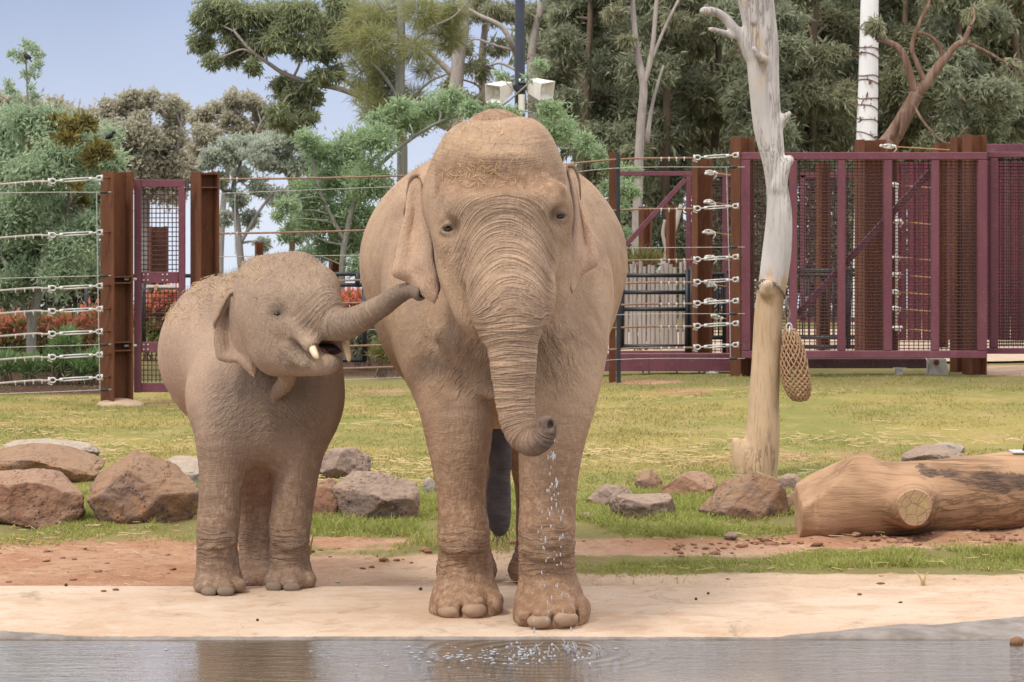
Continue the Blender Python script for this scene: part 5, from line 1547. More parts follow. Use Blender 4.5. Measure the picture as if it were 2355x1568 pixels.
def narrow_gate():
    D = 30.75
    k = D / F_PX
    c = P(366, 902, D)
    root = empty('metal_gate', c, 'narrow maroon gate with wire mesh panels between the two rust-brown posts', 'gate')
    def B(x0, x1, y0, y1, th, name, mat=M_maroon, dD=0.0, bev=0.004):
        a, b = P(x0, y1, D + dD), P(x1, y0, D + dD)
        m = MB(); m.box((a + b) / 2, (abs(b[0] - a[0]), th, abs(b[2] - a[2])), None, bev); return m.build(name, mat, root)
    B(309, 325, 412, 902, 0.06, 'stile'); B(411, 426, 431, 902, 0.06, 'stile')
    B(325.6, 428, 413, 430, 0.062, 'top_rail')
    B(325.6, 410.4, 880, 901, 0.06, 'bottom_rail')
    for y0, y1 in ((625, 651), (786, 810)):
        o = B(325.6, 410.4, y0, y1, 0.05, 'mid_rail')
        for x in (331, 341, 375, 385):
            for y in (y0 + 6, y1 - 7):
                m = MB(); m.ball(P(x, y, D) - [0, 0.028, 0], (0.011, 0.008, 0.011), 1); m.build('bolt', M_galv, o, True)
    for y0, y1 in ((431, 624.5), (668, 760), (811, 879)):
        a, b = P(326, y1, D), P(410, y0, D)
        m = MB(); wire_mesh(m, a, UX, UZ, b[0] - a[0], b[2] - a[2], 0.043, 0.050, 0.0052); m.build('wire_mesh', M_maroon_dk, root)
    B(326, 410, 662, 666, 0.025, 'latch_bar', M_steel_dark, -0.03, 0)
    B(336, 404, 655, 661, 0.022, 'slide_bolt', M_galv, -0.045, 0.003)
    B(354, 362, 656, 668, 0.02, 'padlock', simple('brass', (0.55, 0.36, 0.14), None, 10, 0.4, 0.1, 0.002, 0.5, 0.6), -0.075, 0.004)
    for y in (424, 440):
        B(428.5, 438, y - 8, y - 2, 0.05, 'hinge', M_steel_dark, 0.0, 0.003)
    m = MB(); m.tube([P(431, 436, D - 0.03), P(431, 411, D - 0.03)], 0.017, 8); m.build('hinge_pin', M_steel_dark, root, auto=40)


narrow_gate()


# ---- turnbuckle, built once along x: jaw at the left, eye at the right
def turnbuckle_mesh(L):
    m = MB()
    a = np.linspace(0, 2 * np.pi, 11)
    def ring(cx, rx, rz, r): m.tube(np.stack([cx + rx * np.cos(a), 0 * a, rz * np.sin(a)], 1), r, 5, False)
    ring(0.035, 0.035, 0.026, 0.009); ring(L - 0.03, 0.034, 0.024, 0.009)
    m.tube([(0.0, 0, -0.035), (0.0, 0, 0.035)], 0.014, 6); m.tube([(L, 0, -0.034), (L, 0, 0.034)], 0.013, 6)
    m.tube([(0.06, 0, 0), (0.12, 0, 0)], 0.009, 6)
    m.tube([(0.11, 0, 0), (0.15, 0, 0)], 0.019, 8); m.tube([(L - 0.14, 0, 0), (L - 0.10, 0, 0)], 0.019, 8)
    for s in (-1, 1): m.tube([(0.13, 0, s * 0.013), (L - 0.12, 0, s * 0.013)], 0.0085, 6)
    m.tube([(L - 0.11, 0, 0), (L - 0.05, 0, 0)], 0.010, 6)
    m.tube([(-0.02, 0.0, -0.03), (0.03, 0.0, -0.05)], 0.008, 5)
    me = m.mesh('turnbuckle')
    for p in me.polygons: p.use_smooth = True
    me.materials.append(M_galv)
    return me


m = MB(); m.ball((0, 0, 0), (0.012, 0.017, 0.019), 1); m.tube([(0, 0, 0.01), (0, 0, -0.03)], 0.006, 5)
FERRULE = m.mesh('ferrule'); FERRULE.materials.append(M_galv)
m = MB(); m.ball((0, 0, 0), (0.048, 0.022, 0.020), 2)
INSUL = m.mesh('insulator'); INSUL.materials.append(M_black)
TB_L = turnbuckle_mesh(0.565)
TB_R = turnbuckle_mesh(0.50)


def put(name, me, root, pos, direction=None):
    o = bpy.data.objects.new(name, me); COL.objects.link(o); o.parent = root
    o.location = Vector([float(x) for x in pos]) - Vector(parent_loc(root))
    if direction is not None:
        d = Vector([float(x) for x in direction]).normalized()
        o.rotation_mode = 'QUATERNION'
        o.rotation_quaternion = Vector((1, 0, 0)).rotation_difference(d)
    return o


def cable(root, pts, r, mat, name='cable', sag=0.0):
    pts = np.asarray(pts, float)
    m = MB(); m.tube(curve(pts, 6) if len(pts) > 2 else pts, r, 5, False)
    return m.build(name, mat, root, True)


# ---- cable fence at the far left
cf = empty('cable_fence', P(120, 905, 30.6), 'cable fence with white turnbuckles at the left edge, tied to the left rusty post', 'fence', 'cable fences')
for yr, yl in ((409, 424), (534, 547), (657, 668), (710, 721), (762, 773), (815, 827), (867, 881)):
    y109 = yr + (yl - yr) * 0.55
    b, a = P(236, yr, 30.42), P(111, y109, 30.42)
    put('turnbuckle', TB_L, cf, a + (b - a) * 0.02, b - a)
    s = MB(); s.tube([b + [0.0, 0, 0], b + [0.09, 0.06, 0]], 0.014, 6); s.build('eye_bolt', M_rust, cf, True)
    far = P(-700, yl + 66, 30.42)
    left = P(0, yl, 30.42)
    cable(cf, [far, left, a], 0.0125, M_cable_g)
    for x in (36, 57, 77, 97):
        put('ferrule', FERRULE, cf, P(x, yl + (y109 - yl) * x / 109.0, 30.42))
for yr, yl in ((442, 444), (634, 640), (792, 799), (896, 905)):
    cable(cf, [P(-700, yl + 20, 30.40), P(0, yl, 30.40), P(233, yr, 30.40), P(252, yr - 1, 30.42)], 0.004, M_wire, 'wire')
    put('insulator', INSUL, cf, P(239, yr, 30.38))
cable(cf, [P(222, 443, 30.36), P(226, 700, 30.36), P(230, 897, 30.36)], 0.0055, M_wire, 'upright_wire')

# ---- cable fence from the second post, behind the elephants, to the big sliding gate
cm = empty('cable_fence', P(1420, 878, 32.0), 'cable fence running behind both elephants to the big maroon gate', 'fence', 'cable fences')
lines = [(412, 356), (537, 473), (650, 590), (702, 642), (755, 691), (800, 743), (852, 792)]
for yl, yr in lines:
    b, a = P(1702, yr, 32.35), P(1592, yr + 7, 32.30)
    put('turnbuckle', TB_R, cm, a + (b - a) * 0.04, b - a)
    q = [P(505, yl, 30.75), P(780, yl + (yr + 9 - yl) * 0.23 + 7, 31.1), P(1120, yl + (yr + 9 - yl) * 0.55 + 9, 31.6), P(1410, yr + 11, 31.98), a]
    cable(cm, q, 0.0115, M_cable)
    for x in (1520, 1538, 1555, 1573): put('ferrule', FERRULE, cm, P(x, yr + 7 + (1592 - x) * 0.02, 32.16))
    s = MB(); s.tube([b, b + [0.06, 0.1, 0]], 0.013, 6); s.build('eye_bolt', M_rust, cm, True)
    put('ferrule', FERRULE, cm, P(530, yl - 1, 30.77)); put('ferrule', FERRULE, cm, P(545, yl - 1, 30.79))
for yl, yr in ((445, 384), (590, 568), (768, 721), (884, 824)):
    cable(cm, [P(505, yl, 30.7), P(1120, (yl + yr) / 2 + 4, 31.6), P(1410, yr + 3, 31.95), P(1712, yr, 32.25)], 0.004, M_wire, 'wire')
    put('insulator', INSUL, cm, P(1686, yr, 32.20))
put('insulator', INSUL, cm, P(525, 438, 30.66))
cable(cm, [P(1670, 386, 32.22), P(1676, 620, 32.22), P(1679, 823, 32.22)], 0.0055, M_wire, 'upright_wire')
cable(cm, [P(540, 445, 30.72), P(541, 585, 30.72)], 0.0055, M_wire, 'upright_wire')
o = empty('fence_post', P(1413, 878, 32.05), 'slim post of rusty channel and black pipe beside the adult elephant', 'post')
m = MB(); a, b = P(1408, 350, 32.1), P(1408, 882, 32.1); m.box((a + b) / 2, (0.075, 0.012, a[2] - b[2])); m.box((a + b) / 2 + [-0.033, 0.05, 0], (0.010, 0.09, a[2] - b[2])); m.build('channel', M_rust, o)
m = MB(); m.tube([P(1420, 351, 32.0), P(1422, 884, 32.0)], 0.026, 10); m.build('pipe', M_black, o, auto=40)


# ---- the big sliding gate on the right
def sliding_gate():
    D = 32.4
    root = empty('sliding_gate', P(1985, 824, D), 'big maroon sliding gate with five wire mesh bays and a diagonal brace', 'gate', 'maroon mesh gates')
    def B(x0, x1, y0, y1, th, name, dD=0.0, mat=M_maroon, bev=0.006):
        a, b = P(x0, y1, D + dD), P(x1, y0, D + dD)
        m = MB(); m.box((a + b) / 2, (abs(b[0] - a[0]), th, abs(b[2] - a[2])), None, bev); return m.build(name, mat, root)
    B(1705, 2267.5, 350, 367, 0.10, 'top_rail'); B(1705, 2267.5, 806, 823, 0.10, 'bottom_rail')
    for x0, x1 in ((1705, 1724), (2247, 2267.5)): B(x0, x1, 367.4, 805.6, 0.10, 'stile')
    for x0, x1 in ((1814, 1832), (1925, 1943), (2031, 2050), (2140, 2158)): B(x0, x1, 367.4, 805.6, 0.09, 'upright')
    for x0, x1 in ((1724.5, 1813.5), (1832.5, 1924.5), (1943.5, 2030.5), (2050.5, 2139.5), (2158.5, 2246.5)):
        a, b = P(x0, 805, D + 0.03), P(x1, 368, D + 0.03)
        m = MB(); wire_mesh(m, a, UX, UZ, b[0] - a[0], b[2] - a[2], 0.051, 0.0375, 0.0052); m.build('wire_mesh', M_maroon_dk, root)
    m = MB(); m.bar(P(1834, 722, D + 0.12), P(2140, 394, D + 0.12), 0.075, 0.06, 0.004); m.build('brace', M_maroon, root)


sliding_gate()


def far_gate():
    D = 33.0
    root = empty('sliding_gate', P(2420, 812, D), 'maroon mesh gate at the far right edge, set back behind the big gate', 'gate', 'maroon mesh gates')
    def B(x0, x1, y0, y1, th, name, mat=M_maroon):
        a, b = P(x0, y1, D), P(x1, y0, D)
        m = MB(); m.box((a + b) / 2, (abs(b[0] - a[0]), th, abs(b[2] - a[2])), None, 0.006); return m.build(name, mat, root)
    B(2262, 2800, 349, 362, 0.10, 'top_rail'); B(2262, 2800, 800, 813, 0.10, 'bottom_rail')
    B(2275, 2293, 362.4, 799.6, 0.09, 'upright'); B(2400, 2418, 362.4, 799.6, 0.09, 'upright'); B(2600, 2618, 362.4, 799.6, 0.09, 'upright')
    for x0, x1 in ((2262, 2274.5), (2293.5, 2399.5), (2418.5, 2599.5)):
        a, b = P(x0, 799, D), P(x1, 363, D)
        for dd, ph in ((0.04, 0.0), (0.30, 0.4)):
            m = MB(); wire_mesh(m, a + [0, dd, 0], UX, UZ, b[0] - a[0], b[2] - a[2], 0.051, 0.0375, 0.0052, ph); m.build('wire_mesh', M_maroon_dk, root)
    # second skin of the gate, a little behind
    m = MB(); a, b = P(2190, 341, 34.6), P(2800, 338, 34.6); m.bar(a, b, 0.10, 0.10, 0.005); m.build('back_rail', M_maroon, root)


far_gate()

# track beam, its stands and the concrete block under the gate
o = empty('track_beam', P(1990, 850, 32.8), 'dark maroon track beam on low stands beneath the big sliding gate', 'beam', 'gate track beams')
m = MB(); a, b = P(1716, 846, 32.9), P(2128, 824, 32.9); m.box((a + b) / 2, (b[0] - a[0], 0.14, b[2] - a[2]), None, 0.006); m.build('beam', M_maroon_dk, o)
for x in (2066, 1760):
    m = MB(); a, b = P(x - 7, 864, 32.9), P(x + 7, 846.5, 32.9); m.box((a + b) / 2, (b[0] - a[0], 0.10, b[2] - a[2])); m.box(np.array([(a + b)[0] / 2, 32.9, b[2] + 0.006]), (0.16, 0.155, 0.012)); m.build('stand', M_galv, o)
o = empty('track_beam', P(1545, 853, 33.2), 'long maroon track beam lying low behind the adult elephant', 'beam', 'gate track beams')
m = MB(); a, b = P(1352, 852, 33.3), P(1709, 812, 33.3); m.box((a + b) / 2, (b[0] - a[0], 0.20, b[2] - a[2]), None, 0.006); m.build('beam', M_maroon, o)
m = MB()
for x in (1478, 1492, 1556, 1607, 1619): p = P(x, 852, 33.2); m.box(p + [0, 0, -0.012], (0.02, 0.05, 0.035))
m.build('rollers', M_steel_dark, o)
m = MB(); a, b = P(1629, 869, 33.2), P(1644, 853, 33.2); m.box((a + b) / 2, (0.07, 0.09, b[2] - a[2])); m.box(np.array([(a + b)[0] / 2, 33.2, b[2] - 0.02]), (0.14, 0.14, 0.012)); m.build('stand', M_galv, o)
m = MB(); c = P(2153, 861, 33.0); z1 = P(2153, 824, 33.0)[2]; c[2] = gz(c[0], 33.0) - 0.04
w0, w1 = RV(24, 33), RV(18, 33)
vs = [c + [sx * (w0 if k == 0 else w1), sy * 0.13, (0 if k == 0 else z1 - c[2])] for k in (0, 1) for sx in (-1, 1) for sy in (-1, 1)]
m.add(vs, [(0, 1, 3, 2), (4, 6, 7, 5), (0, 4, 5, 1), (2, 3, 7, 6), (0, 2, 6, 4), (1, 5, 7, 3)])
o = m.build('concrete_block', M_concrete); tag(o, 'grey concrete guide block with a bolt under the right end of the big gate', 'block')
m = MB(); p = P(2152, 833, 32.84); m.tube([p, p + [0, -0.03, 0]], 0.034, 10); m.tube([p + [0, -0.03, 0], p + [0, -0.045, 0]], 0.018, 6); m.build('bolt', M_rust, o, auto=40)

# rusty posts around the gates
GP = 'rusty steel posts'
h_post(1707, 316, 860, 32.75, 30, 'rusty post behind the left end of the big maroon gate, partly behind the dead tree', (), GP, 0.20)
h_post(1614, 365, 846, 34.4, 14, 'rusty post left of the big gate with white rope ends tied to it', (), GP, 0.20)
h_post(2240, 310, 856, 32.85, 20, 'tallest rusty post at the right end of the big gate', (), GP, 0.21)
h_post(2206, 315, 845, 33.3, 20, 'rusty post close behind the tallest one at the right end of the big gate', (), GP, 0.17)
h_post(1892, 372, 820, 37.5, 20, 'slim rusty post seen through the second bay of the big gate', (), GP, 0.14)
h_post(2000, 321, 815, 36.0, 16, 'wide rusty post seen through the third bay of the big gate', (), GP, 0.30)
h_post(2048, 332, 815, 36.8, 12, 'rusty post just right of the wide one inside the big gate', (), GP, 0.15)
h_post(2163, 328, 812, 38.0, 14, 'low rusty post top above the fifth bay of the big gate', (), GP, 0.15)
h_post(1483, 475, 800, 40.0, 25, 'distant rusty post behind the maroon frame with a diagonal', (), GP, 0.14)
h_post(1542, 470, 800, 42.0, 15, 'thin distant dark rusty post next to the pale leaning branch', (), GP, 0.12)
h_post(596, 556, 830, 44.0, 15, 'distant rusty post seen above the head of the calf', (), GP, 0.12)
h_post(772, 490, 840, 40.0, 15, 'distant rusty post in the wattle leaves behind the adult', (), GP, 0.17)
h_post(363, 520, 860, 42.0, 15, 'distant rusty post seen through the narrow maroon gate', (), GP, 0.26)

# maroon yard panels further back
def back_frame():
    D = 35.2
    root = empty('yard_gate', P(1560, 812, D), 'open maroon frame gate with a rising diagonal, right of the adult elephant', 'gate')
    def bar(p, q, w, name='rail'):
        m = MB(); m.bar(P(*p, D), P(*q, D), w, 0.07, 0.004); m.build(name, M_maroon, root)
    bar((1424, 399), (1597, 399), 0.055); bar((1583, 404), (1583, 812), 0.06, 'upright'); bar((1424, 812), (1597, 812), 0.06)
    bar((1440, 562), (1576, 412), 0.06, 'diagonal')
    bar((1636, 402), (1700, 402), 0.055)
    bar((1668, 407), (1668, 812), 0.075, 'upright')
    m = MB(); a = P(1637, 810, D); b = P(1664, 406, D); wire_mesh(m, a, UX, UZ, b[0] - a[0], b[2] - a[2], 0.051, 0.0375, 0.0052); m.build('wire_mesh', M_maroon_dk, root)


back_frame()
o = empty('control_box', P(1687, 812, 33.7), 'upright crimson metal box standing left of the big gate', 'box')
m = MB(); a, b = P(1671, 812, 33.8), P(1704, 625, 33.8); m.box((a + b) / 2, (b[0] - a[0], 0.18, b[2] - a[2]), None, 0.006); m.build('cabinet', M_redsheet, o)
m = MB(); a = P(1687, 622, 33.8); m.box(a, (0.19, 0.20, 0.03), None, 0.004); m.build('cap', M_redsheet, o)
m = MB(); a = P(1695, 664, 33.70); m.box(a, (0.07, 0.02, 0.12), None, 0.003); m.build('hatch', M_redsheet, o)

# crimson sheet wall inside the yard
root = empty('yard_wall', P(2200, 812, 40), 'crimson ribbed sheet wall inside the yard behind the big gate', 'wall')
for i in range(26):
    x0 = 2052 + i * 17
    a, b = P(x0, 800, 40), P(x0 + 15.5, 372, 40)
    m = MB(); m.box((a + b) / 2 + [0, 0.04 * (i % 2), 0], (b[0] - a[0], 0.05, b[2] - a[2]), None, 0.008); m.build('panel', M_redsheet if i % 5 else M_maroon, root)
o = empty('yard_gate', P(1900, 812, 39), 'maroon mesh panel deep inside the yard, behind the rusty posts', 'gate')
m = MB()
for p, q in (((1838, 402), (2035, 402)), ((1838, 735), (2035, 735)), ((1846, 402), (1846, 735))): m.bar(P(*p, 39), P(*q, 39), 0.07, 0.06)
m.build('frame', M_maroon, o)
m = MB(); a, b = P(1850, 735, 39), P(1950, 405, 39); wire_mesh(m, a, UX, UZ, b[0] - a[0], b[2] - a[2], 0.051, 0.0375, 0.0052); m.build('wire_mesh', M_maroon_dk, o)


# ropes with white knotted ends, tied between the posts of the yard
def rope_tie(vx, vy, D, to, label, grp):
    a = P(vx, vy, D); b = P(*to)
    root = empty('rope', a, label, 'rope', grp)
    m = MB(); d = b - a; e = a + d / np.linalg.norm(d) * 0.23
    for k in range(7):
        p = a + (e - a) * k / 6 + rng.normal(0, 0.010, 3)
        m.ball(p, (0.026, 0.024, 0.021), 1)
    for sg in (-1, 1): m.tube(curve([a + [0, 0, sg * 0.012], a + (e - a) * 0.5 + [0, -0.02, sg * 0.024], e], 5), 0.010, 5)
    m.tube(curve([e, e + [0.01, -0.02, -0.03], e + [-0.02, -0.02, -0.07]], 4), 0.008, 5)
    m.build('knot', M_rope_w, root, True)
    m = MB(); m.tube([e, b], 0.0075, 5); m.build('line', M_rope_o, root, True)


names = ['top', 'second', 'third', 'fourth', 'fifth', 'sixth', 'lowest']
for i, (x, y) in enumerate(((1622, 396), (1621, 463), (1620, 532), (1622, 591), (1624, 652), (1624, 690), (1636, 727))):
    rope_tie(x, y, 34.15, (1706, y + 10 + (2 if i else 0), 34.9), f'{names[i]} white knotted rope on the rusty post left of the big gate', 'ropes tied to the rusty post')
for i, (x, y) in enumerate(((2050, 424), (2058, 508), (2052, 590), (2052, 630), (2052, 670), (2052, 708), (2054, 753))):
    rope_tie(x, y, 35.8, (2142, y + 8, 37.2), f'{names[i]} white knotted rope seen through the fourth bay of the big gate', 'ropes inside the big gate')
rope_tie(2030, 336, 35.6, (2190, 345, 36.5), 'white knotted rope lying on top of the posts above the big gate', 'ropes inside the big gate')
o = MB(); o.tube([P(2061, 425, 36.2), P(2060, 760, 36.2)], 0.016, 6)
tag(o.build('rope', M_rope_w, None, True), 'upright pale rope hanging inside the fourth bay of the big gate', 'rope')


# black tube fences and the paling fence behind
def tube_fence(x0, x1, rails, posts, D, label, bars=None):
    root = empty('tube_fence', P((x0 + x1) / 2, 810, D), label, 'fence', 'black tube fences')
    for y in rails:
        m = MB(); m.tube([P(x0, y, D), P(x1, y, D)], 0.026, 8, True); m.build('rail', M_black, root, True)
    for x, y0, y1 in posts:
        m = MB(); m.tube([P(x, y0, D - 0.001), P(x, y1, D)], 0.033, 8, True); m.build('post', M_black, root, True)
    if bars:
        for x in np.arange(bars[0], bars[1], bars[2]):
            m = MB(); m.tube([P(x, bars[3], D), P(x, bars[4], D)], 0.011, 5, True); m.build('bar', M_black, root, True)


tube_fence(1428, 1580, (633, 672, 711, 796), ((1429, 622, 800), (1580, 620, 812), (1590, 612, 812)), 34.6, 'black tube fence panel in front of the grey palings')
tube_fence(1592, 1668, (631, 776), ((1666, 628, 812),), 34.6, 'short black barred panel between the palings and the crimson box', (1600, 1664, 13, 633, 776))
tube_fence(1836, 1992, (622, 632, 776, 797), ((1950, 632, 800), (1990, 622, 800)), 37.0, 'black tube fence seen through the second and third bays of the big gate', (1845, 1945, 14, 634, 776))
tube_fence(740, 840, (630, 655, 828), ((838, 655, 830), (822, 628, 660)), 36.0, 'black tube fence between the calf and the adult')
tube_fence(160, 440, (634,), ((330, 634, 800), (200, 634, 800)), 38.0, 'black tube fence behind the rusty posts on the left')
pf = empty('paling_fence', P(1505, 806, 36.2), 'fence of weathered grey wooden palings behind black tubes', 'fence')
M_paling = simple('grey_paling', (0.42, 0.37, 0.33), (0.29, 0.25, 0.225), 5, 0.9, 0.6, 0.01, 0.2, 0.0, (1, 1, 0.2), 30)
for i in range(15):
    x = 1430 + i * 10.3 + rng.uniform(-1.2, 1.2)
    w = rng.uniform(0.022, 0.030); tp = 612 + rng.uniform(-14, 16)
    a, b = P(x, 798, 36.2), P(x + rng.uniform(-2, 2), tp, 36.2)
    m = MB(); q = curve([a, (a + b) / 2 + [rng.normal(0, 0.008), 0, 0], b], 4); m.tube(q, w * np.linspace(1.05, 0.9, len(q)), 7); m.build('paling', M_paling, pf, auto=50)
for y in (650, 760):
    m = MB(); m.tube([P(1424, y, 36.26), P(1580, y, 36.26)], 0.02, 6); m.build('rail', M_paling, pf, True)
# pale path behind the gates
px_, py2 = np.meshgrid(np.linspace(1.0, 14, 60), np.linspace(35.0, 43.5, 24))
pv = np.stack([px_.ravel(), py2.ravel() + 0.12 * np.sin(px_.ravel() * 1.3), np.zeros(px_.size)], 1); pv[:, 2] = ground_z(pv[:, 0], pv[:, 1]) + 0.03
_i, _j = np.meshgrid(np.arange(23), np.arange(59), indexing='ij'); _a = (_i * 60 + _j).ravel()
tag(link('path', mesh_np('path', pv, Fq=np.stack([_a, _a + 1, _a + 61, _a + 60], 1)), simple('pale_path', (0.50, 0.39, 0.29), (0.44, 0.33, 0.24), 4, 0.95, 0.3, 0.01)), kind='structure')

# ------------------------------------------------------------------ lamp post with loudspeakers
def lamp_post():
    D = 42.0
    b = P(1195, 830, D)
    root = empty('lamp_post', (b[0], D, 0.1), 'dark navy steel pole carrying white loudspeakers above the adult elephant', 'pole')
    m = MB(); m.tube([(b[0], D, 0.0), P(1195, 212, D), P(1195, -60, D)], [0.085, 0.076, 0.074], 16); m.build('shaft', simple('navy_paint', (0.03, 0.036, 0.05), (0.045, 0.05, 0.062), 6, 0.35, 0.1, 0.003, 0.5), root, auto=50)
    M_w = simple('white_plastic', (0.74, 0.72, 0.64), (0.66, 0.63, 0.55), 9, 0.5, 0.1, 0.002)
    m = MB(); m.tube([P(1199, 217, D - 0.16), P(1199, 262, D - 0.16)], 0.05, 14); m.build('white_pipe', M_w, root, auto=50)
    m = MB(); m.tube([P(1195, 208, D - 0.1), P(1195, 196, D - 0.1)], 0.105, 12); m.tube([P(1192, 190, D - 0.12), P(1213, 192, D - 0.12)], 0.03, 6); m.build('clamp', M_black, root, auto=50)
    m = MB(); m.tube([P(1195, 190, D - 0.13), P(1195, 181, D - 0.13)], 0.014, 8); m.build('white_cap', M_w, root, True)
    def horn(bk, fr, hw0, hh0, hw1, hh1, roll, name='loudspeaker'):
        """square horn from its narrow back to its wide open mouth"""
        bk, fr = np.asarray(bk, float), np.asarray(fr, float)
        d = fr - bk; L = np.linalg.norm(d); d = d / L
        up = np.array([0, 0, 1.0]); s = np.cross(d, up); s /= np.linalg.norm(s); up = np.cross(s, d)
        cr, sr = math.cos(roll), math.sin(roll); s, up = s * cr + up * sr, up * cr - s * sr
        def rect(c, w, h): return [c - s * w - up * h, c + s * w - up * h, c + s * w + up * h, c - s * w + up * h]
        m = MB()
        rings = [rect(bk, hw0, hh0), rect(bk + d * L * 0.55, (hw0 + hw1) / 2, (hh0 + hh1) / 2), rect(fr, hw1, hh1), rect(fr - d * 0.004, hw1 * 0.93, hh1 * 0.93), rect(fr - d * L * 0.35, hw1 * 0.55, hh1 * 0.55)]
        vs = [p for r_ in rings for p in r_]; fs = [(0, 3, 2, 1)]
        for k in range(4):
            for i in range(4): fs.append((k * 4 + i, k * 4 + (i + 1) % 4, k * 4 + 4 + (i + 1) % 4, k * 4 + 4 + i))
        fs.append((16, 17, 18, 19)); m.add(vs, fs)
        o = m.build(name, M_w, root)
        m = MB(); c = fr - d * L * 0.30; m.box(c, (0.06, 0.07, 0.03), (s, up, d), 0.008); m.build('horn_core', M_w, o)
    horn(P(1166, 201, D - 0.1), P(1133, 217, D - 0.42), 0.09, 0.09, 0.13, 0.14, 0.15)
    horn(P(1222, 196, D - 0.05), P(1258, 209, D - 0.25), 0.095, 0.10, 0.15, 0.13, -0.15)
    m = MB(); m.bar(P(1166, 204, D - 0.06), P(1186, 200, D - 0.06), 0.05, 0.06); m.bar(P(1208, 195, D - 0.06), P(1224, 196, D - 0.06), 0.05, 0.06); m.build('bracket', M_w, root)


lamp_post()


# ------------------------------------------------------------------ white pole wound with dry vine
def white_pole():
    D = 46.0
    b = P(1990, 800, D)
    root = empty('white_pole', (b[0], D, 0.2), 'thick white painted pole wound with dry thorny vine', 'pole')
    m = MB(); q = curve([(*P(1980, 800, D), RV(24.5, D)), (*P(1992, 335, D), RV(24, D)), (*P(1996, 180, D), RV(22.5, D)), (*P(1999, 0, D), RV(20.5, D)), (*P(2001, -80, D), RV(20, D))], 8)
    m.tube(q[:, :3], q[:, 3], 22)
    o = m.build('shaft', simple('whitewash', (0.80, 0.79, 0.77), (0.72, 0.71, 0.70), 3, 0.85, 0.35, 0.01, 0.2, 0.0, (1, 1, 0.4), 14), root, True)
    M_v = simple('dry_vine', (0.16, 0.075, 0.05), (0.11, 0.06, 0.05), 20, 0.9, 0.3, 0.003)
    for y0, y1, ph in ((62, 75, 0.3), (105, 118, 1.0), (118, 135, 2.0), (170, 180, 0.6), (182, 192, 2.2), (222, 232, 0.2), (236, 255, 1.4), (268, 284, 0.5), (300, 322, 2.5)):
        m = MB(); pts = []
        for t_ in np.linspace(-0.2, 1.2, 12):
            ang = np.pi + np.pi * t_
            y = y0 + (y1 - y0) * t_ + 3 * math.sin(6 * t_ + ph)
            cxx = np.interp(y, [0, 180, 335], [1999, 1996, 1992]); rr = np.interp(y, [0, 180, 335], [20.5, 22.5, 24]) + 1.2
            c = P(cxx, y, D); r = RV(rr, D)
            pts.append(c + [r * math.cos(ang), r * math.sin(ang), 0])
        m.tube(curve(pts, 3), 0.0075, 5)
        for k in range(7):
            p = pts[rng.integers(2, 10)] + rng.normal(0, 0.012, 3)
            d1, d2 = rng.normal(0, 0.03, 3), rng.normal(0, 0.03, 3)
            m.add([p, p + d1 + [0, -0.02, 0], p + d1 + d2, p + d2], [(0, 1, 2, 3)])
        m.build('vine', M_v, root)


white_pole()
# ------------------------------------------------------------------ trees and shrubs
def leaf_material(name, dark, light, odd, odd_at=0.86, trans=0.5, rough=0.4, extra=None):
    t = NT(name)
    tint = t.attr('tint')
    c = t.mix(t.rng(tint, 0.0, 0.8), dark, light)
    c = t.mix(t.rng(tint, odd_at, odd_at + 0.06), c, odd)
    if extra is not None: c = t.mix(t.attr('tip'), c, extra)
    t.done(c, rough, None, 0.55)
    tr = t.new('BsdfTranslucent'); t.l.new(c, tr.inputs['Color'])
    mx = t.new('MixShader'); mx.inputs[0].default_value = trans
    t.l.new(t.bsdf.outputs[0], mx.inputs[1]); t.l.new(tr.outputs[0], mx.inputs[2]); t.l.new(mx.outputs[0], t.out.inputs[0])
    return t.m


def bark_material(name, c1, c2, c3, stretch=0.2):
    t = NT(name); o = t.obj()
    v = t.map(o, (4, 4, 4 * stretch)); n = t.noise(v, 2, 5, 0.65, 0.5); n2 = t.noise(v, 7, 4)
    c = t.mix(t.rng(n, 0.38, 0.62), c1, c2); c = t.mix(t.math('MULTIPLY', t.rng(n2, 0.5, 0.7), 0.6), c, c3)
    return t.done(c, 0.85, t.bump(n2, 0.6, 0.02), 0.2)


M_gum = leaf_material('gum_leaves', (0.18, 0.205, 0.13), (0.39, 0.41, 0.265), (0.52, 0.52, 0.36), 0.90)
M_gum2 = leaf_material('gum_leaves_olive', (0.21, 0.22, 0.135), (0.41, 0.405, 0.245), (0.45, 0.37, 0.27), 0.90)
M_gum_big = leaf_material('gum_leaves_big', (0.19, 0.235, 0.13), (0.42, 0.45, 0.24), (0.38, 0.27, 0.2), 0.90)
M_gum_far = leaf_material('far_gum_leaves', (0.4, 0.38, 0.3), (0.56, 0.53, 0.39), (0.56, 0.43, 0.34), 0.86)  # lightened: distance haze painted into the leaf colour
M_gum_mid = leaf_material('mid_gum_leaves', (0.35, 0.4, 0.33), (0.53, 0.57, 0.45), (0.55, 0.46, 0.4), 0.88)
M_oak = leaf_material('needles', (0.23, 0.245, 0.1), (0.41, 0.41, 0.18), (0.44, 0.4, 0.2), 0.9)
M_wattle = leaf_material('wattle_fronds', (0.29, 0.39, 0.25), (0.49, 0.59, 0.38), (0.6, 0.66, 0.42), 0.88)
M_wattle2 = leaf_material('green_wattle_fronds', (0.26, 0.37, 0.21), (0.44, 0.55, 0.31), (0.66, 0.67, 0.3), 0.84)
M_brownleaf = leaf_material('bronze_leaves', (0.156, 0.124, 0.039), (0.260, 0.221, 0.058), (0.40, 0.32, 0.03), 0.84)
M_photinia = leaf_material('photinia_leaves', (0.16, 0.22, 0.08), (0.34, 0.36, 0.13), (0.72, 0.38, 0.13), 0.88, extra=(0.88, 0.3, 0.23))
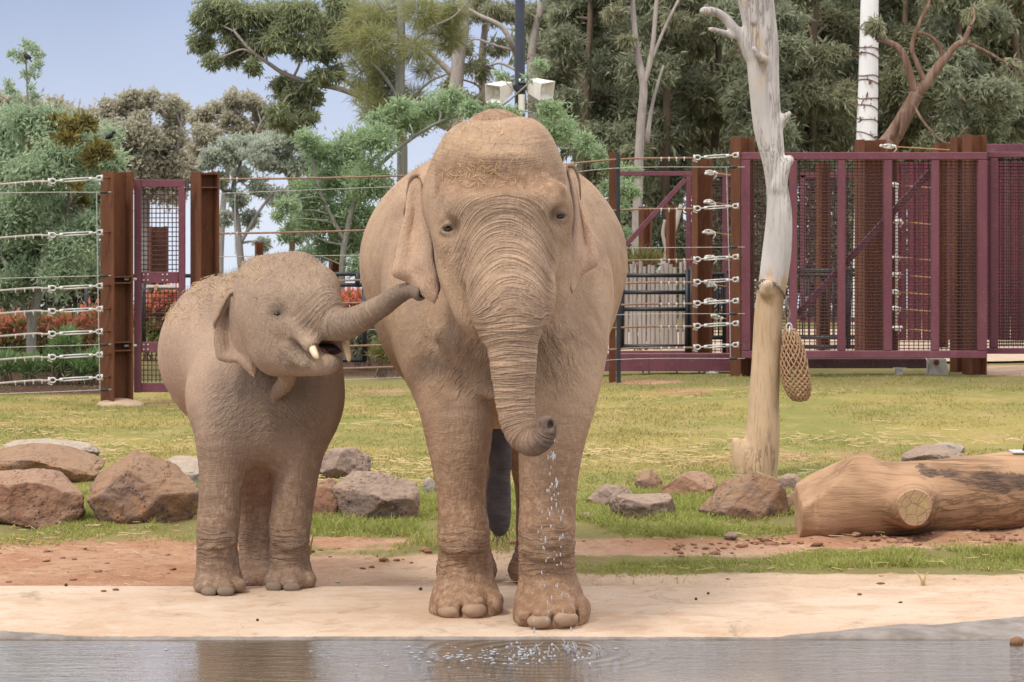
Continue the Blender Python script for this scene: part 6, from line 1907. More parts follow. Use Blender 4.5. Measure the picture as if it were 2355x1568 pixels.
M_low = leaf_material('strap_leaves', (0.13, 0.22, 0.09), (0.26, 0.37, 0.15), (0.34, 0.4, 0.18), 0.9)
M_palm = leaf_material('palm_leaves', (0.16, 0.18, 0.05), (0.28, 0.26, 0.10), (0.34, 0.28, 0.13), 0.9)
M_bark_pale = bark_material('pale_bark', (0.40, 0.35, 0.31), (0.31, 0.27, 0.245), (0.22, 0.18, 0.16))
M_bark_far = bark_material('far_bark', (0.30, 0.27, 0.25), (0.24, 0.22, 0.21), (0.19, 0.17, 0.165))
M_bark_brown = bark_material('brown_bark', (0.19, 0.14, 0.095), (0.145, 0.105, 0.075), (0.10, 0.075, 0.055))
M_bark_red = bark_material('stringy_red_bark', (0.15, 0.085, 0.055), (0.235, 0.16, 0.12), (0.075, 0.042, 0.033), 0.10)
M_bark_grey = bark_material('grey_green_bark', (0.27, 0.26, 0.215), (0.20, 0.20, 0.165), (0.14, 0.14, 0.12))


def unit(a): return a / (np.linalg.norm(a, axis=-1, keepdims=True) + 1e-9)


def leaf_mesh(name, pos, d, L, W, tint, tip=None):
    """slender folded leaves: one bent diamond each"""
    n = len(pos); d = unit(d)
    s = unit(np.cross(d, rng.normal(0, 1, (n, 3))))
    nn = np.cross(d, s)
    L = np.asarray(L)[:, None]; W = np.asarray(W)[:, None]
    mid = pos + d * L * 0.45
    V = np.stack([pos, mid + s * W / 2 + nn * W * 0.15, pos + d * L - nn * L * 0.12, mid - s * W / 2 + nn * W * 0.15], 1).reshape(-1, 3)
    F = np.arange(4 * n).reshape(n, 4)
    at = dict(tint=np.repeat(tint, 4))
    if tip is not None: at['tip'] = np.repeat(tip, 4)
    return mesh_np(name, V, Fq=F, attrs=at)


def frond_mesh(name, pos, d, L, tint, pairs=6):
    n = len(pos); d = unit(d)
    s = unit(np.cross(d, rng.normal(0, 1, (n, 3)))); nn = np.cross(d, s)
    Vs, T = [], []
    for k in range(pairs):
        f = (k + 0.7) / (pairs + 0.3); ln = 0.42 * math.sin(math.pi * (0.22 + 0.70 * f))
        c = pos + d * (L * f)[:, None] - nn * (L * 0.22 * f * f)[:, None]
        for sg in (-1, 1):
            tipp = c + s * (sg * L * ln)[:, None] + d * (L * ln * 0.45)[:, None] - nn * (L * 0.06)[:, None]
            w = d * (L * 0.055)[:, None]
            Vs.append(np.stack([c - w, tipp, c + w], 1)); T.append(tint)
    V = np.stack(Vs, 1).reshape(-1, 3)
    return mesh_np(name, V, Ft=np.arange(len(V)).reshape(-1, 3), attrs=dict(tint=np.repeat(np.stack(T, 1).ravel(), 3)))


def blob_points(blobs, n, subs=9, spread=0.30, flat=0.85, shell=0.75, spray=False):
    """leaf positions gathered in small clumps inside each blob; also returns the clump centres"""
    R = np.array([b[3] for b in blobs]); w = R ** 2 / (R ** 2).sum()
    pos, out, cl = [], [], []
    for b, ww in zip(blobs, w):
        c, r = np.array(b[:3]), b[3]
        k = max(3, int(subs))
        dirs = unit(rng.normal(0, 1, (k, 3))); rad = rng.uniform(0.25, 1.0, (k, 1)) ** 0.6 * shell
        sc = c + dirs * rad * r * np.array([1, 1, flat]); cl.append(sc)
        m = int(n * ww)
        if spray:            # fronds strung along twigs that run outwards and droop or rise a little
            k = max(8, int(subs * 2.2)); dirs = unit(rng.normal(0, 1, (k, 3)) * np.array([1, 1, 0.8]) + np.array([0, 0, 0.25])); ln = rng.uniform(0.45, 1.4, k)
            idx = rng.integers(0, k, m); f = (rng.uniform(0.02, 1.0, m) ** 0.75)[:, None]
            p = c + dirs[idx] * (ln[idx][:, None] * f * r) * np.array([1, 1, flat]) + np.array([0, 0, -0.18]) * r * f ** 2 + rng.normal(0, 0.10, (m, 3)) * r
            cl[-1] = c + dirs * (ln[:, None] * 0.9 * r) * np.array([1, 1, flat]) + np.array([0, 0, -0.15]) * r
            pos.append(p); out.append(unit(dirs[idx] + rng.normal(0, 0.35, (m, 3))))
            continue
        idx = rng.integers(0, k, m)
        sz = rng.uniform(0.7, 1.35, k)[idx][:, None]
        p = sc[idx] + rng.normal(0, 1, (m, 3)) * spread * r * sz * np.array([1, 1, 0.7])
        pos.append(p); out.append(unit(p - c))
    return np.concatenate(pos), np.concatenate(out), cl


def WB(l):
    return [(*P(a, b, d), RV(r, d)) for a, b, d, r in l]


def limb(mb, a, b, r0, r1, sag=0.12, sides=5):
    a, b = np.asarray(a, float), np.asarray(b, float); L = np.linalg.norm(b - a)
    m1 = a + (b - a) * 0.35 + rng.normal(0, 0.06, 3) * L + [0, 0, sag * L]
    m2 = a + (b - a) * 0.72 + rng.normal(0, 0.05, 3) * L + [0, 0, sag * 0.7 * L]
    q = curve([a, m1, m2, b], 4)
    mb.tube(q, np.linspace(r0, r1, len(q)), sides, False)


def trunk_mesh(mb, pts, sides=9):
    q = curve([(*P(a, b, d), RV(r, d)) for a, b, d, r in pts], 5)
    w = (fbm(q[:, :3] * 1.7, 2, 3) - 0.5) * 0.12
    mb.tube(q[:, :3] + np.stack([w, 0 * w, 0 * w], 1) * q[:, 3:4] * 4, q[:, 3], sides, True)
    return q


def tree(name, label, trunks, blobs, n, leaf, mat, bark, cat='tree', group=None, droop=0.9, twig=0.010, subs=9, kind='leaf', spread=0.30, branch_r=0.035, twigs=True, flat=0.85, shell=0.88):
    """trunk(s) given as pixel polylines with radii, foliage as blobs; limbs grow from the trunk into every blob"""
    D = trunks[0][0][2]
    root = empty(name, P(trunks[0][0][0], trunks[0][0][1], D), label, cat, group)
    tb = MB(); qs = [trunk_mesh(tb, t) for t in trunks]
    tb.build('trunk', bark, root, True)
    B = WB(blobs)
    pos, out, cl = blob_points(B, n, subs, spread, flat, shell, kind == 'frond')
    lb = MB(); allq = np.concatenate(qs)
    for b, cs in zip(B, cl):
        c = np.array(b[:3])
        dd = np.linalg.norm(allq[:, :3] - c, axis=1) + 1.2 * np.maximum(0, allq[:, 2] - c[2] + 0.15 * b[3])
        k = int(np.argmin(dd))
        if dd[k] > 0.3 * b[3]: limb(lb, allq[k, :3], c, min(branch_r * (0.6 + b[3]), allq[k, 3] * 0.8), twig * 1.5)
        if twigs:
            for s in cs: limb(lb, c, s, twig * 1.3, twig * 0.5, 0.02, 4)
    if lb.v: lb.build('branches', bark, root, True)
    tint = np.clip(rng.uniform(0, 1, len(pos)) * 0.75 + 0.25 * (out[:, 2] * 0.5 + 0.5) * rng.uniform(0, 1, len(pos)), 0, 1)
    m = len(pos)
    if kind == 'leaf':
        d = rng.normal(0, 0.55, (m, 3)) + np.array([0, 0, -droop]) + out * 0.25
        me = leaf_mesh('crown', pos, d, rng.uniform(0.7, 1.25, m) * leaf[0], rng.uniform(0.7, 1.25, m) * leaf[1], tint)
    elif kind == 'needle':
        d = rng.normal(0, 0.5, (m, 3)) + np.array([0, 0, -0.15]) + out * 0.6
        me = leaf_mesh('crown', pos, d, rng.uniform(0.6, 1.3, m) * leaf[0], rng.uniform(0.8, 1.2, m) * leaf[1], tint)
    else:
        d = out * 0.7 + rng.normal(0, 0.6, (m, 3)) + np.array([0, 0, 0.15])
        me = frond_mesh('crown', pos, d, rng.uniform(0.7, 1.3, m) * leaf[0], tint)
    V = np.zeros(len(me.vertices) * 3, dtype=np.float32); me.vertices.foreach_get('co', V)
    V = (V.reshape(-1, 3) - np.array(root.location, dtype=np.float32)).astype(np.float32); me.vertices.foreach_set('co', V.ravel())
    link('crown', me, mat, root, False)
    return root


def bl(D, *l): return [(a, b, D + rng.uniform(-0.8, 0.8), r) for a, b, r in l]


GT = 'gum trees beyond the fence'
# far gums under the open sky
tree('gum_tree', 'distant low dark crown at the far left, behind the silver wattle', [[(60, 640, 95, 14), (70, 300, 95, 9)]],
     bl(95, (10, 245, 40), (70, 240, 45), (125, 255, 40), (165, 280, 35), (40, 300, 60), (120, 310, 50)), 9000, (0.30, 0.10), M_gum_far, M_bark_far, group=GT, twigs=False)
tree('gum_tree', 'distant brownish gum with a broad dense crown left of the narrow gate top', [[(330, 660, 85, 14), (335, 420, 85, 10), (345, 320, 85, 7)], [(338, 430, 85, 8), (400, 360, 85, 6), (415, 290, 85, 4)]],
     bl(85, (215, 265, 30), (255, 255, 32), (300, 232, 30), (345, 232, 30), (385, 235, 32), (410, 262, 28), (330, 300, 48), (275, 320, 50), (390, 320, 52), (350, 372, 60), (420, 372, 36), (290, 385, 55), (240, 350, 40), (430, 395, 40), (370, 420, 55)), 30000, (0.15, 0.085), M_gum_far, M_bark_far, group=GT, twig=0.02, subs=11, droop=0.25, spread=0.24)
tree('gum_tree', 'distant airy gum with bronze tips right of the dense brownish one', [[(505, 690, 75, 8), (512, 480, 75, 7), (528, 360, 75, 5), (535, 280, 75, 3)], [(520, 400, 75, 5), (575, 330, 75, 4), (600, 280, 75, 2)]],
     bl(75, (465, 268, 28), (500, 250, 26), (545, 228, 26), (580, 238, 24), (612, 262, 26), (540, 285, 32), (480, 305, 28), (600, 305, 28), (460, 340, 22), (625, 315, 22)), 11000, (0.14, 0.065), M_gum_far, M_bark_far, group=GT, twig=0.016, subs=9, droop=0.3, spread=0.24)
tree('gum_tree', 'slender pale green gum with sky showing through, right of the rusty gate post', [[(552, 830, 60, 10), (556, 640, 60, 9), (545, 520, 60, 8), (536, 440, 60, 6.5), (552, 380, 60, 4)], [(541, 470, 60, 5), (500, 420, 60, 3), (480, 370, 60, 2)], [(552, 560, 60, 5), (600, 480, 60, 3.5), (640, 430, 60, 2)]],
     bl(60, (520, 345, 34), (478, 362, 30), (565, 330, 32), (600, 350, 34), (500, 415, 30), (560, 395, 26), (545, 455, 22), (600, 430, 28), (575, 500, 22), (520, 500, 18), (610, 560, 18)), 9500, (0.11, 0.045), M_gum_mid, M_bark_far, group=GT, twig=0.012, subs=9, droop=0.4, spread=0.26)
tree('gum_tree', 'dark-stemmed gum with rounded grey-green heads left of the adult elephant', [[(668, 830, 62, 8), (672, 560, 62, 7), (670, 450, 62, 6), (662, 390, 62, 5), (640, 345, 62, 3)], [(668, 430, 62, 5), (700, 380, 62, 3.5), (715, 330, 62, 2)]],
     bl(62, (640, 325, 38), (680, 315, 34), (712, 330, 30), (610, 370, 30), (650, 380, 34), (700, 385, 30), (640, 455, 26), (700, 470, 32), (680, 540, 24), (720, 430, 24), (650, 600, 22)), 12500, (0.11, 0.048), M_gum_mid, M_bark_brown, group=GT, twig=0.012, subs=9, droop=0.4, spread=0.26)
# the big gum whose bough reaches left over the sky
tree('gum_tree', 'big gum whose long bough of drooping leaves reaches left across the sky', [[(1062, 840, 52, 22), (1050, 400, 52, 19), (1047, 260, 52, 17), (1052, 150, 52, 16), (1066, 60, 52, 14), (1062, -60, 52, 12)],
     [(1046, 300, 52, 11), (976, 266, 51.6, 9), (929, 250, 51.4, 8.5), (844, 226, 51, 7.5), (777, 203, 50.8, 6.5), (715, 191, 50.5, 6), (652, 168, 50.4, 5.2), (621, 148, 50.3, 4.6), (574, 113, 50.2, 3.6), (539, 72, 50.2, 2.6)],
     [(844, 226, 51, 5), (800, 190, 51, 4), (740, 140, 51, 3.4), (690, 100, 51, 2.6), (650, 55, 51, 2)], [(1050, 180, 52, 8), (960, 100, 52, 6), (860, 50, 52, 4), (790, 20, 52, 3)]],
     bl(50.6, (475, 45, 34), (462, 100, 28), (500, 15, 38), (535, 70, 36), (570, 25, 42), (560, 110, 26), (620, 40, 42), (600, 95, 32), (650, 90, 36), (680, 30, 46), (735, 50, 44), (790, 20, 42), (700, 105, 34), (760, 110, 32), (655, 205, 36), (695, 228, 38), (640, 262, 30), (735, 180, 28), (665, 275, 28), (490, 140, 18), (540, 135, 18), (815, 75, 36), (585, 150, 20), (710, 265, 22), (770, 165, 24)), 32000, (0.14, 0.030), M_gum_big, M_bark_pale, group=GT, twig=0.010, subs=12, spread=0.26, branch_r=0.03, droop=0.6)
# needle-leaved tree with the straight trunk
tree('she_oak', 'olive needle-leaved tree with a straight mossy trunk between the big gum and the lamp post', [[(926, 840, 46, 14), (924, 400, 46, 12.5), (920, 200, 46, 11.5), (922, 80, 46, 10), (924, -80, 46, 8)],
     [(921, 230, 46, 5), (880, 170, 46, 4), (840, 130, 46, 2.5)], [(922, 120, 46, 5), (980, 70, 46, 3.5), (1040, 40, 46, 2.5), (1075, 5, 46, 1.5)], [(921, 70, 46, 4), (880, 20, 46, 3), (850, -20, 46, 2)], [(922, 290, 46, 4.5), (870, 250, 46, 3), (830, 220, 46, 2)], [(922, 250, 46, 4), (985, 190, 46, 3), (1030, 170, 46, 2)]],
     bl(46, (845, 45, 40), (890, 20, 42), (820, 95, 36), (860, 100, 38), (960, 30, 36), (880, 150, 34), (1000, 55, 34), (830, 165, 30), (895, 200, 34), (960, 110, 28), (850, 215, 28), (870, 255, 32), (1030, 90, 28), (950, 225, 20), (985, 165, 22), (900, 290, 26), (1040, 20, 30)), 19000, (0.24, 0.010), M_oak, M_bark_grey, kind='needle', group=None, twig=0.008, subs=11)
# pale-limbed gum around the lamp post
tree('gum_tree', 'pale-limbed gum with thin twisting branches behind the lamp post', [[(1238, 840, 58, 15), (1228, 300, 58, 13), (1222, 150, 58, 11), (1232, 60, 58, 9), (1260, -40, 58, 7)], [(1205, 250, 58, 8), (1195, 150, 57.5, 7), (1176, 100, 57, 6.5), (1150, 60, 57, 6), (1100, 35, 57, 5), (1060, 10, 57, 4)], [(1226, 200, 58, 7), (1262, 110, 58, 6), (1290, 40, 58, 5), (1310, -30, 58, 4)], [(1130, 840, 59, 13), (1115, 300, 59, 11), (1108, 150, 59, 9), (1120, 30, 59, 7), (1125, -50, 59, 6)]],
     bl(58, (1045, 40, 36), (1095, 20, 38), (1140, 25, 36), (1060, 110, 30), (1095, 160, 34), (1140, 110, 26), (1170, 25, 30), (1235, 30, 40), (1285, 70, 40), (1250, 120, 28), (1300, 20, 40), (1320, 120, 38), (1030, 190, 26), (1290, 180, 34), (1080, 225, 30), (1150, 190, 26)), 10500, (0.15, 0.030), M_gum2, M_bark_pale, group=GT, twig=0.010, subs=9, spread=0.24, droop=0.6)
# the wall of gums to the right, each its own tree
specs = [(1345, 51, 'gum filling the gap right of the lamp post'), (1420, 54, 'dark gum behind the forked white trunk'), (1530, 50, 'dense gum between the forked white trunk and the dead tree'),
         (1640, 52, 'dense gum left of the dead tree branch'), (1755, 49, 'dense gum directly behind the dead tree'), (1870, 51, 'bushy gum between the dead tree and the white pole'),
         (1985, 53, 'dense gum behind the white pole'), (2095, 52, 'dark gum behind the red forked trunk'), (2215, 50, 'broad gum right of the red forked trunk'), (2325, 52, 'gum at the top right corner')]
for i, (cx, D, lab) in enumerate(specs):
    B = [(cx + rng.uniform(-72, 72), y + rng.uniform(-24, 24), D + rng.uniform(-1.4, 1.4), rng.uniform(38, 58)) for y in np.linspace(-110, 330, 9) for _ in range(2)]
    if 1380 < cx < 1660: B += [(cx + rng.uniform(-60, 60), y, D + 1, rng.uniform(26, 40)) for y in (400, 455, 520, 560)]
    tree('gum_tree', lab, [[(cx + 4, 800, D, 11), (cx, 400, D, 10), (cx + rng.uniform(-15, 15), 150, D, 8), (cx + rng.uniform(-25, 25), -120, D, 5)]],
         B, 21000, (0.155, 0.040), (M_gum, M_gum2)[i % 2], M_bark_brown, group=GT, twig=0.011, subs=12, spread=0.25, droop=0.35)
for i, (cx, D, lab) in enumerate(((1380, 64, 'shaded gum deep in the wood right of the lamp post'), (1560, 66, 'shaded gum deep in the wood behind the dense gums'), (1750, 64, 'shaded gum deep in the wood behind the dead tree'), (1940, 66, 'shaded gum deep in the wood behind the white pole'), (2120, 64, 'shaded gum deep in the wood behind the red trunk'), (2310, 66, 'shaded gum deep in the wood at the right edge'))):
    B = [(cx + rng.uniform(-120, 120), y + rng.uniform(-30, 30), D + rng.uniform(-1, 1), rng.uniform(52, 78)) for y in np.linspace(-120, 360, 8) for _ in range(3)]
    tree('gum_tree', lab, [[(cx, 800, D, 12), (cx, 300, D, 10), (cx + 10, -100, D, 6)]], B, 14000, (0.32, 0.09), M_gum, M_bark_brown, group='shaded gums deep in the wood', twigs=False, subs=10, spread=0.34)
# forked white trunk and red stringy trunk in front of the wood
tree('gum_tree', 'slender forked white-trunked gum right of the adult elephant', [[(1478, 800, 46, 12), (1464, 590, 46, 11.5), (1467, 420, 46, 11), (1473, 300, 46, 10), (1479, 210, 46, 9.5), (1474, 165, 46, 9), (1464, 110, 46, 7), (1456, 30, 46, 6), (1452, -60, 46, 5)],
     [(1480, 190, 46, 7), (1492, 150, 46, 6.5), (1502, 90, 46, 5.5), (1508, 20, 46, 5), (1516, -60, 46, 4)], [(1496, 140, 46, 4), (1530, 60, 46, 3.5), (1560, 0, 46, 3)], [(1487, 330, 46.2, 6), (1500, 240, 46.3, 4), (1525, 150, 46.3, 2.5)]],
     bl(46.5, (1430, -40, 30), (1500, -50, 34), (1560, -30, 30), (1410, 30, 22), (1548, 40, 24), (1440, 90, 16)), 4200, (0.15, 0.028), M_gum2, M_bark_pale, group=GT)
tree('gum_tree', 'rough red-barked forked trunk leaning right, above the big gate', [[(1985, 420, 44.5, 26), (2032, 345, 44.5, 23), (2062, 298, 44.5, 20), (2085, 255, 44.5, 18), (2108, 215, 44.5, 16)], [(2104, 222, 44.5, 13), (2135, 185, 44.5, 11.5), (2160, 150, 44.5, 11), (2176, 130, 44.5, 9), (2198, 104, 44.5, 7.5), (2216, 95, 44.5, 6.5), (2230, 60, 44.5, 5)], [(2104, 215, 44.5, 10), (2090, 160, 44.5, 9), (2072, 118, 44.5, 8.5), (2045, 98, 44.5, 7), (2015, 92, 44.5, 5)],
     [(2128, 190, 44.5, 7), (2110, 150, 44.5, 6), (2096, 110, 44.5, 5.5), (2110, 60, 44.5, 5), (2135, 10, 44.5, 4)], [(2168, 138, 44.6, 6), (2158, 105, 44.6, 5), (2135, 82, 44.6, 4), (2100, 75, 44.6, 3)], [(2216, 95, 44.5, 4), (2270, 120, 44.5, 3.4), (2340, 165, 44.5, 2.4), (2380, 210, 44.5, 1.6)], [(2050, 320, 44.4, 8), (2075, 255, 44.2, 6), (2070, 320, 44.3, 5)], [(2095, 235, 44.3, 3.5), (2130, 290, 44.2, 3), (2180, 330, 44.2, 2), (2225, 290, 44.2, 1.6)]],
     bl(44.8, (2150, -20, 28), (2240, 30, 24), (2330, 150, 18), (2010, 60, 18)), 2600, (0.15, 0.03), M_gum2, M_bark_red, group=GT)
o = empty('dead_branch', P(1520, 640, 43), 'pale leaning dead branch behind the maroon frame with a diagonal', 'branch')
m = MB(); trunk_mesh(m, [(1512, 680, 43, 10), (1530, 600, 43, 9), (1538, 560, 43, 8), (1552, 515, 43, 7), (1566, 470, 43, 5)]); trunk_mesh(m, [(1534, 580, 43, 5), (1524, 540, 43, 4), (1528, 505, 43, 3)]); m.build('limb', M_bark_pale, o, True)

# silver wattle on the left
tree('wattle_tree', 'large feathery silver-green wattle filling the left edge behind the cables', [[(66, 905, 35, 14), (72, 830, 35, 12), (76, 740, 35, 11), (92, 650, 35, 9), (108, 520, 35, 7), (120, 380, 35, 5), (130, 300, 35, 3)], [(78, 740, 35, 7), (40, 680, 35, 5), (10, 600, 35, 4)], [(100, 580, 35, 6), (160, 480, 35, 4.5), (215, 380, 35, 3), (240, 300, 35, 2)]],
     bl(35, (10, 300, 55), (75, 275, 50), (135, 300, 55), (20, 390, 65), (105, 380, 70), (185, 370, 55), (225, 320, 40), (245, 370, 35), (30, 490, 65), (115, 480, 70), (195, 465, 55), (20, 580, 60), (100, 575, 65), (180, 560, 60), (225, 520, 35), (-40, 350, 60), (-40, 480, 60), (-30, 600, 55), (60, 645, 50), (140, 640, 48), (205, 630, 35), (15, 665, 40)), 60000, (0.085, 0.027), M_wattle, M_bark_grey, twig=0.007, subs=16, spread=0.30, droop=0.1, shell=0.95)
tree('wattle_sapling', 'thin leafy shoot rising above the silver wattle into the sky', [[(66, 420, 34.6, 3.6), (64, 300, 34.6, 3), (63, 210, 34.6, 2.4), (60, 140, 34.6, 1.8), (61, 98, 34.6, 1.2)], [(63, 240, 34.6, 1.6), (40, 225, 34.6, 1.2), (22, 205, 34.6, 1)], [(62, 200, 34.6, 1.5), (80, 150, 34.6, 1.1), (88, 128, 34.6, 0.8)], [(61, 150, 34.6, 1.4), (42, 120, 34.6, 1), (32, 122, 34.6, .8)], [(65, 260, 34.6, 1.4), (80, 228, 34.6, 1)]],
     bl(34.6, (58, 98, 9), (78, 112, 9), (90, 128, 10), (84, 150, 9), (38, 126, 11), (48, 140, 8), (60, 172, 8), (80, 172, 7), (24, 212, 10), (16, 195, 7), (40, 228, 7), (82, 222, 9), (72, 200, 6)), 900, (0.075, 0.024), M_wattle, M_bark_grey, twig=0.003, subs=4, twigs=False, branch_r=0.006, droop=-0.2, spread=0.42)
tree('bronze_shrub', 'sprigs of yellow and bronze broad leaves poking through the silver wattle', [[(150, 560, 34.3, 4), (160, 420, 34.3, 3), (165, 320, 34.3, 2)]],
     bl(34.2, (130, 285, 16), (165, 290, 24), (195, 285, 18), (150, 315, 20), (110, 330, 14), (230, 340, 18), (215, 372, 18), (85, 345, 14), (175, 345, 16), (250, 352, 12), (165, 400, 10), (190, 465, 12), (180, 430, 10)), 1100, (0.11, 0.045), M_brownleaf, M_bark_brown, cat='shrub', subs=6, droop=-0.3, twig=0.004, branch_r=0.012)
# green wattle behind the elephants
tree('wattle_tree', 'bright green feathery wattle with yellow tips spreading behind the adult elephant', [[(780, 860, 38.5, 10), (785, 640, 38.5, 8), (800, 520, 38.5, 6.5), (840, 400, 38.5, 5), (900, 310, 38.5, 3.5)], [(795, 560, 38.5, 5), (740, 450, 38.5, 4), (715, 350, 38.5, 2.5)], [(830, 420, 38.5, 5), (930, 330, 38.5, 4.5), (1030, 272, 38.5, 3.5), (1140, 250, 38.5, 2.5), (1218, 190, 38.5, 1.6)], [(1140, 250, 38.5, 2), (1230, 260, 38.5, 1.6), (1290, 290, 38.5, 1.2)]],
     bl(38.5, (705, 322, 24), (740, 360, 36), (800, 345, 36), (855, 325, 42), (770, 420, 48), (845, 410, 48), (705, 440, 34), (740, 495, 46), (815, 490, 46), (700, 520, 26), (945, 290, 42), (1005, 250, 40), (1042, 232, 26), (1085, 248, 22), (1130, 256, 20), (1170, 265, 22), (1152, 172, 10), (1242, 152, 13), (1216, 178, 7), (1268, 262, 26), (920, 245, 22), (880, 280, 28), (800, 560, 36), (740, 570, 28), (660, 520, 12), (655, 545, 12), (690, 590, 22), (1290, 300, 34), (830, 610, 24), (660, 470, 20), (640, 500, 12)), 30000, (0.085, 0.024), M_wattle2, M_bark_grey, twig=0.006, subs=15, spread=0.33, branch_r=0.02, droop=0.1, shell=1.05)
tree('wattle_shrub', 'green wattle shrub beside the slim rusty post right of the adult elephant', [[(1420, 820, 37, 5), (1424, 600, 37, 4), (1420, 430, 37, 2.5)]],
     bl(37, (1395, 380, 20), (1425, 400, 24), (1440, 440, 24), (1420, 480, 24), (1445, 400, 14), (1400, 430, 20), (1430, 540, 18), (1462, 395, 10), (1375, 350, 20), (1345, 330, 24)), 5200, (0.075, 0.020), M_wattle2, M_bark_grey, cat='shrub', twig=0.004, subs=10, branch_r=0.012, droop=0.1)


# hedge with red young leaves, and low plants in the bed
def shrub(label, blobs, n, L, W, mat, red=0.0, cat='shrub', group=None, up=0.4, name='shrub', bark=None):
    B = WB(blobs); c = P(blobs[0][0], 880, blobs[0][2]); c[2] = gz(c[0], c[1])
    root = empty(name, c, label, cat, group)
    pos, out, cl = blob_points(B, n, 9, 0.30, 0.9, 0.8)
    keep = pos[:, 2] > c[2] + 0.02; pos, out = pos[keep], out[keep]
    m = len(pos)
    st = MB()
    for b, cs in zip(B, cl):
        for s in cs[:5]: limb(st, (b[0] + rng.normal(0, 0.05), b[1], c[2] - 0.03), s, 0.010, 0.004, 0.05, 4)
    st.build('stems', bark or M_bark_brown, root, True)
    d = out * 0.6 + rng.normal(0, 0.45, (m, 3)) + np.array([0, 0, up])
    zz = (pos[:, 2] - c[2]); top = np.percentile(zz, 95)
    tip = (rng.uniform(0, 1, m) < red * sstep(0.35 * top, 0.9 * top, zz)).astype(float) * rng.uniform(0.5, 1, m)
    me = leaf_mesh('foliage', pos - c, d, rng.uniform(0.7, 1.3, m) * L, rng.uniform(0.7, 1.3, m) * W, rng.uniform(0, 1, m), tip)
    link('foliage', me, mat, root, False)


HG = 'red-tipped hedge shrubs along the left fence'
for i, (x, w, r, lab) in enumerate(((0, 745, 0.75, 'red-tipped hedge shrub cut by the left edge'), (58, 760, 0.55, 'red-tipped hedge shrub behind the pale wattle trunk'), (118, 752, 0.6, 'red-tipped hedge shrub right of the pale wattle trunk'), (170, 745, 0.7, 'red-tipped hedge shrub with the most orange young leaves'), (222, 742, 0.8, 'red-tipped hedge shrub next to the left rusty post'))):
    shrub(lab, [(x, w, 36.6, 36), (x - 14, w + 48, 36.6, 36), (x + 14, w + 50, 36.6, 36), (x, w + 95, 36.6, 34)], 1500, 0.10, 0.032, M_photinia, r, group=HG)
shrub('shrub full of red flowers seen through the narrow maroon gate', [(345, 700, 38.5, 34), (385, 690, 38.5, 34), (330, 745, 38.5, 34), (375, 750, 38.5, 38), (415, 720, 38.5, 30), (440, 690, 38.5, 24)], 2600, 0.10, 0.04, M_photinia, 0.85, group=None)
shrub('shrub with red flowers between the calf and the adult elephant', [(800, 690, 38.0, 24), (830, 690, 38.0, 22), (815, 730, 38.0, 28), (850, 740, 38.0, 24)], 1300, 0.09, 0.035, M_photinia, 0.9)
LP_ = 'low leafy plants in the mulch bed'
for x, y, r, lab in ((12, 842, 28, 'low green plant at the left edge of the mulch bed'), (70, 850, 22, 'low grey-green plant under the pale wattle trunk'), (128, 842, 26, 'low green whorled plant in the middle of the mulch bed'), (150, 792, 22, 'taller fine-leaved plant in front of the red-tipped hedge'), (185, 848, 26, 'low green plant left of the rusty post'), (222, 838, 24, 'low green plant touching the left rusty post')):
    shrub(lab, [(x - 8, y, 33.6, r * 0.8), (x + 9, y + 4, 33.6, r * 0.8), (x, y - 12, 33.6, r * 0.7)], 420, 0.15, 0.016, M_low, 0.0, 'plant', LP_, 0.9, 'low_plant')
shrub('light green bushy plant in the bed between calf and adult elephant', [(884, 800, 34.5, 20), (895, 815, 34.5, 18), (872, 815, 34.5, 16)], 500, 0.13, 0.014, M_palm, 0.0, 'plant', None, 0.7, 'low_plant')
shrub('dark leafy shrub in the bed between calf and adult elephant', [(840, 770, 36.5, 34), (870, 740, 36.5, 28), (815, 790, 36.5, 28), (900, 770, 36.5, 24)], 1500, 0.10, 0.03, M_gum, 0.0, 'shrub')
shrub('yellow-green cycad tuft above the grey palings', [(1482, 600, 38.0, 16), (1466, 606, 38.0, 14), (1500, 604, 38.0, 14)], 200, 0.2, 0.02, M_palm, 0.0, 'plant', None, 0.8, 'cycad')
shrub('cactus-like green plant with a pink flower behind the short black panel', [(1616, 735, 37.5, 12), (1622, 755, 37.5, 12), (1608, 715, 37.5, 8)], 60, 0.16, 0.06, M_low, 0.0, 'plant', None, 0.9, 'low_plant')


for i, (x, y, D, r, lab) in enumerate(((1480, 560, 50, 90, 'shady bush behind the maroon frame with a diagonal'), (1640, 520, 50, 95, 'shady bush behind the rusty post with the rope ends'), (1780, 520, 49, 95, 'shady bush seen through the first bay of the big gate'), (1900, 520, 49, 95, 'shady bush seen through the second bay of the big gate'), (2010, 540, 50, 90, 'shady bush seen through the third bay of the big gate'))):
    shrub(lab, [(x + rng.uniform(-50, 50), y + q, D, r * 0.55) for q in (-120, -60, 0, 60, 130) for _ in range(2)], 4200, 0.15, 0.045, M_gum, 0.0, 'shrub', 'shady bushes behind the yard')

for i, (x, y, lab) in enumerate(((-10, 660, 'dark green shrub behind the hedge, cut by the left edge'), (70, 650, 'dark green shrub behind the hedge and the pale wattle trunk'), (145, 655, 'dark green shrub behind the middle of the hedge'), (215, 660, 'dark green shrub behind the hedge next to the left rusty post'))):
    shrub(lab, [(x + q, y + w, 40, 36) for q, w in ((-22, -55), (20, -50), (-18, 0), (20, 5), (0, 60), (0, 110))], 3400, 0.13, 0.04, M_gum2, 0.0, 'shrub', 'dark shrubs behind the red-tipped hedge')

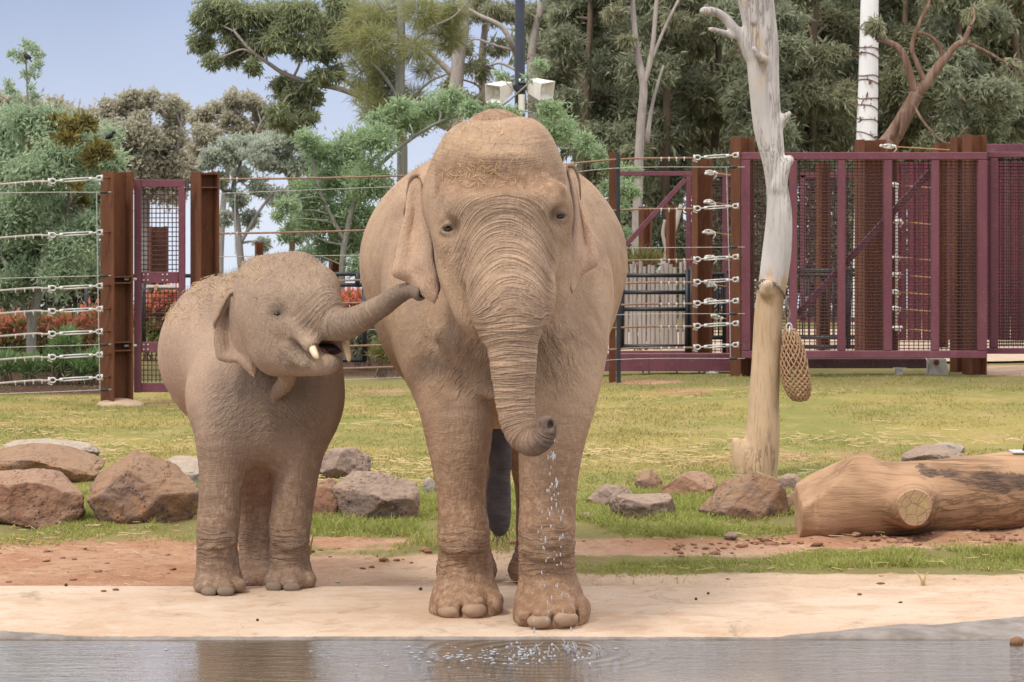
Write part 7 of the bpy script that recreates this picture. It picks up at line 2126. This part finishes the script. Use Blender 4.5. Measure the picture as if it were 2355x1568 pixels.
# small birds in the wattle
def bird(vx, vy, D, label, col, yaw):
    c = P(vx, vy, D); root = empty('bird', c, label, 'bird', None)
    M_b = simple('feathers', col, tuple(x * 0.5 for x in col), 30, 0.7, 0.3, 0.002)
    R = np.array(Matrix.Rotation(math.radians(yaw), 3, 'Z')).T
    def L(x, y, z): return c + R[0] * x + R[1] * y + R[2] * z
    m = MB(); m.ball(L(0, 0, 0), (0.050, 0.030, 0.034), 2, (R[0] * 0.8 + R[2] * 0.6, R[1], R[2] * 0.8 - R[0] * 0.6)); m.ball(L(0.045, 0, 0.045), 0.024, 2)
    m.add([L(0.064, 0.006, 0.048), L(0.064, -0.006, 0.048), L(0.09, 0, 0.043), L(0.064, 0, 0.038)], [(0, 1, 2), (0, 2, 3), (1, 3, 2), (0, 3, 1)])
    m.add([L(-0.02, 0.016, -0.01), L(-0.02, -0.016, -0.01), L(-0.12, -0.012, -0.075), L(-0.12, 0.012, -0.075), L(-0.03, 0, -0.025)], [(0, 1, 2, 3), (0, 3, 4), (1, 4, 2), (3, 2, 4)])
    m.build('body', M_b, root, True)
    m = MB()
    for s in (-1, 1): m.ball(L(-0.015, s * 0.028, -0.004), (0.055, 0.008, 0.022), 1, (R[0] * 0.85 + R[2] * 0.5, R[1], R[2] * 0.85 - R[0] * 0.5))
    m.build('wings', simple('wing', tuple(x * 0.45 for x in col)), root, True)
    m = MB()
    for s in (-1, 1): m.tube([L(0.0, s * 0.012, -0.03), L(0.008, s * 0.012, -0.058)], 0.003, 4)
    m.build('legs', M_black, root)


bird(62, 130, 34.5, 'small dark bird perched on the thin shoot at upper left', (0.06, 0.045, 0.04), 130)
bird(253, 313, 34.4, 'small black and white bird perched at the right edge of the silver wattle', (0.03, 0.03, 0.033), 20)
# ------------------------------------------------------------------ grass, straw, clods and water drops
def grass_blades(name, n, region, L, W, label, lush, lean=0.7, y0=16.3, y1=33.5, dark=0.25):
    """region(vx, vy) -> density 0..1 ; blades as single bent triangles on the ground"""
    y = np.exp(rng.uniform(math.log(y0), math.log(y1), n * 4)); x = rng.uniform(-0.205, 0.205, n * 4) * y
    z = ground_z(x, y)
    vx = x / y * F_PX + 1177; vy = 487.4 + (CAM_H - z) / y * F_PX
    keep = rng.uniform(0, 1, len(x)) < region(vx, vy, x, y)
    x, y, z, vx, vy = [a[keep][:n] for a in (x, y, z, vx, vy)]
    m = len(x); p = np.stack([x, y, z - 0.004], 1)
    ln = L(vx, vy, x, y) * rng.uniform(0.55, 1.35, m)
    a = rng.uniform(0, 2 * np.pi, m); s = np.stack([np.cos(a), np.sin(a), 0 * a], 1)
    d = rng.normal(0, lean, (m, 3)); d[:, 2] = np.abs(d[:, 2]) * 0.3 + 0.75; d = unit(d)
    w = (W * rng.uniform(0.7, 1.3, m))[:, None]
    mid = p + d * (ln * 0.55)[:, None]; tip = p + d * ln[:, None] + np.stack([d[:, 0], d[:, 1], -0.5 * np.hypot(d[:, 0], d[:, 1])], 1) * (ln * 0.35)[:, None]
    V = np.stack([p - s * w, p + s * w, mid + s * w * 0.7, mid - s * w * 0.7, tip], 1).reshape(-1, 3)
    b = np.arange(m) * 5
    Q = np.stack([b, b + 1, b + 2, b + 3], 1); T = np.stack([b + 3, b + 2, b + 4], 1)
    t = NT(name + '_blades'); pos = t.pos()
    c, n2 = grass_color(t, pos)
    c = t.mix(lush, c, (0.34, 0.385, 0.09))
    tint = t.attr('tint')
    c = t.mix(t.math('MULTIPLY', t.rng(tint, 0.0, 0.45, 1.0, 0.0), dark), c, (0.13, 0.175, 0.04))
    c = t.mix(t.rng(tint, 0.82, 0.9), c, (0.40, 0.33, 0.14))
    t.done(c, 0.6, None, 0.25)
    tr = t.new('BsdfTranslucent'); t.l.new(c, tr.inputs['Color']); mx = t.new('MixShader'); mx.inputs[0].default_value = 0.3
    t.l.new(t.bsdf.outputs[0], mx.inputs[1]); t.l.new(tr.outputs[0], mx.inputs[2]); t.l.new(mx.outputs[0], t.out.inputs[0])
    o = link('grass', mesh_np('grass', V, Fq=Q, Ft=T, attrs=dict(tint=np.repeat(rng.uniform(0, 1, m), 5))), t.m, None, False)
    tag(o, label, 'grass', kind='stuff')


def pn(x, y, s, seed): return fbm(np.stack([x, y, 0 * x], 1) * s, 4, seed)


def lawn(vx, vy, x, y): return (vy < 1130) * grassiness(vx, vy) * sstep(0.30, 0.55, pn(x, y, 1.4, 61)) * (vy > 862)
def tufts(vx, vy, x, y):
    g = grassiness(vx, vy) * (vy > 1095)
    return np.clip(g * sstep(0.70, 0.46, pn(x, y, 2.2, 62) + 0.35 * (1 - g)), 0, 1)


grass_blades('lawn', 95000, lawn, lambda vx, vy, x, y: 0.028 + 0.022 * sstep(0.5, 0.7, pn(x, y, 2.0, 63)), 0.0044, 'short yellow-green grass of the mottled lawn', 0.15, 0.9)
grass_blades('tuft', 125000, tufts, lambda vx, vy, x, y: 0.03 + 0.055 * sstep(0.45, 0.65, pn(x, y, 1.8, 64)), 0.0034, 'long bright green grass tufts around the rocks and along the ledge', 0.75, 0.6, 16.4, 21.5, 0.25)


def scatter_sticks(n, region, lo, hi, w, mat, label, name='straw'):
    y = np.exp(rng.uniform(math.log(16.2), math.log(32), n * 5)); x = rng.uniform(-0.19, 0.19, n * 5) * y
    z = ground_z(x, y); vx = x / y * F_PX + 1177; vy = 487.4 + (CAM_H - z) / y * F_PX
    keep = rng.uniform(0, 1, len(x)) < region(vx, vy, x, y)
    x, y, z = [a[keep][:n] for a in (x, y, z)]; m = len(x)
    c = np.stack([x, y, z + 0.012 + rng.uniform(0, 0.02, m)], 1)
    a = rng.uniform(0, np.pi, m); d = np.stack([np.cos(a), np.sin(a), rng.normal(0, 0.12, m)], 1) * (rng.uniform(lo, hi, m) / 2)[:, None]
    s = np.stack([-np.sin(a), np.cos(a), 0 * a], 1) * w; u = np.array([0, 0, w * 1.2])
    V = np.stack([c - d - s, c - d + s, c - d + u, c + d - s, c + d + s, c + d + u], 1).reshape(-1, 3)
    b = np.arange(m)[:, None] * 6
    Q = np.concatenate([b + np.array([[0, 1, 4, 3]]), b + np.array([[1, 2, 5, 4]]), b + np.array([[2, 0, 3, 5]])])
    o = link(name, mesh_np(name, V, Fq=Q), mat, None, False)
    tag(o, label, name, kind='stuff')


M_straw2 = simple('lawn_straw', (0.56, 0.42, 0.22), (0.42, 0.30, 0.15), 3, 0.85, 0.1, 0.002)
M_hay = simple('green_hay', (0.38, 0.40, 0.24), (0.30, 0.30, 0.17), 3, 0.85, 0.1, 0.002)
scatter_sticks(2600, lambda vx, vy, x, y: (vy < 1120) * (vy > 900) * sstep(0.48, 0.66, pn(x, y, 0.9, 71)) * (0.35 + 0.65 * sstep(960, 1060, vy)), 0.04, 0.17, 0.0035, M_straw2, 'loose dry straw strewn over the lawn')
scatter_sticks(900, lambda vx, vy, x, y: np.exp(-((vx - 1850) / 140) ** 2 - ((vy - 1092) / 17) ** 2), 0.04, 0.14, 0.0035, M_hay, 'greenish hay spread round the foot of the dead tree', 'hay')
scatter_sticks(420, lambda vx, vy, x, y: (vy > 1200) * 0.7, 0.03, 0.12, 0.0025, M_straw2, 'few dry stalks on the bare earth beside the ledge', 'stalks')


def clod_mesh(seed, r):
    r_ = np.random.default_rng(seed); bm = bmesh.new(); bmesh.ops.create_icosphere(bm, subdivisions=2, radius=1)
    V = np.array([v.co[:] for v in bm.verts]); F = [[v.index for v in f.verts] for f in bm.faces]; bm.free()
    V = V * (1 + 0.6 * (fbm(V * 1.8 + seed, 3, seed) - 0.5))[:, None] * np.array(r)
    me = bpy.data.meshes.new('clod'); me.from_pydata(V.tolist(), [], F); me.update()
    return me


# crumbly earth: many small clods on the strip before the log and behind the ledge
n = 1500
y = rng.uniform(16.4, 19.0, n * 6); x = rng.uniform(-0.19, 0.19, n * 6) * y; z = ground_z(x, y)
vx = x / y * F_PX + 1177; vy = 487.4 + (CAM_H - z) / y * F_PX
den = np.exp(-((vy - 1252) / 16) ** 2) * sstep(1150, 1400, vx) + 0.07 * np.exp(-((vy - 1275) / 35) ** 2) * sstep(1250, 1000, vx) + 0.02
keep = np.flatnonzero((rng.uniform(0, 1, len(x)) < den * sstep(0.40, 0.62, pn(x, y, 2.5, 81))) & (grassiness(vx, vy) < 0.6))[:n]
bm = bmesh.new(); bmesh.ops.create_icosphere(bm, subdivisions=1, radius=1); cv = np.array([v.co[:] for v in bm.verts]); cf_ = np.array([[v.index for v in f.verts] for f in bm.faces]); bm.free()
Vs, Fs = [], []
for k, i in enumerate(keep):
    r = rng.gamma(1.6, 0.0045) + 0.004
    Vs.append(cv * (1 + rng.normal(0, 0.22, (len(cv), 1))) * np.array([r * 1.4, r * 1.3, r * 0.6]) + np.array([x[i], y[i], z[i] + r * 0.3])); Fs.append(cf_ + k * len(cv))
o = link('clods', mesh_np('clods', np.concatenate(Vs), Ft=np.concatenate(Fs)), simple('earth_clod', (0.33, 0.175, 0.105), (0.24, 0.12, 0.075), 5, 0.95, 0.5, 0.01), None, True)
tag(o, 'crumbled dark red earth scattered along the dirt strip', 'earth clods', kind='stuff')

# bits lying on the concrete ledge
M_dung = simple('dark_dung', (0.085, 0.055, 0.035), (0.05, 0.035, 0.025), 30, 0.9, 0.6, 0.006)
M_mud = simple('brown_mud', (0.24, 0.125, 0.07), (0.17, 0.09, 0.05), 30, 0.9, 0.5, 0.006)
for i, (vx, vy, rx, rz, mt, lab) in enumerate(((238, 1360, 0.024, 0.008, M_mud, 'flat brown mud crumb at the left of a pair on the ledge'), (266, 1357, 0.026, 0.009, M_mud, 'larger flat brown mud crumb left of the calf on the ledge'), (152, 1347, 0.014, 0.012, M_dung, 'dark dropping on the back edge of the ledge, far left'), (592, 1427, 0.011, 0.009, M_dung, 'tiny dark crumb on the ledge below the calf'),
        (967, 1357, 0.015, 0.013, M_dung, 'round dark dropping beside the adult front foot'), (776, 1340, 0.022, 0.010, M_concrete, 'pale grey chip on the back edge of the ledge between the elephants'), (569, 1341, 0.022, 0.011, M_concrete, 'grey chip between the feet of the calf'), (1600, 1379, 0.011, 0.010, M_dung, 'small dark dropping right of the adult on the ledge'), (1628, 1366, 0.012, 0.010, M_dung, 'dark dropping behind the small one right of the adult'),
        (1976, 1368, 0.020, 0.009, M_mud, 'brown mud crumb on the ledge below the log'), (2070, 1387, 0.016, 0.009, M_dung, 'greyish crumb on the ledge lower right'), (2024, 1343, 0.034, 0.009, M_mud, 'long brown mud crumb on the back edge of the ledge'), (2338, 1462, 0.050, 0.032, M_mud, 'clump of wet dung and straw in the shallow water at the right edge'))):
    D = 15.0
    for k in range(25): D = 0.5 * D + 0.5 * (CAM_H - ledge_z(D)) * F_PX / (vy - 487.4)
    p = P(vx, vy, D); p[2] = ledge_z(D) + rz * 0.55
    if vx > 2300: p = P(vx, vy + 16, 14.12); p[2] = WATER_Z + 0.012
    o = link('crumb', clod_mesh(100 + i, (rx * 0.72, rx * 0.55, rz * 0.75)), mt, None, True, p)
    tag(o, lab, 'crumb', 'crumbs on the concrete ledge')
for i, (pts, lab) in enumerate((([(2121, 1338), (2112, 1322), (2100, 1310)], 'thin dry leaf stalk curling up from the dirt, lower right'), ([(2124, 1338), (2128, 1322), (2136, 1313)], 'short dry leaf standing beside the curling stalk'), ([(713, 1256), (718, 1240), (720, 1228)], 'dry upright stalk in the dirt beside the calf foot'))):
    D = 16.7; m = MB(); q = curve([P(a, b, D) for a, b in pts], 5); q[0][2] -= 0.05
    m.tube(q, np.linspace(0.008, 0.002, len(q)), 5); tag(m.build('dry_stalk', M_straw2, None, True), lab, 'stalk')

# water falling from the trunk tip
t = NT('clear_water'); b = t.bsdf
b.inputs['Base Color'].default_value = (0.95, 0.97, 1.0, 1); b.inputs['Roughness'].default_value = 0.05; b.inputs['Transmission Weight'].default_value = 0.75; b.inputs['IOR'].default_value = 1.33
M_drop = t.m
t = NT('white_foam'); M_foam = t.done((0.62, 0.64, 0.68), 0.25, None, 0.5); t.bsdf.inputs['Transmission Weight'].default_value = 0.45; t.bsdf.inputs['IOR'].default_value = 1.33
m = MB(); m.ball((0, 0, 0), (1, 1, 1.5), 2); DROP = m.mesh('water_drop'); DROP.materials.append(M_foam)
for p_ in DROP.polygons: p_.use_smooth = True
for i in range(74):
    f = rng.uniform(0, 1) ** 1.1
    vy = 1012 + f * 440
    vx = 1271 + f * (rng.choice([-34, -12, 20, 40])) + rng.normal(0, 3 + 9 * f)
    D = 13.9 + rng.normal(0, 0.02)
    o = bpy.data.objects.new('water_drop', DROP); COL.objects.link(o)
    s = rng.uniform(0.0022, 0.0050); o.scale = (s * 0.85, s * 0.85, s * rng.uniform(0.9, 2.6)); o.location = P(vx, vy, D)
    tag(o, "white water drop falling from the adult elephant's trunk tip", 'water drop', 'water drops falling from the trunk')
m = MB()
for i in range(170):
    a = rng.uniform(0, 2 * np.pi); rr = rng.gamma(2, 0.10)
    p = np.array([0.10 - 0.26 * rng.gamma(1.2, 0.8) * (rng.uniform() < 0.7) + rr * math.cos(a), 13.72 + 0.16 * rng.normal() , WATER_Z + 0.004])
    h = rng.exponential(0.010) if abs(p[0] - 0.22) < 0.25 else 0
    r = rng.uniform(0.0025, 0.008)
    m.ball(p + [0, 0, h], (r * (1.9 if h < 0.004 else 1), r, r * (0.5 if h < 0.004 else 1.2)), 1)
for i in range(26):
    p = np.array([0.24 + rng.normal(0, 0.09), 13.86 + rng.normal(0, 0.05), WATER_Z]); h = rng.uniform(0.015, 0.06)
    m.tube([p, p + [rng.normal(0, 0.008), 0, h * 0.6], p + [rng.normal(0, 0.018), 0, h]], [0.004, 0.0025, 0.001], 4)
tag(m.build('splash', M_foam, None, True), 'white splash and foam on the pond below the trunk', 'splash', kind='stuff')
